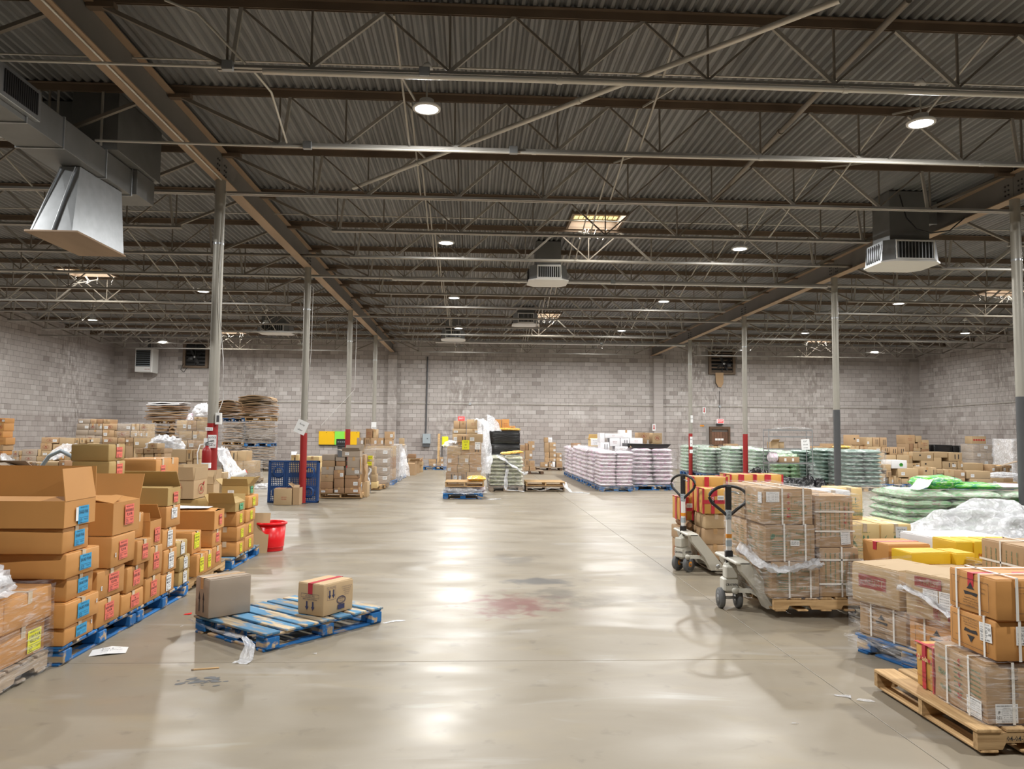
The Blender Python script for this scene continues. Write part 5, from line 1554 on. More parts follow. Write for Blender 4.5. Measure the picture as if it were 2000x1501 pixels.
oc('long orange carton with yellow sticker, across the top of the ' + Y1, 10.17, 10.62, .693, .852, stk='yel', depth=.40, sw=.12, sh=.11, dx=.02)
carton('open tan carton with green sticker, on the near column of the ' + Y1, XF - .34, XF - .01, 9.72, 10.13, .693, .80, 'olv', 0, True, None, [('+x', .02, .0, .15, .08, 'grn')], flaps={'-y': (70, .14), '+x': (150, .12), '+y': (60, .1), '-x': (60, .12)}, group=G1)
# second file of stacks behind the front one
T1 = 'tall olive tan stack'
for k in range(9):
    z0 = .144 + k * .1575
    carton('olive tan carton with pink sticker, %s up in the %s' % (ORD[k + 1], T1), XF - .80 + (.008 if k % 2 else 0), XF - .46 + (.008 if k % 2 else 0), 7.33, 7.66, z0, z0 + .155, 'olv', 0, True, 'ctape', [('+x', .03, 0, .12, .10, 'pnk2')], group=G1)
for k in range(6):
    z0 = .144 + k * .2
    carton('orange carton, %s up in the stack behind the white stickered one' % ORD[k + 1], -3.86, -3.39, 8.42, 8.78, z0, z0 + (.197 if k < 5 else .24), 'ora', .01 * (k % 3), True, 'ctape', [('+x', 0, -.01, .12, .12, 'pnk2')] if k == 5 else [], group=G1)
for k in range(6):
    z0 = .144 + k * .205
    carton('orange carton, %s up in the stack beyond the pine pallet stickers' % ORD[k + 1], -4.00, -3.56, 9.12, 9.52, z0, z0 + .202, 'ora', .012 * (k % 2), True, 'ctape', group=G1)
for k in range(3):
    carton('plain tan carton, %s up beneath the open red logo carton' % ORD[k + 1], -4.05, -3.45, 10.24, 10.76, .144 + k * .22, .144 + k * .22 + .217, 'olv', 0, True, 'ctape', group=G1)
carton('open tall carton with red round logo and a red up arrow, behind the orange row', -4.0, -3.62, 10.22, 10.72, .808, 1.05, 'tan', 0, True, None, [], [('+x', .02, 0, .26, .17, 'ai', 'inkred'), ('-y', .02, 0, .06, .17, 'redarrow', 'inkred')], flaps={'+x': (86, .16), '-y': (86, .17), '-x': (110, .2), '+y': (70, .2)})
carton('open tan carton with one flap up, between the red logo carton and column', -3.98, -3.58, 10.80, 11.15, .70, .96, 'tan', .1, True, None, flaps={'+x': (80, .2), '-y': (120, .2), '-x': (75, .22), '+y': (60, .2)})
for k in range(2):
    carton('plain tan carton under the open tan carton near the column, %s up' % ORD[k + 1], -4.0, -3.56, 10.79, 11.16, .001 + k * .35, .35 + k * .35, 'tan', 0, False, 'tape')
carton('open olive carton with green sticker and dark lid flap, on the long orange carton', XF - .36, XF - .02, 10.28, 10.56, .857, .985, 'olv', 0, True, None, [('+x', .0, .0, .12, .09, 'grn'), ('-y', -.05, -.03, .08, .06, 'note')], flaps={'-y': (78, .09), '+x': (55, .13), '-x': (40, .12), '+y': (70, .1)}, group=G1)
# grey open carton behind the blue stickered stack
for k in range(3):
    carton('grey brown carton, %s up behind the blue stickered stack' % ORD[k + 1], -4.22, -3.75, 6.3, 6.85, .001 + k * .36, .36 + k * .36, 'gry', 0, True, 'tape')
carton('open grey brown carton behind the raised orange flap', -4.22, -3.73, 6.28, 6.83, 1.085, 1.33, 'gry', 0, True, None, flaps={'-y': (20, .2), '+x': (155, .2), '-x': (10, .22), '+y': (150, .2)}, fill=.95)
# leaning sheet, bucket, paper, stick, paint
t = thing('cardboard_sheet', 'plain tan cardboard sheet leaning behind the yellow stickered block', 'cardboard', (-3.02, 10.98, 0))
obj('panel', MB().add([(-.22, .0, 0), (.16, .0, 0), (.16, .16, .54), (-.22, .16, .54), (-.22, .008, 0), (.16, .008, 0), (.16, .168, .54), (-.22, .168, .54)], [(0, 1, 2, 3), (7, 6, 5, 4), (0, 4, 5, 1), (1, 5, 6, 2), (2, 6, 7, 3), (3, 7, 4, 0)]), M['tan'], t)
t = thing('bucket', 'bright red plastic tub on the floor at the end of the orange row', 'bucket', (-2.88, 11.25, 0))
obj('tub', MB().lathe([(0, .012), (.165, .012), (.17, 0), (.175, .012), (.178, .06), (.183, .062), (.185, .075), (.205, .385), (.197, .385), (.17, .02), (0, .018)], 32), M['redpl'], t)
obj('rim', MB().lathe([(.200, .375), (.222, .372), (.226, .385), (.224, .40), (.212, .408), (.200, .404), (.197, .39)], 32), M['redpl'], t)
obj('bottom_ring', MB().lathe([(.172, .058), (.184, .058), (.186, .066), (.180, .07)], 32), M['redpl'], t)
t = thing('loose_sheet', 'creased white paper note lying on the floor beside the orange cartons', 'paper', (-2.77, 6.13, .002), .3)
obj('sheet', MB().add([(-.12, -.09, 0), (.0, -.1, .012), (.13, -.08, .002), (.13, .1, .0), (.01, .1, .016), (-.12, .09, .0)], [(0, 1, 4, 5), (1, 2, 3, 4)]), M['paper'], t)
pm = MB(); put_text(pm, 'Rice flour', 0.02, .03, .035, .18); put_text(pm, 'box (count)', 0.03, -.02, .03, .18)
obj('print', pm, M['ink'], t, (0, 0, .018))
t = thing('wood_sliver', 'thin pale wooden stick on the floor before the blue pallet', 'stick', (-1.88, 5.68, 0), .25)
obj('shaft', MB().cbox(-.085, .085, -.006, .006, .0, .01, .002), M['pine'], t)
obj('tip', MB().cbox(-.10, -.085, -.009, .009, .0, .013, .002), M['greywood'], t)
pm = MB(); r = random.Random(5)
for i in range(26):
    x, y = r.gauss(0, .09), r.gauss(0, .045); a = r.uniform(.01, .045); b = a * r.uniform(.3, .6); th = r.uniform(-.3, .9)
    pm.add([(x + a * cos(q * pi / 4) * cos(th) - b * sin(q * pi / 4) * sin(th), y + a * cos(q * pi / 4) * sin(th) + b * sin(q * pi / 4) * cos(th), .0012 + i * .00002) for q in range(8)], [tuple(range(8))])
obj('paint_splatter', pm, M['rubber'], None, (-1.84, 5.42, 0), label='dried grey paint splatter on the concrete floor', cat='paint', kind='stuff')
t = thing('scrap', 'small red scrap of tape on the floor by the blue pallets', 'scrap', (-2.62, 7.35, 0))
obj('piece', MB().add([(-.03, -.02, .001), (.04, -.015, .006), (.03, .03, .012), (-.03, .02, .002)], [(0, 1, 2, 3)]), M['redpl'], t)

# the empty blue pallet with two cartons
pallet('worn blue pallet alone on the open floor, carrying two cartons', -1.565, 6.865, 'x', 1.219, 1.0, yaw=-.70, wood_='bluewood', top='bluetop')
carton('brown carton with black up arrows and taped corners, on the lone blue pallet', -2.299, -1.929, 6.635, 6.875, .145, .468, 'gry', .785, True, 'tape', [], [('-x', 0, -.02, .2, .27, 'uparrows')])
carton('carton printed upside down with handling arrows, on the lone blue pallet', -1.451, -1.081, 6.69, 6.976, .145, .412, 'tan', 1.02, True, 'rtape', [], [('-x', 0, -.02, .28, .24, 'thisside', 'inkblu'), ('-y', .0, .0, .36, .24, 'oval', 'inkblu')])
drape('torn strip of clear film trailing off the lone blue pallet onto the floor', [(-1.72, 6.02, .135), (-1.66, 5.97, .09), (-1.66, 5.88, .01), (-1.68, 5.80, .004)], [.05, .13], 'filmw', 3, amp=.02)
drape('stretched clear film round the edge of the lone blue pallet', [(-2.36, 6.66, .12), (-2.05, 6.36, .10), (-1.75, 6.07, .12)], [.03, .06], 'film', 5, amp=.015)
drape('white strip of film on the floor beyond the lone blue pallet', [(-.78, 6.98, .004), (-.70, 7.05, .006), (-.60, 7.08, .004)], [.02, .05], 'filmw', 7, amp=.01)

# shrink wrapped pallet at the very left edge
pallet('grey pallet under the shrink wrapped cartons nearest the camera', -3.46, 5.12, 'x', 1.12, .96, wood_='greywood', top='greywood', kind='stringer')
for k, (a, b) in enumerate(((.146, .372), (.375, .60))):
    for q in range(2):
        e = .03 * k
        carton('orange brown carton inside shrink wrap, %s layer, %s from the camera' % (ORD[k + 1], ORD[q + 1]), -3.60, -3.01 + e, 4.58 + q * .555, 5.125 + q * .555 + e * .5, a, b, 'ora', 0, True, 'ctape', [('+x', .13, -.01, .16, .15, 'yel')] if (k == 0 and q == 1) else [], group='shrink wrapped cartons')
wrap('clear shrink wrap wound round the cartons nearest the camera', -3.63, -2.965, 4.54, 5.715, .02, .612, 'film', 2, rough=.012)
crumple('bunch of crumpled clear film on the shrink wrapped cartons', -3.22, 5.06, .635, .50, .62, .19, 'filmw', 3)

# ================================================================== carts, column fittings
t = thing('platform_cart', 'grey hoop handled cart half hidden behind the tall olive stack', 'cart', (-4.55, 9.0, 0))
obj('deck', MB().cbox(-.3, .3, -.25, .45, .16, .20, .006), M['greypaint'], t)
obj('handle', MB().tube([(-.22, -.25, .2), (-.22, -.26, 1.1), (-.2, -.26, 1.28), (-.12, -.26, 1.40), (.0, -.26, 1.46), (.12, -.26, 1.40), (.2, -.26, 1.28), (.22, -.26, 1.1), (.22, -.25, .2)], .022, 10), M['panelgrey'], t)
for x in (-.22, .22):
    for y in (-.18, .36):
        obj('wheel', cached(('wheel', 'cart'), lambda: MB().lathe([(0, -.02), (.07, -.02), (.078, -.012), (.078, .012), (.07, .02), (0, .02)], 16, axis='x')), M['rubber'], t, (x, y, .08))
        obj('caster_fork', cached(('caster_fork', 'cart'), lambda: MB().cbox(-.03, -.022, -.02, .02, 0, .09, .001).cbox(.022, .03, -.02, .02, 0, .09, .001)), M['galv'], t, (x, y, .075))
t = thing('fire_extinguisher', 'red fire extinguisher hung on the nearest red column', 'extinguisher', (-4.05, 11.93, 1.08))
obj('cylinder', MB().lathe([(0, 0), (.06, .0), (.068, .012), (.068, .30), (.055, .345), (.028, .365), (.022, .39), (0, .39)], 20), M['redpaint'], t)
obj('valve', MB().cbox(-.02, .02, -.025, .025, .385, .43, .004), M['galv'], t)
obj('handle', MB().bar((-.02, 0, .43), (.10, 0, .47), .02, .008).bar((-.02, 0, .415), (.09, 0, .42), .02, .008), M['black'], t)
obj('hose', MB().tube([(-.02, -.01, .41), (-.09, -.03, .40), (-.12, -.05, .28), (-.11, -.055, .12), (-.10, -.05, .06)], .011, 8), M['white'], t)
obj('label', MB().lathe([(.0692, .05), (.0692, .13)], 20), M['paper'], t)
def sign(label, cx, cy, cz, w, h, lines_=(), m='paper', ink='ink', yaw=0.0, tilt=0.0, cat='sign', name='paper_sign', size=.2):
    t = thing(name, label, cat, (cx, cy, cz), rot=(pi / 2, tilt, yaw))
    obj('sheet', MB().box(-w / 2, w / 2, -h / 2, h / 2, 0, .002), M[m], t)
    if lines_:
        pm = MB()
        for i, tx in enumerate(lines_):
            put_text(pm, tx, 0, h * (.5 - (i + .7) / (len(lines_) + .4)), h * size, w * .88, .01)
        obj('print', pm, M[ink], t, (0, 0, .003))
    return t
sign('white notice on the nearest red column above the extinguisher', -4.0, 12.005, 1.53, .13, .20, ('NOTICE', 'FIRE', 'CHECK'))
sign('smaller white notice on the nearest red column', -4.09, 12.005, 1.50, .07, .16, ('INSPECT',))
sign('white strip label high on the red paint of the nearest column', -4.05, 12.01, 1.72, .11, .05, ('AISLE A',), size=.5)
t = thing('outlet_box', 'pale grey outlet box on the nearest red column with a hanging cord', 'outlet', (-3.92, 12.03, 1.88))
obj('box', MB().cbox(-.04, .04, -.04, .04, -.09, .09, .004), M['white'], t); obj('cover', MB().cbox(-.02, .02, -.045, -.04, -.05, .05, .002), M['greypaint'], t)
pipe('hanging_cord', 'thin white cord hanging from the roof beside the nearest red column', [(-3.907, 12, 5.417), (-3.964, 12, 4.241), (-3.959, 12, 3.599), (-3.871, 12, 2.805), (-3.851, 12, 2.173), (-3.92, 12.0, 1.97)], .006, m='white', cat='cord')
pipe('hanging_cord', 'thin pale cord hanging beside the second red column', [(-3.872, 18.4, 5.147), (-3.884, 18.4, 3.67), (-3.932, 18.4, 2.693), (-3.93, 18.4, 1.98)], .006, m='white', cat='cord')
pipe('hanging_cord', 'thin pale cord hanging beside the third red column', [(-3.807, 24.8, 5.374), (-3.823, 24.8, 3.058), (-4.86, 24.8, 1.9)], .007, m='white', cat='cord')
sign('tilted white paper taped on the second red column', -4.07, 18.39, 1.80, .27, .32, ('Keep', 'clear'), tilt=.4)
sign('paper sheet on the plain column farthest along the orange carton row', -4.02, 31.2, 1.85, .20, .50, ('STOP',))
sign('white label stripe on the red column nearest the wooden door', 8.92, 31.21, 1.42, .11, .40, ('ROW', 'B'), m='paper')
sign('small white label low on the red column nearest the wooden door', 8.92, 31.21, 1.02, .14, .14, ('7',))
sign('white notice high on the red column nearest the wooden door', 8.95, 31.21, 2.35, .10, .30, ('EXT',))
sign('white and red arrow sign on the back wall near the exit', 11.52, 37.97, 2.93, .16, .32, (), cat='sign')
sign('white and red arrow sign on the pilaster above the cartons', 8.93, 37.77, 2.05, .16, .34, (), cat='sign')
for x, y, z in ((11.52, 37.966, 2.93), (8.93, 37.766, 2.05)):
    pm = MB(); arrow(pm, 0, 0, .11, .26, down=True)
    o_ = [q for q in bpy.data.objects if q.get('label', '').startswith('white and red arrow sign') and abs(q.location.x - x) < .05][0]
    obj('print', pm, M['inkred'], o_, (0, 0, .004))
sign('small orange plate on the back wall beside the door', 11.41, 37.97, 2.16, .20, .07, ('PUSH',), m='orange', size=.5)
sign('small black plate on the left wall above the cartons', -17.42, 25.2, 1.65, .42, .05, (), m='mark', yaw=pi / 2)

# ================================================================== back wall fittings
door = obj('door_1', MB().box(11.77, 11.87, 37.86, 38.05, 0, 2.12).box(12.71, 12.81, 37.86, 38.05, 0, 2.12).box(11.87, 12.71, 37.86, 38.05, 1.98, 2.12).box(11.87, 12.71, 38.03, 38.05, 0, 1.98), M['darkwood'], kind='structure')
for q in range(6):
    w = .84 / 6
    obj('plank', cached(('plank', 'door'), lambda: MB().cbox(-.066, .066, -.02, .02, 0, 1.84, .004), M['doorw']), None, door, (11.94 + q * w, 37.97, .02))
obj('push_bar', MB().cbox(11.92, 12.6, 37.90, 37.94, 1.18, 1.24, .004), M['darkwood'], door)
for q in range(3):
    obj('notice', cached(('notice', 'door'), lambda: MB().cbox(-.065, .065, -.004, .004, -.05, .05, .001), M['paper']), None, door, (12.12 + q * .15, 37.945, 1.48))
for q in range(2):
    obj('lower_panel', cached(('lowerp', 'door'), lambda: MB().cbox(-.16, .16, -.006, .006, 0, .6, .003), M['tan']), None, door, (12.08 + q * .37, 37.945, .5))
t = thing('exit_sign', 'lit red exit sign above the brown wooden door', 'sign', (12.32, 37.9, 2.39))
obj('case', MB().cbox(-.17, .17, -.02, .06, -.11, .11, .006), M['exitw'], t)
obj('panel', MB().box(-.15, .15, -.023, -.02, -.09, .09), M['exit'], t)
pm = MB(); put_text(pm, 'EXIT', 0, 0, .13, .24, .015)
obj('lettering', pm, M['paper'], t, (0, -.026, 0), (pi / 2, 0, 0))
obj('bracket', MB().cbox(-.2, .12, 0, .06, -.20, -.115, .004), M['mark'], t)
sign('small red exit plate over the tall film wrapped stack', -0.62, 37.95, 2.4, .32, .2, ('EXIT',), m='exit', ink='paper', size=.55)
for lab, x0, x1, z0, z1, card in (('exhaust fan in a rusty wooden frame, beside the louvred heater', -14.15, -12.95, 4.74, 6.02, False), ('exhaust fan in a rusty frame with cardboard hanging below, near the wooden door', 11.75, 13.1, 4.74, 6.03, True)):
    cx, w, h = (x0 + x1) / 2, x1 - x0, z1 - z0
    t = thing('exhaust_fan', lab, 'fan', (cx, 37.9, z0))
    obj('frame', MB().cbox(-w / 2, -w / 2 + .12, -.06, .1, 0, h, .004).cbox(w / 2 - .12, w / 2, -.06, .1, 0, h, .004).cbox(-w / 2 + .12, w / 2 - .12, -.06, .1, 0, .10, .004).cbox(-w / 2 + .12, w / 2 - .12, -.06, .1, h - .1, h, .004), M['rust'], t)
    obj('back_panel', MB().box(-w / 2 + .1, w / 2 - .1, .085, .099, .08, h - .08), M['dark'], t)
    for q in range(6):
        obj('shutter_slat', cached(('shutter_slat', round(w, 2)), lambda: MB().bar((-w / 2 + .12, 0, 0), (w / 2 - .12, 0, 0), .012, .075), M['mark' if not card else 'rust']), None, t, (0, .06, .17 + q * (h - .3) / 5.5))
    for q in range(4):
        a = q * pi / 2 + .5
        obj('fan_blade', cached(('fan_blade', q), lambda: MB().bar((cos(a) * .06, 0, sin(a) * .06), (cos(a) * .38, .02, sin(a) * .38), .02, .13, up=(-sin(a), .4, cos(a))), M['mark']), None, t, (.1 if card else -.05, .0, h * .42))
    obj('hub', MB().lathe([(0, -.05), (.06, -.05), (.08, .05), (0, .05)], 14, axis='y'), M['galv'], t, (.1 if card else -.05, -.02, h * .42))
    obj('motor', MB().lathe([(0, -.1), (.09, -.1), (.1, .0), (.1, .08), (0, .1)], 14, axis='x'), M['greypaint'], t, (-.2 if not card else .35, -.03, h * .36))
    obj('brace', MB().bar((-w / 2 + .1, -.02, h * .42), (w / 2 - .1, -.02, h * .42), .03, .04).bar((.0, -.02, .1), (.0, -.02, h - .1), .03, .04), M['mark'], t)
    if card:
        obj('cardboard_flap', MB().add([(-.36, -.07, .08), (.05, -.07, .08), (.04, -.08, -.45), (-.08, -.09, -.66), (-.22, -.08, -.62), (-.34, -.08, -.42)], [(0, 5, 4, 3, 2, 1)]).add([(-.36, -.06, .08), (.05, -.06, .08), (.04, -.07, -.45), (-.08, -.08, -.66), (-.22, -.07, -.62), (-.34, -.07, -.42)], [(0, 1, 2, 3, 4, 5)]), M['krf'], t)
    else:
        obj('cord', MB().tube([(-.55, -.07, .2), (-.66, -.08, -.1), (-.5, -.08, -.22), (-.35, -.07, .02)], .014, 6), M['mark'], t)
t = thing('unit_heater', 'white louvred unit heater hung in the far left corner', 'heater', (-15.66, 37.0, 4.45))
obj('case', MB().cbox(-.37, .37, 0, .62, 0, 1.13, .01), M['white'], t)
obj('opening', MB().box(-.33, .33, -.004, .001, .26, 1.04), M['dark'], t)
for q in range(8):
    obj('louvre', cached(('louvre', 'heater'), lambda: MB().bar((-.335, -.02, 0), (.335, -.02, 0), .07, .008).cbox(-.335, .335, -.06, -.054, -.008, .008, .001), M['panelgrey']), None, t, (0, .01, .30 + q * .098))
obj('side_panel', MB().cbox(.37, .46, -.05, .62, -.03, 1.13, .01), M['white'], t)
pm = MB(); put_text(pm, 'HEATER', .2, .12, .07, .3)
obj('print', pm, M['inkdred'], t, (0, -.003, 0), (pi / 2, 0, 0))
for x in (-.3, .3):
    obj('hanger_rod', cached(('hanger_rod',), lambda: MB().tube([(0, .3, 1.13), (0, .3, 1.72)], .012, 6), M['mark']), None, t, (x, 0, 0))
obj('flue', MB().tube([(.1, .4, 1.13), (.1, .4, 1.62)], .07, 12), M['greypaint'], t)
t = thing('electric_panel', 'grey electric panel box on the back wall', 'panel', (-2.30, 37.88, 1.16))
obj('case', MB().cbox(-.19, .19, -.10, .1, 0, .48, .006), M['panelgrey'], t)
obj('door', MB().cbox(-.18, .18, -.112, -.10, .02, .46, .004), M['panelgrey'], t)
obj('latch', MB().cbox(.02, .06, -.125, -.112, .22, .26, .002), M['mark'], t)
obj('wireway', MB().cbox(-.20, .16, -.06, .1, -.16, -.01, .004), M['greypaint'], t)
t = thing('notice_board', 'orange yellow board with a bright green middle panel, on the back wall', 'board', (-6.55, 37.9, 1.04))
for q, (a, b, m_) in enumerate(((-.98, -.22, 'hiyel'), (-.215, .26, 'higrn'), (.265, .98, 'hiyel'))):
    obj('panel', MB().cbox(a, b, -.02, .05, .03, .68, .006), M[m_], t)
obj('lower_edge', MB().cbox(-.98, .98, -.03, .05, 0, .028, .004), M['mark'], t)
for x in (-.6, -.25, .5, .85):
    obj('fixing', cached(('fixing',), lambda: MB().lathe([(0, -.03), (.018, -.03), (.018, -.019), (0, -.019)], 10, axis='y'), M['mark']), None, t, (x, 0, .62))
t = thing('charger', 'dark box charger on a shelf in front of the orange yellow board', 'charger', (-5.35, 31.6, 1.15))
obj('case', MB().cbox(-.2, .2, -.15, .15, 0, .26, .01), M['mark'], t); obj('shelf', MB().cbox(-.22, .25, -.2, .2, -.03, 0, .004), M['greypaint'], t)
obj('stand', MB().cbox(-.15, .15, -.12, .12, -1.15, -.03, .006), M['greypaint'], t)
for q in range(4):
    obj('dial', cached(('dial',), lambda: MB().lathe([(0, -.165), (.025, -.165), (.025, -.15), (0, -.15)], 10, axis='y'), M['panelgrey']), None, t, (-.12 + q * .08, 0, .14))

# ================================================================== heaps by the left wall
HL = 'heap by the left wall'
heap('stack at left edge', 20.0, [[((-12.01, -11.81, 1.85, 1.97), 'ora', 'rw')], [((-12.01, -11.82, 1.65, 1.85), 'ora', 'r')], [((-12, -11.84, 1.48, 1.65), 'ora', 'r')], [((-11.99, -11.77, 1.32, 1.48), 'ora', 'm')], [((-11.98, -11.81, 1.15, 1.3), 'krf', '')], [((-11.97, -11.83, 1.04, 1.15), 'ora', 'r')]], 'cartons by the left wall')
heap(HL, 24.5, [
    [((-13.35, -12.82, 1.28, 1.45), 'krf', 'rw'), ((-12.81, -12.34, 1.25, 1.44), 'tan', ''), ((-12.33, -12.21, 1.26, 1.43), 'tan', '1'), ((-12.2, -12.05, 1.27, 1.44), 'tan', '1'), ((-11.98, -11.77, 1.3, 1.44), 'tan', '1w')],
    [((-13.37, -13.02, 1.08, 1.27), 'krf', 'r'), ((-13, -12.69, 1.05, 1.24), 'tan', 'r'), ((-12.68, -12.47, 1.09, 1.22), 'krf', '')],
    [((-14.2, -14.02, 0.84, 1.03), 'gry', 'r'), ((-14.01, -13.91, 0.89, 1.03), 'tan', ''), ((-13.91, -13.45, 0.88, 1.08), 'gry', 'r'), ((-13.44, -13.34, 0.88, 1.08), 'tan', ''), ((-13.34, -12.88, 0.88, 1.04), 'tan', 'W'), ((-12.81, -12.62, 0.77, 0.92), 'ora', 'w')],
    [((-14.19, -14, 0.69, 0.84), 'gry', 'W'), ((-13.93, -13.48, 0.7, 0.88), 'gry', 'r'), ((-13.47, -12.94, 0.72, 0.87), 'tan', 'r')]], 'cartons by the left wall')
heap('front of wall heap', 21.0, [
    [((-12.44, -12.2, 0.68, 0.78), 'krf', 'm'), ((-12.19, -12.09, 0.68, 0.8), 'tan', 'm'), ((-12.08, -11.82, 0.75, 0.83), 'gry', ''), ((-11.82, -11.55, 0.71, 0.83), 'gry', 'r'), ((-11.54, -11.4, 0.72, 0.82), 'tan', 'W'), ((-11.39, -10.99, 0.73, 0.84), 'tan', ''), ((-10.97, -10.81, 0.76, 0.87), 'brn', 'w')],
    [((-12.55, -12.19, 0.58, 0.68), 'tan', ''), ((-12.18, -11.68, 0.58, 0.69), 'tan', 'm'), ((-11.68, -11.26, 0.61, 0.7), 'tan', ''), ((-11.26, -10.72, 0.61, 0.72), 'tan', 'm')]], 'cartons by the left wall')
drape('long clear film sheet sliding down the left wall heap', [(-12.299, 24.3, 1.264), (-12.382, 24, 1.113), (-12.376, 23.6, 0.939), (-12.47, 23.4, 0.808)], [.7, .5], 'filmw', 11, amp=.06)
drape('torn clear film hanging on the stack at the left edge', [(-11.699, 19.8, 1.089), (-11.56, 19.7, 0.953), (-11.399, 19.6, 0.87)], [.12, .4], 'filmw', 12, amp=.05)
heap('big corner block', 28.0, [
    [((-14.02, -13.6, 1.92, 2.08), 'gry', 'W'), ((-13.6, -13.38, 1.92, 2.08), 'krf', 'm'), ((-13.37, -13.16, 1.92, 2.08), 'brn', ''), ((-13.15, -12.91, 1.94, 2.07), 'krf', '')],
    [((-14.06, -13.62, 1.7, 1.91), 'gry', 'w'), ((-13.61, -13.4, 1.7, 1.91), 'gry', 'r'), ((-13.39, -13.18, 1.7, 1.91), 'gry', 'w'), ((-13.17, -12.65, 1.69, 1.92), 'krf', 'rW'), ((-12.64, -12.17, 1.68, 1.92), 'gry', 'w'), ((-12.16, -11.89, 1.68, 1.92), 'tan', 'W'), ((-11.88, -11.59, 1.68, 1.92), 'tan', 'r')],
    [((-14.08, -13.66, 1.5, 1.69), 'gry', ''), ((-13.66, -13.17, 1.51, 1.69), 'gry', ''), ((-13.16, -12.75, 1.45, 1.69), 'krf', 'W'), ((-12.75, -12.21, 1.43, 1.67), 'krf', 'r'), ((-12.19, -11.95, 1.43, 1.67), 'tan', 'w'), ((-11.95, -11.76, 1.44, 1.67), 'tan', 'w'), ((-11.76, -11.58, 1.44, 1.67), 'tan', 'w')],
    [((-14.09, -13.75, 1.25, 1.5), 'gry', 'W'), ((-13.75, -13.42, 1.25, 1.5), 'gry', 'r'), ((-13.42, -13.17, 1.24, 1.49), 'gry', 'm'), ((-13.16, -12.63, 1.23, 1.44), 'krf', 'Wr'), ((-12.62, -12.37, 1.24, 1.42), 'krf', 'm'), ((-12.36, -12.08, 1.24, 1.43), 'krf', 'W'), ((-12.07, -11.57, 1.09, 1.43), 'tan', 'W')]], 'cartons in the corner block', depth=.6, jit=.005)
wrap('shiny film round the upper end of the big block stack', (-12.65, -11.58, 1.43, 1.94)[0], (-12.65, -11.58, 1.43, 1.94)[1] + .03, 27.94, 28.66, (-12.65, -11.58, 1.43, 1.94)[2], (-12.65, -11.58, 1.43, 1.94)[3] + .02, 'film', 9, rough=.03)
heap('row behind the orange cartons', 13.6, [
    [((-5.63, -5.46, 1.4, 1.47), 'tan', 'r')],
    [((-5.83, -5.69, 1.29, 1.38), 'krf', 'm'), ((-5.69, -5.52, 1.29, 1.38), 'krf', 'm'), ((-5.52, -5.33, 1.3, 1.38), 'krf', 'm')]], 'cartons behind the orange row', depth=.35)
heap('tan row left of nearest column', 14.4, [[((-5.55, -5.25, 1.11, 1.35), 'olv'if 0 else 'tan', ''), ((-5.25, -5.14, 1.14, 1.35), 'tan', '1'), ((-5.14, -5.01, 1.18, 1.35), 'tan', 'm')]], 'cartons behind the orange row', depth=.4)
crumple('heap of crumpled clear film on cartons beside the flattened stacks', -7.89, 20.2, 1.21, .85, .6, .32, 'filmw', 4)
for k in range(2):
    carton('brown carton under the crumpled film heap, %s up' % ORD[k + 1], -8.12, -7.63, 19.95, 20.5, .001 + k * .44, .44 + k * .44, 'krf')
# wrapped cartons left of the nearest column
GW = 'film wrapped stack near nearest column'
pallet('pallet under the film wrapped stack near the nearest column', -7.93, 22.4, 'x', .8, .86, wood_='greywood', top='greywood', kind='stringer')
heap(GW, 22.0, [
    [((-7.85, -7.65, 1.99, 2.08), 'tan', '')],
    [((-8.32, -8.04, 1.69, 1.98), 'tan', 'w'), ((-8.03, -7.77, 1.69, 1.98), 'krf', 'W'), ((-7.77, -7.56, 1.69, 1.98), 'tan', '')],
    [((-8.25, -7.89, 1.44, 1.68), 'tan', ''), ((-7.88, -7.57, 1.44, 1.68), 'tan', 'W')],
    [((-8.38, -8.02, 1.19, 1.42), 'tan', 'W'), ((-8.01, -7.57, 1.19, 1.43), 'krf', 'W')],
    [((-8.36, -8.01, 0.8, 1.18), 'tan', ''), ((-8, -7.56, 0.8, 1.19), 'krf', '')]], 'film wrapped cartons', base=.143, depth=.7, jit=.0)
wrap('film round the wrapped stack near the nearest column', -8.36, -7.53, 21.95, 22.75, .15, 2.0, 'film', 14, rough=.03)
crumple('white plastic heaped on top of the wrapped stack near the nearest column', -7.72, 22.4, 2.12, .62, .6, .30, 'filmw', 21)
crumple('red and white crumpled bag on the wrapped stack near the nearest column', -8.02, 22.2, 2.0, .16, .2, .16, 'spink', 22, name='crumpled_bag', cat='bag')

# flattened carton stacks and wrapped bales by the back wall
GC = 'flattened carton stacks'
x0, x1, z0, z1 = (-14.13, -13.25, 1.59, 2.11)
pallet('low grey pallet under the first flattened carton stack from the left', (x0 + x1) / 2, 34.6, 'x', 1.1, x1 - x0, wood_='greywood', top='greywood', kind='stringer')
card_stack('lower flattened carton stack, leftmost on the back wall side', x0, x1, 34.05, 35.1, .145, z1 - .15, 12, 'brn', 3, .12, group=GC)
pallet('pine pallet between the two leftmost flattened carton stacks', (x0 + x1) / 2 + .35, 34.6, 'x', 1.1, x1 - x0 + .3, z0=z1 - .13, wood_='pine', top='pine', kind='stringer')
card_stack('upper flattened carton stack with a ragged top, leftmost on the back wall side', x0 - .1, x1 + .55, 34.05, 35.1, z1 + .02, z1 + .85, 10, 'brn', 4, .15, tops='wht', group=GC)
a = (-13.06, -12.63, 1.25, 2.02)
card_stack('short purple brown bale of flattened cartons beside the leftmost stacks', a[0], a[1], 33.65, 34.4, .001, a[3], 14, 'krf', 5, .03, group=GC)
BL1, BL2 = (-10.67, -9.75, 1.23, 2.08), (-9.74, -8.39, 1.19, 2.12)
BL1u, BL2u = (-10.98, -9.86, 2.25, 2.92), (-10.14, -8.6, 2.26, 3.16)
BL1, BL2 = list(BL1), list(BL2)
pw = BL2[1] - .30
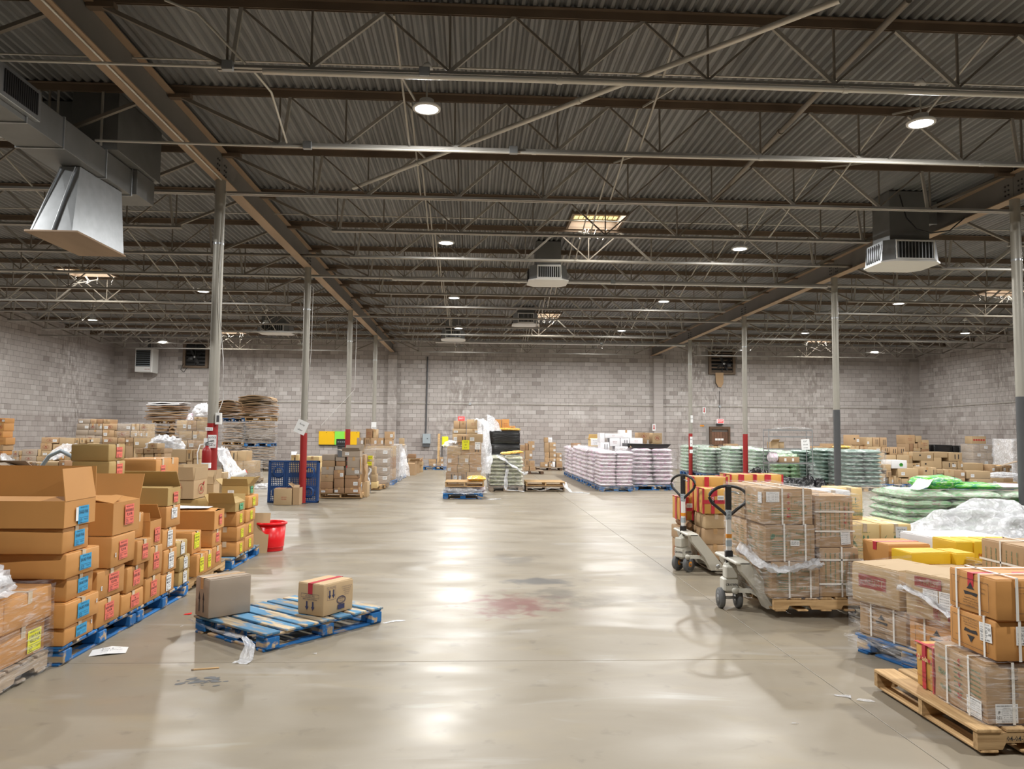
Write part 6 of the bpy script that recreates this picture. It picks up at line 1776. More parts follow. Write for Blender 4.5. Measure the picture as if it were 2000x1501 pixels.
for nm, q0, q1, hts, up_, seed in (('first', BL1[0], BL1[1], (BL1[2], BL1[3]), BL1u, 6), ('second', BL2[0], pw + .05, (BL2[2], BL2[3]), BL2u, 8)):
    pallet('floor pallet under the %s shiny wrapped bale by the back wall' % nm, (q0 + q1) / 2, 33.8, 'x', 1.1, q1 - q0, wood_='greywood', top='greywood', kind='stringer')
    card_stack('lowest wrapped bale of flattened cartons in the %s bale tower' % nm, q0, q1, 33.25, 34.3, .145, hts[0] - .15, 14, 'gry', seed, .02, group=GC)
    wrap('clear film round the lowest bale of the %s bale tower' % nm, q0 - .03, q1 + .05, 33.2, 34.35, .15, hts[0] - .16, 'film', seed, top=False, rough=.035)
    pallet(('pine' if nm == 'first' else 'blue') + ' pallet below the middle bale of the %s bale tower' % nm, (q0 + q1) / 2, 33.8, 'x', 1.1, q1 - q0, z0=hts[0] - .143, wood_='pine' if nm == 'first' else 'bluewood', top='pine' if nm == 'first' else 'bluewood', kind='stringer' if nm == 'first' else 'block')
    card_stack('middle wrapped bale of flattened cartons in the %s bale tower' % nm, q0, q1, 33.25, 34.3, hts[0] + .002, hts[1] - .02, 14, 'gry', seed + 1, .02, group=GC)
    wrap('clear film round the middle bale of the %s bale tower' % nm, q0 - .03, q1 + .05, 33.2, 34.35, hts[0] + .01, hts[1], 'film', seed + 1, rough=.035)
    pallet(('blue' if nm == 'first' else 'pine') + ' pallet on top of the %s bale tower' % nm, (q0 + q1) / 2, 33.8, 'x', 1.1, q1 - q0, z0=hts[1] + .01, wood_='bluewood' if nm == 'first' else 'pine', top='bluewood' if nm == 'first' else 'pine', kind='stringer')
    card_stack('loose flattened cartons heaped high on the %s bale tower' % nm, up_[0] + (.1 if nm == 'second' else 0), up_[1], 33.25, 34.3, hts[1] + .155, up_[3] + .0, 15, 'brn', seed + 2, .18, sag=.10, group=GC)
# leaning cartons pile in front
GP = 'pallet by black crate'
pallet('pallet under the film draped cartons by the black crate', -7.44, 25.95, 'x', .9, .78, wood_='greywood', top='greywood', kind='stringer')
heap(GP, 25.5, [[((-8.05, -7.9, 0.84, 1.04), 'brn', ''), ((-7.89, -7.68, 0.74, 1.04), 'tan', '1'), ((-7.68, -7.39, 0.74, 1.05), 'tan', '')],
                [((-7.85, -7.48, 0.4, 0.72), 'tan', 'W'), ((-7.48, -7.11, 0.4, 0.72), 'tan', '')],
                [((-7.82, -7.44, 0.04, 0.33), 'tan', ''), ((-7.43, -7.09, 0.04, 0.33), 'gry', '')]], 'film draped cartons', base=.143, depth=.7, jit=0)
wrap('film round the cartons by the black crate', -7.85, -7.06, 25.45, 26.3, .15, .74, 'film', 31, rough=.03)
drape('long white plastic sheet sagging off the cartons by the black crate', [(-8.103, 25.2, 1.17), (-7.919, 24.9, 0.934), (-7.61, 24.5, 0.676), (-7.385, 24.2, 0.454), (-7.181, 23.9, 0.284)], [.35, .6], 'filmw', 33, amp=.10)
drape('white plastic pulled tight from the column to the sheet pile', [(-8.432, 24.9, 0.995), (-8.227, 25, 1.059), (-7.972, 25.1, 1.124)], [.1, .35], 'filmw', 34, amp=.05)
crumple('white plastic lying on the floor beside the black crate', -6.05, 23.2, .003, .8, .5, .14, 'filmw', 35)
t = thing('plastic_crate', 'black plastic crate on the floor behind the orange row', 'crate', (-6.55, 21.7, 0))
cr_ = MB()
for x in (-.27, .25):
    cr_.box(x, x + .02, -.18, .18, 0, .36)
for y in (-.18, .16):
    for z in (0, .1, .2, .31):
        cr_.box(-.27, .27, y, y + .02, z, z + .045)
    for q in range(8):
        cr_.box(-.27 + q * .075, -.25 + q * .075, y, y + .02, 0, .36)
obj('walls', cr_, M['black'], t); obj('bottom', MB().box(-.26, .26, -.17, .17, .0, .015), M['black'], t)
t = thing('film_roll', 'roll of clear film with red core ends resting on the black crate', 'roll', (-6.5, 21.65, .45), rot=(0, radians(-28), .3))
obj('film', MB().lathe([(.04, -.26), (.075, -.26), (.078, .26), (.04, .26)], 20, axis='x'), M['white'], t)
obj('core', MB().lathe([(.032, -.28), (.042, -.28), (.042, .28), (.032, .28), (.03, -.28)], 20, axis='x'), M['redpl'], t)
obj('core_ring', MB().lathe([(.04, .262), (.078, .262), (.078, .268), (.04, .268)], 20, axis='x'), M['redpl'], t)
carton('low tan tray carton between the film pile and the black crate', -7.25, -6.85, 21.6, 22.0, .001, .55, 'tan')

# ================================================================== second red column: plastic pallet and tall carton pallet
t = thing('plastic_pallet', 'dark blue plastic lattice pallet standing on edge behind the second red column', 'pallet', (-4.29, 18.72, 0), rot=(radians(-3), 0, 0))
w, h = 1.19, 1.0
fr = MB()
for a, b, c, d in ((-w / 2, -w / 2 + .05, 0, h), (w / 2 - .05, w / 2, 0, h), (-w / 2, w / 2, 0, .05), (-w / 2, w / 2, h - .05, h)):
    fr.cbox(a, b, -.07, .07, c, d, .004)
obj('frame', fr, M['bluepl'], t)
for q in range(27):
    x = -w / 2 + .06 + q * (w - .12) / 26
    wide = .05 if q in (8, 9, 17, 18) else .016
    obj('upright_rib', cached(('upright_rib', wide), lambda: MB().box(-wide / 2, wide / 2, -.06, -.02, .05, h - .05), M['bluepl']), None, t, (x, 0, 0))
for q in range(18):
    z = .07 + q * (h - .14) / 17
    wide = .06 if q in (5, 6, 11, 12) else .014
    obj('cross_rib', cached(('cross_rib', wide), lambda: MB().box(-w / 2 + .05, w / 2 - .05, -.055, -.015, -wide / 2, wide / 2), M['bluepl']), None, t, (0, 0, z))
for x in (-.36, .36):
    for z in (.25, .72):
        obj('foot_ring', cached(('foot_ring',), lambda: MB().lathe([(.10, -.08), (.14, -.08), (.14, .05), (.10, .05), (.10, -.08)], 18, axis='y'), M['bluepl']), None, t, (x, 0, z))
x0, x1, z0, z1 = (-4.58, -4.18, 0.02, 0.38)
carton('tan carton with red handling print on the floor against the blue plastic pallet', x0, x1, 18.05, 18.45, .001, z1, 'tan', 0, False, 'rtape', [], [('-y', .03, -.03, .14, .10, 'marks', 'inkred')])
carton('brown open carton wedged between plastic pallet and second red column', x1 + .02, x1 + .17, 18.1, 18.5, .001, z1 + .02, 'krf', 0, False, None, flaps={'-y': (150, .12), '-x': (40, .15)})
heap('pair beyond plastic pallet', 20.6, [[((-4.81, -4.6, 0.9, 1.08), 'yel', '1'), ((-4.43, -4.06, 0.9, 1.04), 'yel', 'm')], [((-4.82, -4.43, 0.62, 0.88), 'yel', ''), ((-4.42, -4.04, 0.62, 0.88), 'yel', '')]], 'pale yellow cartons', depth=.5)
obj('loose_sheet', MB().add([(-4.777, 20.5, 1.081), (-4.657, 20.5, 1.081), (-4.644, 20.6, 1.17), (-4.803, 20.6, 1.169)], [(0, 1, 2, 3)]), M['paper'], None, label='white folded sheet standing on the pale yellow cartons', cat='paper', kind='thing')
pallet('pine pallet under the tall brown carton stack near the second red column', -3.36, 20.3, 'x', 1.0, 1.08, wood_='pine', top='pine', kind='stringer')
GT = 'tall stack'
rows = []
heap(GT + ', first tower', 19.78, [[((-3.84, -3.51, 0.98, 1.12), 'gry', '')], [((-3.84, -3.51, 0.82, 0.97), 'krf', '')], [((-3.85, -3.53, 0.62, 0.81), 'gry', '')], [((-3.86, -3.54, 0.44, 0.61), 'krf', '')], [((-3.87, -3.55, 0.26, 0.43), 'brn', '')], [((-3.87, -3.54, 0.05, 0.26), 'brn', 'W')]], 'tall brown cartons', base=.143, depth=.4, jit=.01)
heap(GT + ', middle tower', 19.75, [[((-3.48, -3.25, 0.84, 0.95), 'brn', '')], [((-3.51, -3.28, 0.73, 0.83), 'gry', '')], [((-3.53, -3.27, 0.51, 0.73), 'brn', 'w')], [((-3.52, -3.27, 0.29, 0.51), 'brn', '')], [((-3.52, -3.26, 0.06, 0.29), 'brn', 'W')]], 'tall brown cartons', base=.143, depth=.4, jit=.01)
heap(GT + ', third tower', 19.75, [[((-3.2, -2.87, 0.8, 1.06), 'gry', '')], [((-3.22, -2.87, 0.6, 0.79), 'gry', 'w')], [((-3.25, -2.94, 0.52, 0.6), 'brn', '')], [((-3.25, -2.9, 0.3, 0.51), 'brn', 'w')], [((-3.25, -2.89, 0.06, 0.29), 'brn', 'w')]], 'tall brown cartons', base=.143, depth=.4, jit=.01)
a = (-3.33, -2.88, 1.06, 1.22)
carton('open carton with raised flaps crowning the tall brown stack', a[0], a[1], 19.75, 20.2, a[2] + .005, a[3], 'gry', 0, False, None, [('-y', -.1, .0, .10, .07, 'smallship')], flaps={'-y': (40, .12), '+x': (70, .16), '-x': (10, .14), '+y': (65, .15)}, inner='inn')
a = (-3.49, -3.26, 0.95, 1.05)
carton('small open carton on the middle tower of the tall brown stack', a[0], a[1], 19.76, 20.12, a[2] + .008, a[3], 'gry', 0, False, None, flaps={'-x': (80, .06), '+x': (60, .05)})
heap(GT + ', side column', 20.3, [[((-2.94, -2.83, 0.86, 1.1), 'krf', '')], [((-2.92, -2.81, 0.41, 0.85), 'krf', '')], [((-2.9, -2.75, 0.12, 0.4), 'tan', '')]], 'tall brown cartons', depth=.5, base=.0)
for q in range(3):
    drape('curl of loose tape hanging down the tall brown stack, %s one' % ORD[q + 1], [(-2.856, 19.7, 1.058), (-2.837, 19.68, 0.679), (-2.844, 19.7, 0.314), (-2.824, 19.66, 0.055)] if q == 0 else ([(-2.826, 20.25, 1.026), (-2.804, 20.2, 0.653), (-2.853, 20.2, 0.145)] if q == 1 else [(-3.84, 19.7, 0.774), (-3.892, 19.7, 0.527), (-3.878, 19.7, 0.236)]), [.03, .05], 'tape', q, amp=.02, name='loose_tape', cat='tape', n=3)
heap('yellow stickered pile past tall stack', 21.6, [[((-2.99, -2.81, 0.92, 1.03), 'olv' if 0 else 'tan', 'w')], [((-2.99, -2.81, 0.74, 0.87), 'tan', 'w')], [((-2.82, -2.72, 0.53, 0.73), 'tan', '')], [((-2.83, -2.68, 0.33, 0.53), 'tan', '')], [((-2.83, -2.66, 0.17, 0.32), 'yel', '')]], 'yellow stickered far cartons', depth=.4, base=.143)
for q, (px, py) in enumerate(((1000, 645), (985, 750))):
    c_ = [(-2.856, 21.55, 0.993), (-2.877, 21.55, 0.824)][q]
    sign('bright yellow sticker plate on the pile past the tall stack, %s one' % ('upper', 'lower')[q], c_[0], 21.57, c_[2], .12, .10, ('RICE',), m='lyel', size=.4)
pallet('small pine pallet past the tall brown stack', -2.95, 23.0, 'x', .55, .5, wood_='pine', top='pine', kind='stringer')
crumple('white plastic rubbish on the floor past the tall brown stack', -3.15, 21.9, .003, .5, .5, .22, 'filmw', 41)
drape('white strip of plastic hanging past the tall brown stack', [(-2.855, 21.4, 0.719), (-2.806, 21.4, 0.656), (-2.89, 21.4, 0.497), (-2.822, 21.4, 0.26)], [.06, .1], 'filmw', 42, amp=.04)
# wrapped pallets and top row
GQ = 'wrapped pallets past tall stack'
pallet('pine pallet under the film wrapped cartons past the tall stack', -3.05, 23.75, 'x', 1.0, .86, wood_='pine', top='pine', kind='stringer')
q0 = (-3.3, -2.55, 0.1, 1.19)
for r in range(4):
    for c in range(2):
        hh = (q0[3] - .16) / 4; ww = (q0[1] - q0[0] - .04) / 2
        carton('grey brown carton in film, %s up, %s across, beyond the tall stack' % (ORD[r + 1], ORD[c + 1]), q0[0] + .02 + c * ww, q0[0] + .015 + (c + 1) * ww, 23.35, 24.15, .146 + r * hh, .143 + (r + 1) * hh, 'gry', stickers=[('-y', .1, .05, .13, .1, 'smallship')] if c else [], group=GQ)
wrap('cloudy film round the cartons past the tall stack', q0[0] - .02, q0[1] + .03, 23.28, 24.2, .02, q0[3] + .02, 'film', 43, rough=.04)
heap('high row past tall stack', 25.5, [
    [((-3.54, -3.32, 1.59, 1.81), 'brn', 'm'), ((-3.3, -3.19, 1.52, 1.79), 'tan', ''), ((-2.94, -2.64, 1.49, 1.72), 'krf', 'w')],
    [((-3.83, -3.6, 1.27, 1.51), 'gry', 'w'), ((-3.59, -3.41, 1.28, 1.51), 'krf', 'b'), ((-3.4, -3.17, 1.27, 1.51), 'krf', 'w'), ((-3.17, -2.95, 1.27, 1.51), 'krf', 'w'), ((-2.94, -2.67, 1.26, 1.47), 'krf', 'w')],
    [((-3.83, -3.16, 1.02, 1.25), 'tan', ''), ((-3.15, -2.78, 1.03, 1.26), 'tan', 'm')]], 'high row cartons', depth=.5)
for q in range(3):
    y0 = 25.0 + q * 1.75
    pallet('blue pallet in the wrapped line along the aisle, %s from the camera' % ORD[q + 1], -3.0, y0 + .6, 'x', 1.1, .9, wood_='bluewood', top='bluewood')
    for r in range(3):
        carton('film covered carton in the wrapped aisle line, %s pallet, %s up' % (ORD[q + 1], ORD[r + 1]), -3.42, -2.60, y0 + .08, y0 + 1.12, .146 + r * .37, .51 + r * .37, ('krf', 'brn', 'tan')[r], group=GQ)
    wrap('creased film round the wrapped aisle line, %s pallet' % ORD[q + 1], -3.47, -2.55, y0 + .02, y0 + 1.18, .02, 1.32 - .05 * q, 'filmw' if q else 'film', 50 + q, rough=.06)
drape('white plastic sheets hanging off the end of the wrapped aisle line', [(-2.711, 27.6, 1.094), (-2.643, 27.4, 0.825), (-2.578, 27.3, 0.556), (-2.519, 27.2, 0.17)], [.5, .75], 'filmw', 54, amp=.12)
carton('small tan carton perched on the plastic at the end of the aisle line', *(-2.67, -2.53, 0.84, 1.02)[:2], 27.9, 28.2, 1.28, 1.49, 'tan', .3)
# open cartons by the back wall
a = (-2.68, -2.3, 0, 0.46)
carton('open brown carton with red logo on the floor by the back wall', a[0], a[1], 30.85, 31.3, .001, a[3], 'krf', -.1, False, None, [], [('-y', -.1, .05, .16, .2, 'marks', 'inkdred')], flaps={'-y': (160, .1), '+x': (75, .1), '-x': (60, .15)}, inner='dkin')
a = (-2.68, -2.27, 0.27, 0.53)
carton('open dark mouthed carton behind the red logo carton by the back wall', a[0], a[1], 32.3, 32.8, .001, a[3], 'krf', .15, False, None, flaps={'-y': (20, .2), '+x': (40, .2)}, inner='dkin')
heap('loose group by back wall', 33.2, [[((-2.8, -2.48, 0.6, 0.77), 'brn', '')], [((-2.96, -2.83, 0.47, 0.7), 'krf', ''), ((-2.47, -2.19, 0.47, 0.59), 'brn', '')], [((-2.97, -2.82, 0.17, 0.46), 'krf', ''), ((-2.34, -2.16, 0.3, 0.46), 'tan', '')]], 'loose cartons by the back wall')
pallet('blue pallet with a few cartons against the back wall', -1.80, 36.0, 'x', 1.1, 1.12, wood_='bluewood', top='bluewood')
heap('blue pallet at back wall', 35.6, [[((-1.6, -1.4, 0.34, 0.57), 'krf', 'w')], [((-2.05, -1.72, 0.12, 0.34), 'krf', 'w'), ((-1.67, -1.38, 0.12, 0.33), 'krf', 'w')]], 'cartons on the blue pallet at the back', base=.143)
a = (-2.05, -1.72, 0.34, 0.42)
carton('shallow open tray carton on the blue pallet at the back wall', a[0], a[1], 35.62, 35.98, a[2] + .01, a[3] + .05, 'krf', 0, False, None, flaps={'-x': (0, .25), '+x': (40, .1)})
t = thing('plank', 'pine plank leaning upright against the back wall', 'plank', (-1.67, 36.9, 0), rot=(radians(-14), 0, 0))
obj('board', MB().cbox(-.055, .055, -.012, .012, 0, 1.7, .003), M['pine'], t); obj('cleat', MB().cbox(-.07, .07, -.03, -.012, .2, .26, .003), M['pine'], t)
crumple('white plastic bag on the floor beside the blue pallet at the back', -2.55, 35.0, .003, .45, .4, .25, 'filmw', 56)
t = thing('hand_truck', 'dark hand truck standing at the back wall with a bright safety vest hung on it', 'hand truck', (-1.35, 36.6, 0))
obj('frame', MB().tube([(-.14, 0, .15), (-.14, .05, 1.2), (-.1, .08, 1.5), (.1, .08, 1.5), (.14, .05, 1.2), (.14, 0, .15)], .02, 8).bar((-.14, .02, .6), (.14, .02, .6), .03, .02).bar((-.14, .04, 1.0), (.14, .04, 1.0), .03, .02), M['mark'], t)
obj('toe_plate', MB().cbox(-.18, .18, -.25, .02, .02, .04, .003), M['mark'], t)
for x in (-.2, .2):
    obj('wheel', cached(('wheel', 'truck'), lambda: MB().lathe([(0, -.02), (.09, -.02), (.1, 0), (.09, .02), (0, .02)], 16, axis='x'), M['black']), None, t, (x, .04, .1))
obj('safety_vest', MB().cbox(-.15, .15, -.05, .12, 1.05, 1.52, .03), M['lyel'], t)

# ================================================================== centre group
GC1 = 'film wrapped centre stack'
pallet('grey pallet under the tall film wrapped centre stack', -.23, 21.75, 'x', 1.1, 1.0, wood_='greywood', top='greywood', kind='stringer')
heap('film wrapped centre stack', 21.3, [
    [((-0.46, -0.15, 1.46, 1.64), 'krf', 'b'), ((-0.14, 0.26, 1.44, 1.67), 'tan', 'W')],
    [((-0.73, -0.34, 1.1, 1.33), 'tan', ''), ((-0.34, -0.1, 1.1, 1.44), 'krf', ''), ((-0.1, 0.22, 1.1, 1.43), 'krf', 'b')],
    [((-0.73, -0.42, 0.82, 1.09), 'krf', 'W'), ((-0.41, -0.12, 0.82, 1.09), 'tan', 'w'), ((-0.11, 0.22, 0.82, 1.1), 'krf', '')],
    [((-0.73, -0.44, 0.62, 0.82), 'krf', 'W'), ((-0.44, -0.11, 0.62, 0.82), 'tan', ''), ((-0.11, 0.23, 0.62, 0.82), 'krf', 'w')],
    [((-0.76, -0.42, 0.37, 0.61), 'krf', 'bw'), ((-0.42, -0.19, 0.37, 0.62), 'krf', 'bW'), ((-0.18, 0.21, 0.37, 0.62), 'tan', '')],
    [((-0.76, -0.42, 0.09, 0.36), 'krf', ''), ((-0.41, -0.19, 0.09, 0.36), 'tan', ''), ((-0.18, 0.21, 0.09, 0.37), 'krf', '')]], 'film wrapped centre cartons', base=.143, depth=.5, jit=.01)
heap('top of back centre stack', 22.5, [
    [((-0.59, -0.41, 1.84, 2.05), 'krf', ''), ((-0.41, -0.22, 1.84, 2.05), 'krf', ''), ((-0.21, 0.19, 1.83, 2.09), 'tan', 'm')],
    [((-0.62, -0.22, 1.68, 1.82), 'tan', 'W'), ((-0.21, 0.18, 1.68, 1.82), 'tan', 'w')], [((-0.62, -0.21, 1.42, 1.67), 'tan', 'W'), ((-0.21, 0.18, 1.43, 1.67), 'krf', '')]], 'cartons at the back of the centre stack', base=.0, depth=.6, jit=.01)
wrap('creased clear film round the centre stack', -.80, .30, 21.25, 21.95, .15, 1.36, 'film', 60, rough=.05, top=False)
drape('white plastic sheet hanging down the flank of the centre stack', [(0.082, 22.6, 2.108), (0.233, 22.4, 2.03), (0.301, 22.2, 1.524), (0.334, 22.1, 0.97), (0.281, 22, 0.55)], [.3, .5], 'filmw', 61, amp=.10)
drape('bunched white plastic across the shoulder of the centre stack', [(-0.796, 21.5, 1.323), (-0.676, 21.6, 1.467), (-0.456, 21.5, 1.433)], [.3, .4], 'filmw', 62, amp=.08)
for q, (u, v, m_, tx) in enumerate(((470, 540, 'lyel', 'RICE'), (655, 555, 'paper', 'STOCK'))):
    c_ = [(-0.218, 21.2, 1.368), (0.112, 21.2, 1.344)][q]
    sign(('yellow', 'white')[q] + ' paper sheet taped on the film wrapped centre stack', c_[0], 21.2, c_[2], (.20, .15)[q], (.26, .20)[q], (tx, '20', 'box'), m='lyel' if q == 0 else 'paper', name='paper_sheet', cat='paper')
pallet('blue pallet at the foot of the centre stack, under a pine one', -.26, 20.4, 'x', 1.0, 1.03, wood_='bluewood', top='bluewood')
crumple('white plastic bundle squashed between the pallets at the centre', -.24, 20.25, .145, 1.02, .9, .17, 'filmw', 63)
sack('pink and red sack squashed at the edge of the centre pallets', .18, 20.4, .15, .3, .7, .17, 'spink', 0)
pallet('pine pallet lying on the plastic bundle at the centre', -.22, 20.35, 'x', 1.0, 1.0, z0=.30, wood_='pine', top='pine', kind='stringer')
sack('bright yellow sack slumped on the pine pallet at the centre', .08, 20.15, .445, .50, .5, .14, 'syel', .1)
drape('white film tail on the floor beside the centre pallets', [(.35, 19.75, .004), (.5, 19.85, .01), (.72, 19.9, .004)], [.1, .12], 'filmw', 64, amp=.02)
# black wrapped pallet
a = (0.46, 1.44, 1.01, 1.76)
pallet('pallet under the black wrapped load', (a[0] + a[1]) / 2, 24.35, 'x', 1.0, a[1] - a[0], wood_='greywood', top='greywood', kind='stringer')
t = thing('wrapped_load', 'tall load wrapped in glossy black film behind the sack pallet', 'pallet load', ((a[0] + a[1]) / 2, 24.35, .145))
def blackload(root, w, d, h, n=4):
    for k in range(n):
        obj('film_layer', rbox(w - .01 * (k % 2), d, h / n + .01, .03, 3, .015, .012, k), M['blackfilm'], root, (0, 0, k * h / n))
blackload(t, a[1] - a[0], 1.0, a[3] - .145)
heap('on black wrapped load', 24.1, [[((0.63, 0.87, 1.87, 2.13), 'brn' if 0 else 'ora', 'm'), ((0.88, 1.11, 1.87, 2.14), 'ora', 'm')], [((1.1, 1.3, 1.85, 1.93), 'ora', 'm')]], 'orange cartons on the black wrapped load', base=a[3] + .02, depth=.35)
sack('yellow and orange bag lying on the black wrapped load', .95, 24.0, a[3] + .015, .5, .3, .09, 'syel', .1)
sack('yellow and green bag at the edge of the black wrapped load', 1.28, 24.0, a[3] + .015, .38, .3, .08, 'syel', -.1)
drape('peaked white plastic sheet thrown over the black wrapped load', [(0.424, 24.2, 2.262), (0.519, 24.1, 2.212), (0.594, 23.95, 2), (0.639, 23.75, 1.761)], [.12, .5], 'filmw', 66, amp=.06)
drape('torn clear film hanging beside the black wrapped load', [(0.421, 23.75, 1.769), (0.397, 23.7, 1.278), (0.375, 23.7, 0.714), (0.457, 23.7, 0.059)], [.15, .25], 'filmw', 67, amp=.06)
# sack pallet with loose film
sack_pallet('pale olive sack', 'film draped sack pallet', .45, 1.46, 22.5, 23.5, .145, 1.02, 8, 'srice', 'pale olive sacks', 'F', ('grey pallet under the pale olive sacks', 'greywood', 'greywood'))
wrap('clear film round the pale olive sacks', .42, 1.49, 22.45, 23.55, .05, 1.06, 'film', 68, rough=.05)
drape('long clear film sheet fallen over the front of the pale olive sacks', [(0.672, 22.4, 1.063), (0.939, 22.35, 0.898), (1.223, 22.3, 0.707), (1.474, 22.3, 0.514), (1.58, 22.3, 0.585)], [.35, .45], 'filmw', 69, amp=.06)
drape('narrow clear film ribbon hanging to the floor by the pale olive sacks', [(0.995, 22.35, 0.668), (0.941, 22.3, 0.423), (0.942, 22.25, 0.074), (1.471, 22.2, 0.027)], [.12, .10], 'filmw', 70, amp=.03)
for q in range(3):
    sack('yellow and green packet on the pale olive sacks, %s of three' % ORD[q + 1], .95 + q * .17, 22.62 + .05 * q, 1.07 + .02 * q, .32, .26, .08, 'syel', .3 * q - .2, 'yellow and green packets')
pallet('low grey pallet under a pine pallet, at the middle of the floor', 2.12, 23.05, 'x', 1.0, 1.14, wood_='greywood', top='greywood', kind='stringer')
drape('dirty film caught on the low grey pallet', [(1.65, 22.5, .12), (1.95, 22.48, .03), (2.3, 22.48, .12), (2.6, 22.5, .05)], [.1, .14], 'film', 71, amp=.03)
pallet('pine pallet stacked on a low grey pallet, at the middle of the floor', 2.12, 23.05, 'x', 1.0, 1.14, z0=.143, wood_='pine', top='pine', kind='stringer')
drape('white film tail trailing from the pine pallet onto the floor', [(2.671, 22.6, 0.272), (2.723, 22.5, 0.136), (2.85, 22.3, .01), (3.3, 21.9, .004)], [.15, .1], 'filmw', 72, amp=.04)
# boxes behind
pallet('low dolly pallet under the carton tower beyond the sacks', 2.35, 32.7, 'x', 1.0, 1.2, wood_='darkwood', top='greywood')
heap('tower beyond the sacks', 32.3, [
    [((2.31, 2.56, 1, 1.37), 'krf', 'w')],
    [((1.96, 2.16, 0.96, 1.21), 'krf', 'm'), ((2.17, 2.3, 1, 1.28), 'brn', '')],
    [((1.92, 2.14, 0.64, 0.95), 'krf', 'm'), ((2.17, 2.48, 0.65, 0.99), 'krf', 'w')],
    [((1.98, 2.11, 0.32, 0.63), 'krf', ''), ((2.12, 2.33, 0.32, 0.63), 'krf', 'b'), ((2.33, 2.57, 0.33, 0.55), 'krf', 'm')],
    [((1.98, 2.34, 0.09, 0.31), 'krf', ''), ((2.35, 2.61, 0.09, 0.32), 'krf', 'm')]], 'cartons in the tower beyond the sacks', base=.143)
pallet('dark pallet with a red block under the carton group at the back wall', 3.52, 36.0, 'x', 1.1, 1.2, wood_='darkwood', top='greywood')
pallet('second dark pallet under the carton group at the back wall', 2.3 + 2.55, 36.0, 'x', 1.1, 1.2, wood_='darkwood', top='greywood')
heap('stepped group at back wall', 35.6, [
    [((3.28, 3.45, 1.3, 1.52), 'krf', ''), ((3.46, 3.65, 1.31, 1.52), 'wht', 'm')],
    [((3.3, 3.5, 0.84, 1.29), 'krf', ''), ((3.51, 3.81, 1.07, 1.29), 'krf', 'w')],
    [((3.51, 3.81, 0.84, 1.06), 'krf', 'w')],
    [((3.32, 3.52, 0.6, 0.83), 'krf', ''), ((3.53, 3.83, 0.6, 0.83), 'krf', 'w'), ((3.84, 4.09, 0.6, 0.81), 'krf', 'w')],
    [((3.32, 3.51, 0.38, 0.59), 'krf', ''), ((3.52, 3.82, 0.39, 0.59), 'krf', 'w'), ((3.83, 4.09, 0.39, 0.59), 'krf', 'w')],
    [((3.11, 3.45, 0.12, 0.37), 'krf', 'w'), ((3.48, 3.65, 0.12, 0.37), 'krf', 'w'), ((3.65, 3.78, 0.12, 0.41), 'wht', ''), ((3.83, 4.12, 0.13, 0.39), 'krf', 'm')]], 'cartons stepped at the back wall', base=.143)

# ================================================================== pink sack pallets
PP = 'pallets under the pink sacks'
sack_pallet('pink sack', 'nearest pink pallet', 3.74, 4.74, 22.7, 23.85, .145, 1.18, 10, 'spink', 'pink and white sacks', 'fl', ('blue pallet under the pink sacks nearest the camera', 'bluewood', 'bluewood', PP))
wrap('clear film round the nearest pink sack pallet', 3.71, 4.78, 22.65, 23.9, .06, 1.2, 'film', 80, rough=.04)
sack_pallet('pink sack', 'pink pallet under black tray', 4.88, 6.14, 23.3, 24.5, .145, 1.27, 9, 'spink', 'pink and white sacks', 'F', ('blue pallet under the pink sacks with the black tray', 'bluewood', 'bluewood', PP), lean=-.06)
wrap('clear film round the pink sack pallet with the black tray', 4.84, 6.2, 23.26, 24.55, .12, 1.25, 'film', 81, rough=.06, top=False)
for q in range(6):
    y0 = 24.15 + q * 1.28
    h = (1.22, 1.2, 1.22, 1.24, 1.16, 1.2)[q]
    sack_pallet('pink sack', '%s pallet back along the aisle' % ORD[q + 2], 3.72, 4.7, y0, y0 + 1.18, .145, h, 8, 'spink', 'pink and white sacks', 'A', ('blue pallet, %s back in the pink sack line' % ORD[q + 2], 'bluewood', 'bluewood', PP))
    wrap('cloudy film round the pink sacks, %s pallet back along the aisle' % ORD[q + 2], 3.69, 4.75, y0 - .03, y0 + 1.2, .12, h + .03, 'film', 82 + q, rough=.05)
t = thing('tray', 'black plastic tray lid lying on the leaning pink sacks', 'tray', (5.38, 23.75, 1.30))
obj('deck', MB().cbox(-.60, .62, -.35, .45, .06, .09, .006), M['brn'], t)
obj('rim', MB().add([(-.66, -.4, .11), (.66, -.4, .09), (.56, -.34, -.02), (-.50, -.34, -.03), (-.66, -.38, .12), (.66, -.38, .10), (.56, -.32, -.01), (-.50, -.32, -.02)], [(0, 3, 2, 1), (4, 5, 6, 7), (0, 1, 5, 4), (1, 2, 6, 5), (2, 3, 7, 6), (3, 0, 4, 7)]), M['black'], t)
obj('end_lip', MB().cbox(-.68, -.60, -.4, .45, .02, .12, .006), M['black'], t)
for q in range(2):
    pallet('hidden pallet behind the pink sacks, %s' % ('near', 'far')[q], 5.45, 25.4 + q * 1.4, 'x', 1.2, 1.1, wood_='bluewood', top='bluewood', group=PP)
GWH = 'white cartons behind pink sacks'
heap(GWH, 25.0, [
    [((4.86, 5.24, 1.59, 1.84), 'wht', '', .3)],
    [((4.12, 4.28, 1.44, 1.73), 'wht', ''), ((4.28, 4.86, 1.58, 1.72), 'wht', 'm')],
    [((4.45, 4.79, 1.31, 1.57), 'wht', 'm'), ((4.8, 5.1, 1.31, 1.57), 'wht', 'b'), ((5.11, 5.54, 1.36, 1.58), 'wht', 'm')],
    [((4.14, 4.44, 1.15, 1.43), 'wht', 'b'), ((4.62, 5.05, 1.11, 1.3), 'wht', 'm')]], 'white cartons behind the pink sacks', base=.143, depth=.55, jit=.01)
a = (4.02, 4.36, 1.15, 1.52)
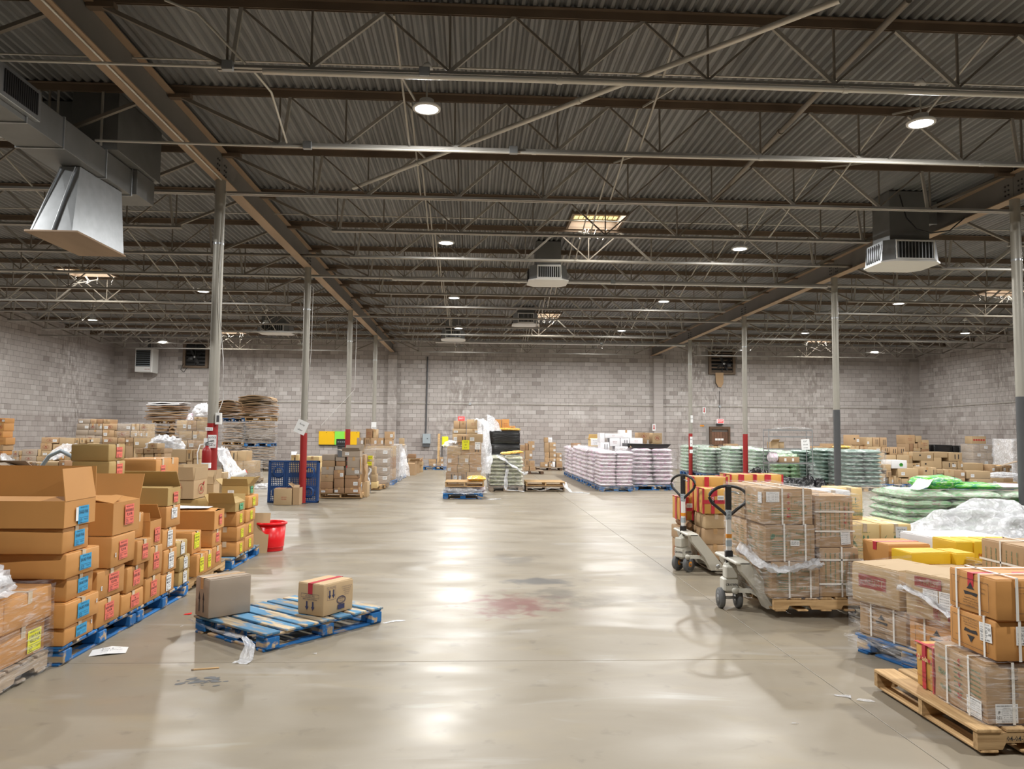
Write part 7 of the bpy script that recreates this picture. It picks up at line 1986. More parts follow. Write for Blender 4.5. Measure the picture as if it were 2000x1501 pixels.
carton('white and orange carton with a printed panel, on the pink sack line', a[0], a[1], 26.4, 26.9, 1.27, a[3], 'yel', 0, False, None, [('-y', 0, .02, .30, .22, 'note')], flaps={'-x': (20, .1), '-y': (170, .2), '+y': (120, .2)})
a = (3.79, 4.09, 1.2, 1.34)
carton('small brown carton on the far end of the pink sack line', a[0], a[1], 29.4, 29.8, a[2] - .02, a[3], 'brn', .1, False, None, [('-y', .08, 0, .1, .08, 'smallship')])
heap('far pair above pink sacks', 27.2, [[((5.86, 6.27, 1.52, 1.76), 'krf', 'r'), ((6.37, 6.72, 1.39, 1.75), 'tan', 'r')], [((6.04, 6.19, 1.4, 1.51), 'krf', 'm')]], 'far cartons above the pink sacks', base=.0, depth=.6)

# ================================================================== green sacks, rack, dark green sacks
PG = 'pallets under the green sacks'
gp = [(8.95, 32.0, 1.25, 'F'), (9.15, 30.3, 1.18, 'F'), (9.75, 29.0, 1.25, 'F'), (10.25, 27.7, 1.2, 'F'), (10.75, 26.5, 1.14, 'F')]
for q, (x0, y0, h, sd) in enumerate(gp):
    sack_pallet('pale green sack', '%s pallet in the green line' % ORD[5 - q], x0, x0 + 1.1, y0, y0 + 1.15, .145, h, 8, 'sgrn', 'pale green sacks', sd, ('blue pallet, %s in the pale green sack line' % ORD[5 - q], 'bluewood', 'bluewood', PG))
    wrap('clear film round the pale green sacks, %s pallet in the line' % ORD[5 - q], x0 - .03, x0 + 1.13, y0 - .04, y0 + 1.18, .12, h + .04, 'film', 100 + q, rough=.06)
for q in range(2):
    sack_pallet('bright green sack', 'low pallet behind rack, %s' % ('near', 'far')[q], 10.35 + q * 1.15, 11.45 + q * 1.15, 26.0 + q * .3, 27.1 + q * .3, .145, 1.05, 6, 'sgrnv', 'bright green sacks behind the rack', 'f', ('pallet under the bright green sacks behind the rack, %s' % ('near', 'far')[q], 'greywood', 'greywood', PG))
heap('on green sacks', 30.6, [[((9.59, 9.8, 1.01, 1.25), 'tan', ''), ((10.18, 10.67, 1.21, 1.35), 'krf', 'm'), ((10.68, 10.8, 1.05, 1.3), 'krf', '')], [((9.82, 10.26, 1.02, 1.19), 'tan', ''), ((10.34, 10.61, 1.03, 1.2), 'brn', '')]], 'loose cartons on the green sacks', base=1.16)
heap('behind green sacks', 33.5, [[((11.46, 11.68, 0.92, 1.03), 'krf', ''), ((11.79, 12.39, 0.92, 1.04), 'tan', ''), ((12.44, 12.88, 0.9, 0.98), 'tan', '')]], 'cartons behind the green sacks', base=0.0)
t = thing('wire_rack', 'tall chrome wire shelving rack in front of the green sacks', 'rack', (10.07, 24.25, 0))
W_, D_ = 1.42, .45
for x in (-W_ / 2, W_ / 2):
    for y in (-D_ / 2, D_ / 2):
        obj('post', cached(('post', 'rack'), lambda: MB().tube([(0, 0, .03), (0, 0, 1.90)], .014, 8), M['galv']), None, t, (x, y, 0))
        obj('foot', cached(('foot', 'rack'), lambda: MB().lathe([(0, 0), (.022, 0), (.022, .02), (.012, .035), (0, .035)], 10), M['galv']), None, t, (x, y, 0))
for q, z in enumerate((.32, .82, 1.27, 1.66, 1.87)):
    sh = obj('wire_shelf', cached(('wire_shelf', 'f'), lambda: MB().box(-W_ / 2, W_ / 2, -D_ / 2 - .006, -D_ / 2 + .006, -.02, .02).box(-W_ / 2, W_ / 2, D_ / 2 - .006, D_ / 2 + .006, -.02, .02).box(-W_ / 2 - .006, -W_ / 2 + .006, -D_ / 2, D_ / 2, -.02, .02).box(W_ / 2 - .006, W_ / 2 + .006, -D_ / 2, D_ / 2, -.02, .02), M['galv']), None, t, (0, 0, z))
    wm = MB()
    for k in range(28):
        x = -W_ / 2 + .025 + k * (W_ - .05) / 27
        wm.box(x - .0025, x + .0025, -D_ / 2, D_ / 2, .012, .017)
    obj('wires', cached(('wires', 'rack'), lambda: wm, M['galv']), None, sh, (0, 0, 0), kind='stuff')
drape('torn clear film stretched along the top of the wire rack', [(9.5, 24.0, 1.92), (10.1, 24.02, 1.96), (10.75, 24.0, 1.93)], [.10, .2], 'film', 110, amp=.05)
sign('white paper sheet hung on the upright side of the wire rack', 10.54, 24.0, 1.42, .27, .34, ('LIST', 'stock', 'rows'), name='paper_sheet', cat='paper', tilt=-.06)
a = (9.46, 9.72, 1.33, 1.55)
carton('open mouthed brown carton on the shelf of the wire rack', a[0], a[1], 24.12, 24.42, 1.275, 1.275 + a[3] - a[2], 'tan', 0, False, None, flaps={'-y': (30, .16), '+x': (60, .1)}, inner='dkin')
carton('tan carton beside the open one on the wire rack', a[1] + .02, a[1] + .19, 24.15, 24.42, 1.275, 1.50, 'tan')
carton('low slotted brown tray on the wire rack', (9.72, 10.39, 1.03, 1.25)[0], (9.72, 10.39, 1.03, 1.25)[1], 24.12, 24.42, .84, 1.02, 'krf', prints=[('-y', 0, 0, .5, .12, 'bars2', 'strap')])
sack('white sack standing on the low shelf of the wire rack', 9.55, 24.2, .84, .28, .3, .32, 'spink', 0)
heap('red lettered group past rack', 29.5, [[((13.31, 13.65, 1.02, 1.29), 'krf', 'w')], [((12.71, 13.01, 0.89, 1.02), 'krf', 'm'), ((13.12, 13.29, 0.89, 1.18), 'brn', 'm'), ((13.36, 13.65, 0.89, 1.11), 'krf', 'mw')]], 'red lettered cartons past the rack', depth=.5)
for q in range(5):
    crumple('black rubbish bag on the floor under the wire rack, %s' % ('largest', 'middle', 'rearmost', 'smallest', 'slumped')[q], 9.55 + .30 * q, 23.5 + .12 * (q % 2), .003, .62 - .05 * q, .55, .42 - .05 * (q % 3), 'blackbag', 120 + q, name='rubbish_bag', cat='rubbish bag', group='black rubbish bags', amt=.2)
for q in range(2):
    crumple('black rubbish bag beyond the wire rack by the pale green sacks, %s' % ('near', 'far')[q], 9.3 + q * .35, 24.9 + q * .4, .003, .7, .6, .6 - .1 * q, 'blackbag', 126 + q, name='rubbish_bag', cat='rubbish bag', group='black rubbish bags', amt=.2)
PD = 'pallets under the grey green sacks'
for q, (x0, y0, h, n) in enumerate(((11.42, 23.0, 1.27, 9), (11.30, 24.35, 1.28, 9), (11.2, 25.7, 1.20, 9))):
    sack_pallet('grey green sack', '%s pallet by the dark column' % ORD[q + 1], x0, x0 + 1.12, y0, y0 + 1.18, .145, h, n, 'sgrnd', 'grey green sacks', 'F', ('pine pallet, %s under the grey green sacks' % ORD[q + 1], 'pine', 'pine', PD), lean=-.05)
wrap('thin film round the grey green sacks nearest the camera', 11.36, 12.6, 22.95, 24.2, .12, 1.28, 'film', 130, rough=.05)
drape('dark film trailing to the floor beside the grey green sacks', [(10.978, 24.6, 0.83), (10.943, 24.2, 0.336), (10.766, 23.4, 0.116)], [.3, .5], 'film', 131, amp=.08)
sack('yellow and red bag on top of the grey green sacks', 11.95, 24.5, 1.29, .5, .4, .10, 'syel', .1)
heap('row past dark column', 30.5, [[((14.25, 14.67, 1, 1.39), 'krf', 'm'), ((14.68, 14.97, 1.01, 1.37), 'tan', ''), ((14.98, 15.27, 1.06, 1.36), 'tan', 'b')]], 'film wrapped far row', depth=.6)

# ================================================================== brown heaps on the far side
HR = 'back row of far heap'
heap(HR, 29.6, [
    [((14.86, 15.17, 1.35, 1.75), 'krf', 'qw'), ((15.47, 15.7, 1.37, 1.66), 'tan', 'W'), ((15.71, 15.98, 1.37, 1.66), 'krf', 'b'), ((15.99, 16.27, 1.38, 1.66), 'krf', 'b')],
    [((15.19, 15.49, 1.12, 1.3), 'krf', 'm'), ((15.5, 16.04, 1.09, 1.3), 'tan', 'w'), ((16.05, 16.38, 1.02, 1.28), 'krf', 'b'), ((16.39, 16.71, 1.01, 1.28), 'krf', 'b'), ((16.72, 17.03, 1.01, 1.28), 'krf', 'b')],
    [((15.71, 16.18, 0.79, 1.06), 'tan', ''), ((16.19, 16.63, 0.71, 0.98), 'tan', ''), ((16.65, 17.07, 0.72, 0.99), 'tan', '')]], 'cartons in the far heap', depth=.7)
heap('corner top of far heap', 31.5, [
    [((18.12, 18.54, 1.48, 1.77), 'krf', 'm'), ((18.55, 18.82, 1.49, 1.74), 'tan', ''), ((18.83, 19.14, 1.22, 1.57), 'tan', 'm')],
    [((18.13, 18.29, 1.09, 1.4), 'krf', ''), ((18.3, 18.46, 1.1, 1.4), 'brn', ''), ((18.47, 18.65, 1.23, 1.42), 'krf', ''), ((18.67, 18.99, 1.2, 1.47), 'krf', '')],
    [((18.46, 18.77, 1.1, 1.22), 'tan', ''), ((18.79, 19.14, 1.07, 1.19), 'brn', '')]], 'cartons in the far heap', depth=.7)
heap('upper front of far heap', 26.4, [
    [((15.44, 16.19, 0.87, 1.16), 'tan', 'qw'), ((16.21, 16.71, 0.88, 1.17), 'tan', ''), ((16.73, 17.23, 0.86, 1.15), 'tan', 'b')],
    [((15.28, 15.43, 0.78, 1.03), 'tan', ''), ((15.72, 16.22, 0.56, 0.86), 'tan', 'q'), ((16.21, 16.49, 0.59, 0.97), 'tan', ''), ((16.51, 17.04, 0.57, 0.84), 'tan', 'bw'), ((17.05, 17.25, 0.58, 0.85), 'tan', 'w')],
    [((15.25, 15.71, 0.56, 0.77), 'tan', 'bw'), ((17.25, 17.99, 0.53, 0.78), 'tan', '')]], 'cartons in the far heap', depth=.6)
heap('lower front of far heap', 24.7, [
    [((13.7, 14.24, 0.61, 0.92), 'wht', 'p'), ((13.25, 13.39, 0.71, 0.94), 'tan', ''), ((13.42, 13.69, 0.48, 0.78), 'tan', '')],
    [((13.91, 14.62, 0.37, 0.65), 'tan', 'W'), ((14.79, 15.05, 0.38, 0.7), 'tan', 'q'), ((15.06, 15.25, 0.38, 0.69), 'tan', 'b'), ((15.25, 15.48, 0.49, 0.63), 'tan', 'm'), ((15.49, 15.84, 0.39, 0.62), 'tan', ''), ((15.85, 16.21, 0.39, 0.61), 'krf', 'w'), ((16.24, 17.07, 0.34, 0.58), 'tan', 'W')],
    [((13.33, 13.51, 0.18, 0.47), 'tan', 'w'), ((13.53, 13.71, 0.37, 0.58), 'krf', 'b'), ((13.62, 13.78, 0.1, 0.36), 'tan', 'w'), ((13.79, 13.88, 0.1, 0.41), 'tan', ''), ((13.88, 14.04, 0.09, 0.34), 'tan', 'b'), ((14.05, 14.28, 0.08, 0.32), 'tan', ''), ((14.29, 14.7, 0.04, 0.37), 'tan', 'q'), ((14.72, 14.99, 0.22, 0.38), 'tan', '1'), ((15, 15.25, 0.19, 0.38), 'tan', 'w'), ((15.85, 16.2, 0.23, 0.37), 'krf', 'm'), ((16.33, 17.07, 0.1, 0.33), 'tan', 'W')],
    [((14.44, 14.73, -0.06, 0.19), 'tan', ''), ((14.74, 14.97, -0.06, 0.18), 'krf', 'b'), ((14.76, 15.27, -0.04, 0.18), 'tan', 'w'), ((16.33, 17.05, -0.08, 0.09), 'tan', '')]], 'cartons in the far heap', base=.143, depth=.6, jit=.06)
for q in range(4):
    pallet('blue pallet under the far brown heap, %s from the grey green sacks' % ORD[q + 1], 13.6 + q * 1.15, 25.1 - .1 * q, 'x', 1.0, 1.08, wood_='bluewood', top='bluewood', group='pallets under the far heap')
heap('far side of brown heap', 26.0, [
    [((18.02, 18.28, 0.48, 0.75), 'krf', 'bW'), ((18.29, 18.53, 0.47, 0.74), 'krf', 'bw'), ((18.54, 18.75, 0.44, 0.73), 'krf', 'bw')],
    [((17.99, 18.42, 0.33, 0.47), 'krf', ''), ((18.43, 18.78, 0.18, 0.44), 'krf', '')],
    [((17.99, 18.47, 0.1, 0.31), 'tan', 'W'), ((18.47, 18.93, -0.09, 0.16), 'tan', '')]], 'cartons on the far side of the heap', depth=.5)
crumple('white plastic spread on the low cartons by the right hand dark column', 17.84, 25.2, .35, 1.3, .7, .16, 'filmw', 140)
t = thing('plank', 'pale plank lying across the top of the slotted cartons on the far heap', 'plank', (18.44, 25.8, 0.77), rot=(0, radians(-14), .1))
obj('board', MB().cbox(-.4, .4, -.08, .08, 0, .025, .004), M['greywood'], t); obj('batten', MB().cbox(-.38, -.30, -.09, .09, .025, .045, .003), M['pine'], t)
BB = 'tall grey brown block'
b0 = (20.37, 21.57, 0.35, 1.4)
for r in range(4):
    for c in range(4):
        ww = (b0[1] - b0[0]) / 4; hh = (b0[3] - .145) / 4
        carton('grey brown carton, %s across, %s row up, %s by right wall' % (ORD[c + 1], ORD[r + 1], BB), b0[0] + c * ww + .004, b0[0] + (c + 1) * ww - .004, 30.5, 31.3, .146 + r * hh, .143 + (r + 1) * hh, 'gry', stickers=[('-y', .1, .05, .14, .11, 'smallship')] if (r * 3 + c) % 2 == 0 else [], group='cartons in the grey brown block')
wrap('smoky film round the tall grey brown block by the right wall', b0[0] - .03, b0[1] + .03, 30.45, 31.35, .15, b0[3] + .02, 'filmk' if 0 else 'film', 141, rough=.03)
pallet('pallet under the tall grey brown block by the right wall', (b0[0] + b0[1]) / 2, 30.9, 'x', .9, b0[1] - b0[0], wood_='greywood', top='greywood', kind='stringer')
a = (20.37, 20.97, 1.42, 1.73)
carton('tan carton with five red circles on top of the grey brown block', a[0], a[1], 30.55, 31.0, b0[3] + .03, b0[3] + .03 + a[3] - a[2], 'tan', prints=[('-y', 0, 0, (a[1] - a[0]) * .95, .18, 'circles', 'inkred')])
b1 = (19.37, 21.06, 0.57, 1.35)
for q in range(2):
    ww = (b1[1] - b1[0]) / 2
    t = thing('wrapped_load', 'load wrapped in black film by the right wall, %s of two' % ('corner side', 'nearer the grey block')[q], 'pallet load', (b1[0] + ww * (q + .5), 32.0, .0), group='black wrapped loads')
    blackload(t, ww - .02, .9, b1[3] - .03 * q, 3)
b2 = (19.86, 20.09, 0.1, 1.62)
carton('tall narrow load in grey film at the right wall', b2[0], b2[0] + 1.0, 27.5, 28.5, .001, b2[3], 'gry')
wrap('cloudy film round the tall narrow load at the right wall', b2[0] - .03, b2[0] + 1.03, 27.46, 28.54, .02, b2[3] + .02, 'filmw', 142, rough=.05)

# ================================================================== pallet trucks
def truck_head(t, yaw, orange=False, small=1.0, text='CROWN'):
    """steering head: local x = rolling direction, loop lies across it"""
    hd = obj('pump_body', MB().cbox(-.09, .07, -.075, .075, .17, .30, .015).cbox(-.10, .02, -.06, .06, .30, .42, .012), M['cream'], t, rot=(0, 0, yaw))
    pm = MB(); put_text(pm, text, 0, 0, .035, .12, .02)
    obj('print', pm, M['ink'], hd, (.0, -.077, .24), (pi / 2, 0, 0))
    pm2 = obj('print', cached(('trucktext', text), lambda: pm, M['ink']) if 0 else pm.mesh('print'), M['ink'], hd, (-.092, 0, .24), (pi / 2, 0, -pi / 2))
    for s in (-1, 1):
        w_ = obj('steer_wheel', cached(('steer_wheel',), lambda: MB().lathe([(.03, -.026), (.062, -.026), (.062, -.022), (.088, -.026), (.098, -.018), (.098, .018), (.088, .026), (.062, .022), (.062, .026), (.03, .026)], 28, axis='y'), M['rubber']), None, t, (-s * .085 * sin(yaw), s * .085 * cos(yaw), .099), (0, 0, yaw))
        obj('hub', cached(('hub', orange), lambda: MB().lathe([(0, -.029), (.03, -.029), (.034, -.024), (.062, -.021), (.062, .021), (.034, .024), (.03, .029), (0, .029)], 24, axis='y'), M['orange' if orange else 'galv']), None, w_)
    obj('axle', MB().tube([(0, -.12, .099), (0, .12, .099)], .014, 10), M['galv'], t, rot=(0, 0, yaw))
    h = small
    b_ = obj('handle_socket', MB().cbox(-.030, .030, -.035, .035, .40, .56, .008), M['black'], t, rot=(0, 0, yaw))
    obj('tiller_arm', MB().cbox(-.018, .018, -.024, .024, .55, .97, .004), M['white'], t, rot=(0, 0, yaw))
    dm = MB()
    for z0, z1, mm in ((.60, .66, 0), (.68, .72, 1), (.86, .96, 0)):
        dm.box(-.0195, .0195, -.0255, .0255, z0, z1, mm)
    obj('decals', dm, [M['panelgrey'], M['orange']], t, rot=(0, 0, yaw))
    dk = MB()
    for z in (.87, .90, .93):
        dk.tube([(-.0205, -.012, z), (-.0205, 0, z + .012), (-.0205, .012, z)], .002, 4)
    obj('decal_print', dk, M['ink'], t, rot=(0, 0, yaw))
    obj('handle_grip', MB().cbox(-.02, .02, -.028, .028, .95, 1.19, .006), M['black'], t, rot=(0, 0, yaw))
    loop = []
    for q in range(25):
        a_ = -pi * .16 + (pi * 1.32) * q / 24
        loop.append((0, .19 * cos(a_) * (1 if sin(a_) > 0 else .96), 1.075 + .115 * sin(a_)))
    pts = [(0, .012, .90), (0, .09, .965)] + loop + [(0, -.09, .965), (0, -.012, .90)]
    obj('handle_loop', MB().tube(pts, .0155, 10), M['black'], t, rot=(0, 0, yaw))
    obj('release_lever', MB().tube([(0, .0, 1.13), (-.02, -.05, 1.135), (-.03, -.095, 1.115)], .008, 8), M['galv'], t, rot=(0, 0, yaw))
    return t


def truck(label, x, y, yaw, hyaw, orange):
    t = thing('pallet_truck', label, 'pallet truck', (x, y, 0), yaw)
    for s in (-1, 1):
        yy = s * .26
        fm = MB()
        fm.cbox(.30, 1.30, yy - .075, yy + .075, .060, .095, .006)
        fm.add([(1.30, yy - .075, .06), (1.30, yy + .075, .06), (1.40, yy + .05, .065), (1.40, yy - .05, .065), (1.30, yy - .075, .095), (1.30, yy + .075, .095), (1.40, yy + .05, .085), (1.40, yy - .05, .085)], [(0, 3, 2, 1), (4, 5, 6, 7), (0, 1, 5, 4), (1, 2, 6, 5), (2, 3, 7, 6), (3, 0, 4, 7)])
        obj('fork', fm, M['cream'], t)
        obj('load_roller', cached(('load_roller',), lambda: MB().lathe([(0, -.04), (.028, -.04), (.028, .04), (0, .04)], 16, axis='y'), M['rubber']), None, t, (1.1, yy, .029))
        obj('side_plate', MB().prism([(.0, .485), (.10, .485), (.41, .10), (.41, .062), (.25, .062), (.17, .22), (.02, .40)], yy - .07, yy + .07), M['cream'], t)
        obj('rocker_link', MB().bar((.0, s * .09, .19), (.16, s * .18, .20), .03, .04).bar((.16, s * .18, .20), (.30, yy, .12), .03, .04).lathe([(0, -.035), (.03, -.035), (.03, .035), (0, .035)], 14, c=(.02, s * .10, .19), axis='y'), M['cream'], t)
        obj('pivot_bolt', MB().lathe([(0, -.08), (.022, -.08), (.022, .08), (0, .08)], 12, axis='y', c=(.33, yy, .115)), M['galv'], t)
    obj('top_yoke', MB().cbox(-.04, .10, -.33, .33, .465, .50, .012), M['cream'], t)
    obj('cross_plate', MB().cbox(.30, .40, -.33, .33, .062, .10, .006), M['cream'], t)
    obj('pump', MB().lathe([(0, .15), (.05, .15), (.055, .19), (.055, .42), (.035, .45), (.03, .47), (0, .47)], 18), M['cream'], t)
    return truck_head(t, hyaw - yaw, orange)


truck('cream pallet truck with black loop handle, under the noodle cartons', 2.53, 7.56, 0, radians(88), False)
truck('cream pallet truck with orange wheel hubs, under the orange topped cartons', 2.63, 9.58, 0, radians(35), True)

# load on the nearer truck
GN = 'strapped noodle cartons'
pallet('pine pallet lifted on the nearer pallet truck', 3.28, 7.62, 'y', 1.0, 1.1, z0=.058, wood_='pine', top='pine', kind='stringer', stamp=True)
Z0 = .203
rows = ((2.76, 3.21, .203, .53), (2.71, 3.175, .532, .868), (2.69, 3.155, .870, 1.20))
for k, (a, b, z0, z1) in enumerate(rows):
    kw = [dict(prints=[('-y', .0, .0, .40, .26, 'sevai', 'inkgrn'), ('-x', 0, 0, .42, .28, 'lefttext', 'inkgrn')]), dict(prints=[('-y', 0, 0, .43, .29, 'sevai', 'inkgrn'), ('-x', 0, 0, .42, .28, 'lefttext', 'inkgrn')], stickers=[('-y', .04, .0, .085, .05, 'tiny')]),
          dict(prints=[('-y', .02, -.02, .42, .28, 'sevai2', 'inkgrn'), ('-y', .0, .0, .05, .28, 'redscript', 'inkred'), ('-x', 0, 0, .42, .28, 'lefttext', 'inkgrn')], stickers=[('-y', -.15, .09, .125, .095, 'ship'), ('-x', .16, .08, .09, .10, 'ship')])][k]
    carton('strapped noodle carton, %s up at the front corner of the near truck' % ORD[k + 1], a, b, 7.06, 7.52, z0, z1, 'krf', (0, .0, .02)[k], True, None, straps=[('y', -.06), ('y', .14)], group=GN, **kw)
    carton('strapped noodle carton, %s up behind the front corner on the near truck' % ORD[k + 1], a, b - .01, 7.56, 8.05, z0, z1, 'krf', 0, True, None, straps=[('y', -.06), ('y', .14)], prints=[('-x', 0, 0, .42, .28, 'lefttext', 'inkgrn')], group=GN)
for k, (a, b, z0, z1) in enumerate(((3.225, 3.60, .203, .655), (3.195, 3.55, .658, 1.135))):
    carton('upright strapped noodle carton, %s up, second file of the near truck' % ORD[k + 1], a, b, 7.08, 7.5, z0, z1, 'krf', 0, True, None, straps=[('z', .12 if k == 0 else .15), ('z', .34 if k == 0 else .33)] + ([('y', .02)] if k == 0 else []), prints=[('-y', 0, .02, .32, .38, 'textcol', 'inkgrn')] + ([('-y', .1, .05, .06, .2, 'redscript', 'inkred')] if k else []), stickers=[('-y', .10, -.15, .09, .12, 'ship', .06)], group=GN)
    carton('upright strapped noodle carton at the back of the second file, %s up' % ORD[k + 1], a, b, 7.56, 8.0, z0, z1, 'krf', 0, True, None, group=GN)
wrap('clear film round the noodle cartons on the near truck', 2.66, 3.20, 7.02, 8.10, .21, 1.21, 'film', 150, rough=.02, flare=.05)
wrap('clear film round the upright noodle cartons on the near truck', 3.20, 3.62, 7.05, 8.05, .25, 1.145, 'film', 151, rough=.015)
drape('loose folds of clear film hanging round the lowest noodle carton', [(2.66, 7.5, .62), (2.68, 7.1, .52), (2.80, 7.0, .46), (3.0, 6.98, .49), (3.2, 7.0, .53)], [.20, .16], 'filmw', 152, amp=.06)
# load on the farther truck
GF = 'cartons on the far truck'
pallet('grey pallet lifted on the farther pallet truck', 3.42, 10.06, 'y', 1.0, 1.12, z0=.0, wood_='greywood', top='greywood', kind='stringer')
for k in range(2):
    for q in range(2):
        carton('brown taped carton, %s layer, %s, on the farther truck' % (ORD[k + 1], ('front end', 'back end')[q]), 2.87, 3.145, 9.50 + q * .42, 9.90 + q * .42, .146 + k * .195, .338 + k * .195, 'krf', .02 * k, True, 'tape', prints=[('-x', 0, 0, .22, .14, 'uparrows' if k else 'aismall', 'ink' if k else 'inkred')], group=GF)
        carton('tan carton, %s layer, %s, second file of the farther truck' % (ORD[k + 1], ('front end', 'back end')[q]), 3.16, 3.60, 9.50 + q * .42, 9.90 + q * .42, .146 + k * .195, .338 + k * .195, 'tan', 0, True, 'tape', group=GF)
carton('tan carton with clear tape, third layer on the farther truck', 2.87, 3.15, 9.48, 9.88, .536, .716, 'tan', .04, True, 'ctape', group=GF)
carton('tan carton at the back, third layer on the farther truck', 2.88, 3.4, 9.92, 10.33, .536, .716, 'tan', 0, True, 'ctape', group=GF)
def goldbox(label, x0, x1, y0, y1, z0, z1, yaw=0, st=True):
    w, d, h = x1 - x0, y1 - y0, z1 - z0
    c_ = carton(label, x0, x1, y0, y1, z0, z1, 'gol', yaw, True, 'rtape', stickers=[('-y', w * .22, .02, .08, .10, 'tiny')] if st else [], group='golden cartons with red tape')
    e = .0105
    tm = MB().box(-w * .18, -w * .04, -d / 2 - e, -d / 2 - e + .001, 0, h).box(-w / 2, w / 2, -d / 2 - e, -d / 2 - e + .001, h * .40, h * .55)
    for sx in (-1, 1):
        tm.box(sx * w / 2 - .012, sx * w / 2 + .012, -d / 2 - .006, -d / 2 + .006, 0, h); tm.box(sx * w / 2 - .012, sx * w / 2 + .012, -d / 2, d / 2, h + .001, h + .003)
    tm.box(-w / 2 - e, -w / 2 - e + .001, -d * .1, d * .1, 0, h)
    obj('edge_tape', tm, M['rtape'], c_)
    pm = MB(); put_text(pm, 'FRAGILE', 0, 0, .03, h * .8)
    obj('print', pm, M['strap'], c_, (-w * .11, -d / 2 - e - .001, h / 2), (pi / 2, -pi / 2, 0))
    return c_
goldbox('golden carton with red tape and white sticker, front of the farther truck load', 2.845, 3.145, 9.44, 9.85, .722, 1.03, 0)
goldbox('golden carton with red tape, topmost at the back of the farther truck load', 2.85, 3.29, 9.88, 10.3, .722, 1.15, 0, False)
goldbox('golden carton with red tape, overhanging the near flank of the farther truck', 2.685, 2.845, 9.93, 10.28, .585, .885, .05)
for q in range(2):
    goldbox('golden carton with red tape, in the rear row on the farther truck, %s' % ('first', 'second')[q], 3.72 + q * .37, 4.06 + q * .42, 11.0, 11.5, .80, 1.125, 0, False)
for k in range(2):
    carton('tan carton supporting the rear golden cartons, %s up' % ORD[k + 1], 3.70, 4.48, 11.0, 11.5, .001 + k * .4, .396 + k * .4, 'tan', 0, False, 'tape')
t = thing('cardboard_tube', 'brown cardboard tube sticking out under the overhanging golden carton', 'tube', (2.77, 10.2, .54), .0)
obj('tube', MB().tube([(0, -.40, 0), (0, .12, 0)], .042, 16), M['brn'], t)
obj('end_ring', MB().lathe([(.03, -.402), (.043, -.402), (.043, -.395), (.03, -.395), (.03, -.402)], 16, axis='y'), M['dkin'], t)
carton('brown carton under the cardboard tube on the farther truck', 2.68, 2.855, 9.95, 10.35, .322, .497, 'krf', 0, True, 'tape', group=GF)
carton('lowest brown carton at the near flank of the farther truck', 2.69, 2.855, 9.95, 10.35, .001, .32, 'krf', 0, True, 'tape', prints=[('-x', 0, 0, .2, .15, 'aismall', 'inkred')], group=GF)

# pale yellow oil cartons beyond
pallet('dark pallet under the pale yellow fragile cartons', 4.93, 9.35, 'x', 1.1, 1.2, wood_='darkwood', top='greywood')
GO = 'pale yellow fragile cartons'
for q, (a, b) in enumerate(((4.47, 4.835), (4.855, 5.22))):
    for r in range(2):
        carton('pale yellow fragile carton with olive leaves, %s file, %s row' % (('nearer truck', 'nearer sack')[q], ('front', 'back')[r]), a, b, 9.0 + r * .42, 9.40 + r * .42, .245, .655, 'yel', (.03, .0)[q], True, 'ctape', prints=[('-y', 0, -.01, .35, .38, 'olive', 'inkgrn')] if r == 0 else [], stickers=[('-y', .06, .11, .14, .13, 'note')] if (q == 1 and r == 0) else [], group=GO)
carton('flat white carton under the pale yellow fragile cartons', 4.42, 5.25, 9.0, 9.85, .145, .243, 'wht', 0, True, None)
carton('plain white carton standing behind the noodle cartons', 4.05, 4.47, 8.98, 9.45, .66, 1.05, 'wht', .05, True, 'ctape')
for k in range(2):
    carton('white carton below the plain white one, %s up' % ORD[k + 1], 4.03, 4.44, 9.0, 9.45, .001 + k * .33, .328 + k * .33, 'wht', 0, True, None)
carton('pale yellow fragile carton standing on the back row', 4.52, 4.86, 9.44, 9.84, .66, 1.05, 'yel', 0, True, 'ctape', prints=[('-y', .05, 0, .33, .36, 'olive', 'inkgrn')], group=GO)

# ================================================================== near green sack pallet on the far right
sack_pallet('green printed sack', 'big near green pallet', 6.95, 8.55, 12.1, 13.3, .145, .80, 5, 'sgrnv', 'green printed sacks', 'fl', ('blue pallet under the green printed sacks', 'bluewood', 'bluewood', PG))
sack_pallet('green printed sack', 'second green pallet beside it', 8.6, 9.9, 12.2, 13.3, .145, .78, 5, 'sgrnv', 'green printed sacks', 'f', ('second blue pallet under the green printed sacks', 'bluewood', 'bluewood', PG))
wrap('thick clear film round the near green printed sacks', 6.88, 8.62, 12.02, 13.4, .03, .83, 'film', 160, rough=.05)
sack('bright green bag crumpled on the near green sacks, larger one', 7.75, 12.6, .83, .75, .5, .22, 'sbright', .2, name='plastic_bag')
sack('bright green bag lying flat on the near green sacks', 8.35, 12.55, .83, .8, .45, .11, 'sbright', -.1, name='plastic_bag')
sack('white sack lying flat beside the bright green bags', 8.9, 12.7, .82, .8, .5, .10, 'spink', .05)
drape('white sheet flap standing up on the near green sacks', [(7.15, 12.25, .84), (7.3, 12.3, .88), (7.46, 12.4, 1.0)], [.3, .25], 'paper', 161, amp=.01, name='loose_sheet', cat='paper')
crumple('huge bag of bunched white film beside the near green sacks', 6.75, 9.9, .003, 2.5, 1.5, .78, 'filmw', 163, sharp=2.0, amt=.22, res=2)

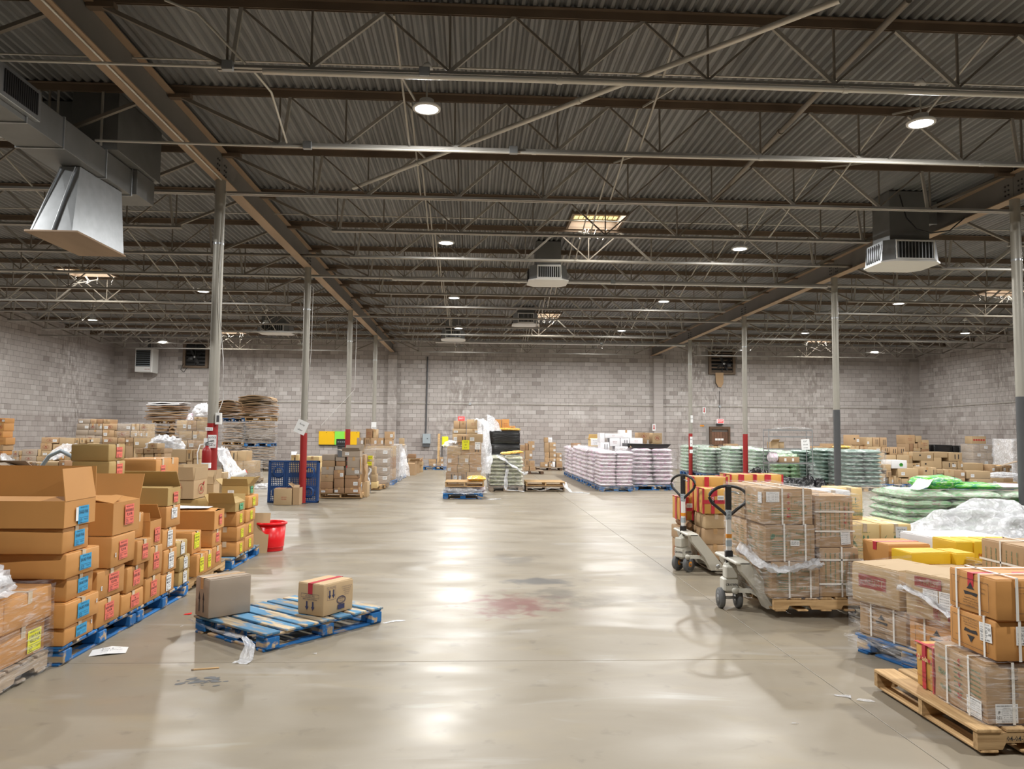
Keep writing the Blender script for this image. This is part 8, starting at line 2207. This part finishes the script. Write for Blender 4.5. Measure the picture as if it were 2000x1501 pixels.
# ================================================================== near right: film wrapped brand cartons on a turned blue pallet
Q = radians(-73.2)          # heading of the long flank
def place(u, v): return (3.04 + u * cos(Q) - v * sin(Q), 6.06 + u * sin(Q) + v * cos(Q))
px_, py_ = place(.50, .55)
pallet('blue pallet under the film wrapped spice cartons', px_, py_, 'x', 1.1, 1.0, yaw=Q, wood_='bluewood', top='bluewood')
GE = 'film wrapped spice cartons'
def ec(label, u0, u1, v0, v1, z0, z1, col, extra=0.0, **kw):
    c_ = place((u0 + u1) / 2, (v0 + v1) / 2); w, d = u1 - u0, v1 - v0
    return carton(label, c_[0] - w / 2, c_[0] + w / 2, c_[1] - d / 2, c_[1] + d / 2, z0, z1, col, Q + extra, True, kw.pop('tape', None), group=GE, **kw)
ec('strapped brown carton in film, lower layer, first along the flank', .02, .47, .03, .48, .146, .40, 'krf', straps=[('y', -.1), ('y', .12)], prints=[('-y', 0, 0, .3, .2, 'verface', 'ink')])
ec('strapped brown carton in film, lower layer, second along the flank', .51, .99, .02, .47, .146, .40, 'ora', straps=[('y', -.1), ('y', .14)], prints=[('-y', 0, 0, .42, .22, 'verface', 'ink')])
ec('spice carton with red printed panel in film, upper layer, first along the flank', .0, .46, -.02, .46, .403, .70, 'tan', prints=[('-y', -.02, .02, .30, .36, 'everest', 'inkdred'), ('-y', -.02, .02, .28, .30, 'everest2', 'tan'), ('+x', 0, .05, .2, .2, 'everest', 'inkdred')])
ec('spice carton with red printed panel and up arrow, upper layer, second along the flank', .53, .95, -.03, .44, .403, .72, 'tan', extra=.04, tape=None, prints=[('-y', -.02, .10, .24, .26, 'everest', 'inkdred'), ('-y', -.02, .10, .22, .24, 'everest2', 'tan'), ('-y', .0, -.09, .36, .14, 'everestinfo', 'inkdred')], stickers=[('-y', .0, .02, .12, .08, 'ship'), ('-y', .12, .0, .10, .12, 'ship')])
for q in range(2):
    for k in range(2):
        ec('plain carton in film, %s layer, %s file behind the red printed ones' % (('lower', 'upper')[k], ('first', 'second')[q]), .02 + q * .5, .48 + q * .5, .52, 1.02, .146 + k * .257, .40 + k * .24, 'tan')
wrap_c = place(.5, .5)
w_ = wrap('clear film round the red printed spice cartons', -.52, .52, -.54, .56, .05, .705, 'film', 170, rough=.012, top=False)
w_.location = (wrap_c[0], wrap_c[1], .05); w_.rotation_euler = (0, 0, Q)
drape('ragged edge of film along the blue pallet of spice cartons', [(*place(-.02, -.05), .13), (*place(.35, -.06), .11), (*place(.75, -.06), .10), (*place(1.02, -.05), .10)], [.10, .14], 'film', 171, amp=.03)
drape('twist of film bunched on the red printed spice carton', [(*place(.50, -.06), .60), (*place(.60, -.07), .595), (*place(.75, -.06), .56), (*place(.93, -.06), .47)], [.06, .05], 'filmw', 172, amp=.03)
# bright yellow and orange cartons behind
GY = 'bright yellow cartons'
def yb(label, x0, x1, y0, y1, z0, z1, col='ybr', yaw=.08): return carton(label, x0, x1, y0, y1, z0, z1, col, yaw, True, None, prints=[('-y', 0, -.02, min(.14, (x1 - x0) * .6), .035, 'EVEREST', 'inkred')], group=GY)
yb('bright yellow carton among the spice cartons, widest', 3.62, 3.98, 6.28, 6.55, .56, .735)
yb('bright yellow carton among the spice cartons, beside the widest', 3.99, 4.16, 6.25, 6.52, .56, .735)
carton('orange red carton lying on the spice cartons with a pink top', 3.58, 3.98, 6.58, 6.95, .56, .76, 'ora', .1, True, 'rtape', group=GY)
for q in range(4):
    yb('bright yellow carton in the upper row, %s of four' % ORD[q + 1], 4.32 + q * .17, 4.48 + q * .17, 6.75, 7.1, .56, .76, yaw=.03)
carton('white carton lying behind the bright yellow row', 4.35, 5.1, 7.2, 7.7, .50, .74, 'wht', .1, True)
for q in range(3):
    carton('tan carton under the bright yellow ones, %s file' % ORD[q + 1], 3.68 + q * .5, 4.14 + q * .5, 6.32 + .25 * q, 6.95 + .25 * q, .146, .555, 'tan', .05, True, group=GE)
pallet('blue pallet under the bright yellow cartons', 4.45, 6.9, 'x', 1.2, 1.3, wood_='bluewood', top='bluewood')
c = carton('strapped brown carton in film at the right edge above the yellow row', 4.12, 4.75, 5.62, 6.1, .60, .88, 'krf', 0, True, None, straps=[('y', -.12), ('x', 0), ('z', .12)], prints=[('-y', 0, 0, .5, .2, 'textcol', 'inkgrn'), ('-x', 0, 0, .42, .2, 'textcol', 'inkgrn')])
for k in range(2):
    carton('brown carton under the strapped one at the right edge, %s up' % ORD[k + 1], 4.16, 4.74, 5.64, 6.08, .001 + k * .3, .298 + k * .3, 'krf', 0, True)

# ================================================================== the pine pallet and cartons nearest the camera
t = pallet('pine pallet stamped with a date, nearest the camera', 3.22, 4.60, 'y', 1.05, 1.06, wood_='pine', top='pine', kind='stringer', nb=7)
pm = MB(); put_text(pm, '04-04-25', 0, 0, .035, .2, .012)
obj('stamp', pm, M['ink'], t, (-.529 - .003, .30, .090), (pi / 2, 0, -pi / 2))
carton('large strapped noodle carton in cloudy film on the stamped pine pallet', 2.785, 3.35, 4.115, 4.585, .148, .468, 'krf', 0, True, None, straps=[('x', .10), ('x', -.10), ('y', -.14), ('y', .1)],
       prints=[('-x', 0, .0, .45, .30, 'lefttext', 'inkgrn'), ('-x', .01, 0, .06, .28, 'redscript', 'inkred'), ('-y', .04, .06, .46, .22, 'checklist', 'ink')],
       stickers=[('-x', .14, -.10, .125, .10, 'noodle'), ('-y', -.18, -.10, .125, .10, 'noodle')])
wrap('cloudy film round the large strapped noodle carton', 2.768, 3.37, 4.098, 4.60, .15, .478, 'film', 180, rough=.006)
carton('strapped orange vermicelli carton turned upside down, on the noodle carton', 2.835, 3.33, 4.10, 4.50, .484, .70, 'ora', 0, True, None, straps=[('x', .10), ('x', -.12), ('y', -.12)], prints=[('-x', .0, .0, .38, .20, 'verfaceu', 'ink'), ('-y', .1, 0, .3, .18, 'verfaceu', 'ink')],
       stickers=[('-x', .13, .03, .10, .10, 'verm', .06), ('-y', -.08, .03, .12, .10, 'verm')])
c = carton('strapped orange vermicelli carton with red tape, topmost at the right', 2.83, 3.33, 4.085, 4.49, .703, .925, 'ora', .01, True, 'rtape', straps=[('x', .12), ('x', -.08), ('y', -.14)], prints=[('-x', .0, .0, .38, .20, 'verface', 'ink'), ('-y', .0, 0, .34, .18, 'verface', 'ink')])
obj('red_band', MB().box(-.03, .10, -.2135, -.2125, 0, .22), M['rtape'], c)
c = goldbox('yellow carton with a red banner, tucked beside the noodle carton', 2.80, 3.15, 4.61, 4.80, .146, .41, 0, False)
prn(c, '-x', (.35, .19, .263), 0, .05, .17, .07, 'everest', 'rtape', off=.012); prn(c, '-x', (.35, .19, .263), 0, .05, .15, .06, 'banner', 'yel', off=.013); prn(c, '-x', (.35, .19, .263), 0, -.06, .16, .09, 'adntext', 'inkdred', off=.012)
# floor litter
r = random.Random(3)
for q, (x, y) in enumerate(((2.45, 5.0), (2.52, 4.92), (1.9, 4.55), (-2.35, 7.6), (-2.5, 6.9), (-1.2, 6.05), (2.86, 5.6))):
    a_ = [(r.uniform(-.05, .05) + .05 * cos(k * pi / 3), r.uniform(-.02, .02) + .035 * sin(k * pi / 3), r.uniform(.001, .008)) for k in range(6)]
    if q > 1: a_ = [(u * .35, v * .35, w) for u, v, w in a_]
    obj('film_scrap', MB().add(a_, [tuple(range(6))]), M['filmw'] if q < 6 else M['filmw'], None, (x, y, 0), label='scrap of clear film on the floor, ' + ('by the stamped pine pallet, larger', 'by the stamped pine pallet, smaller', 'on the bare floor at front', 'by the blue pallets of orange cartons', 'nearer the orange row', 'near the lone blue pallet', 'by the film wrapped spice pallet')[q], cat='scrap', kind='thing')
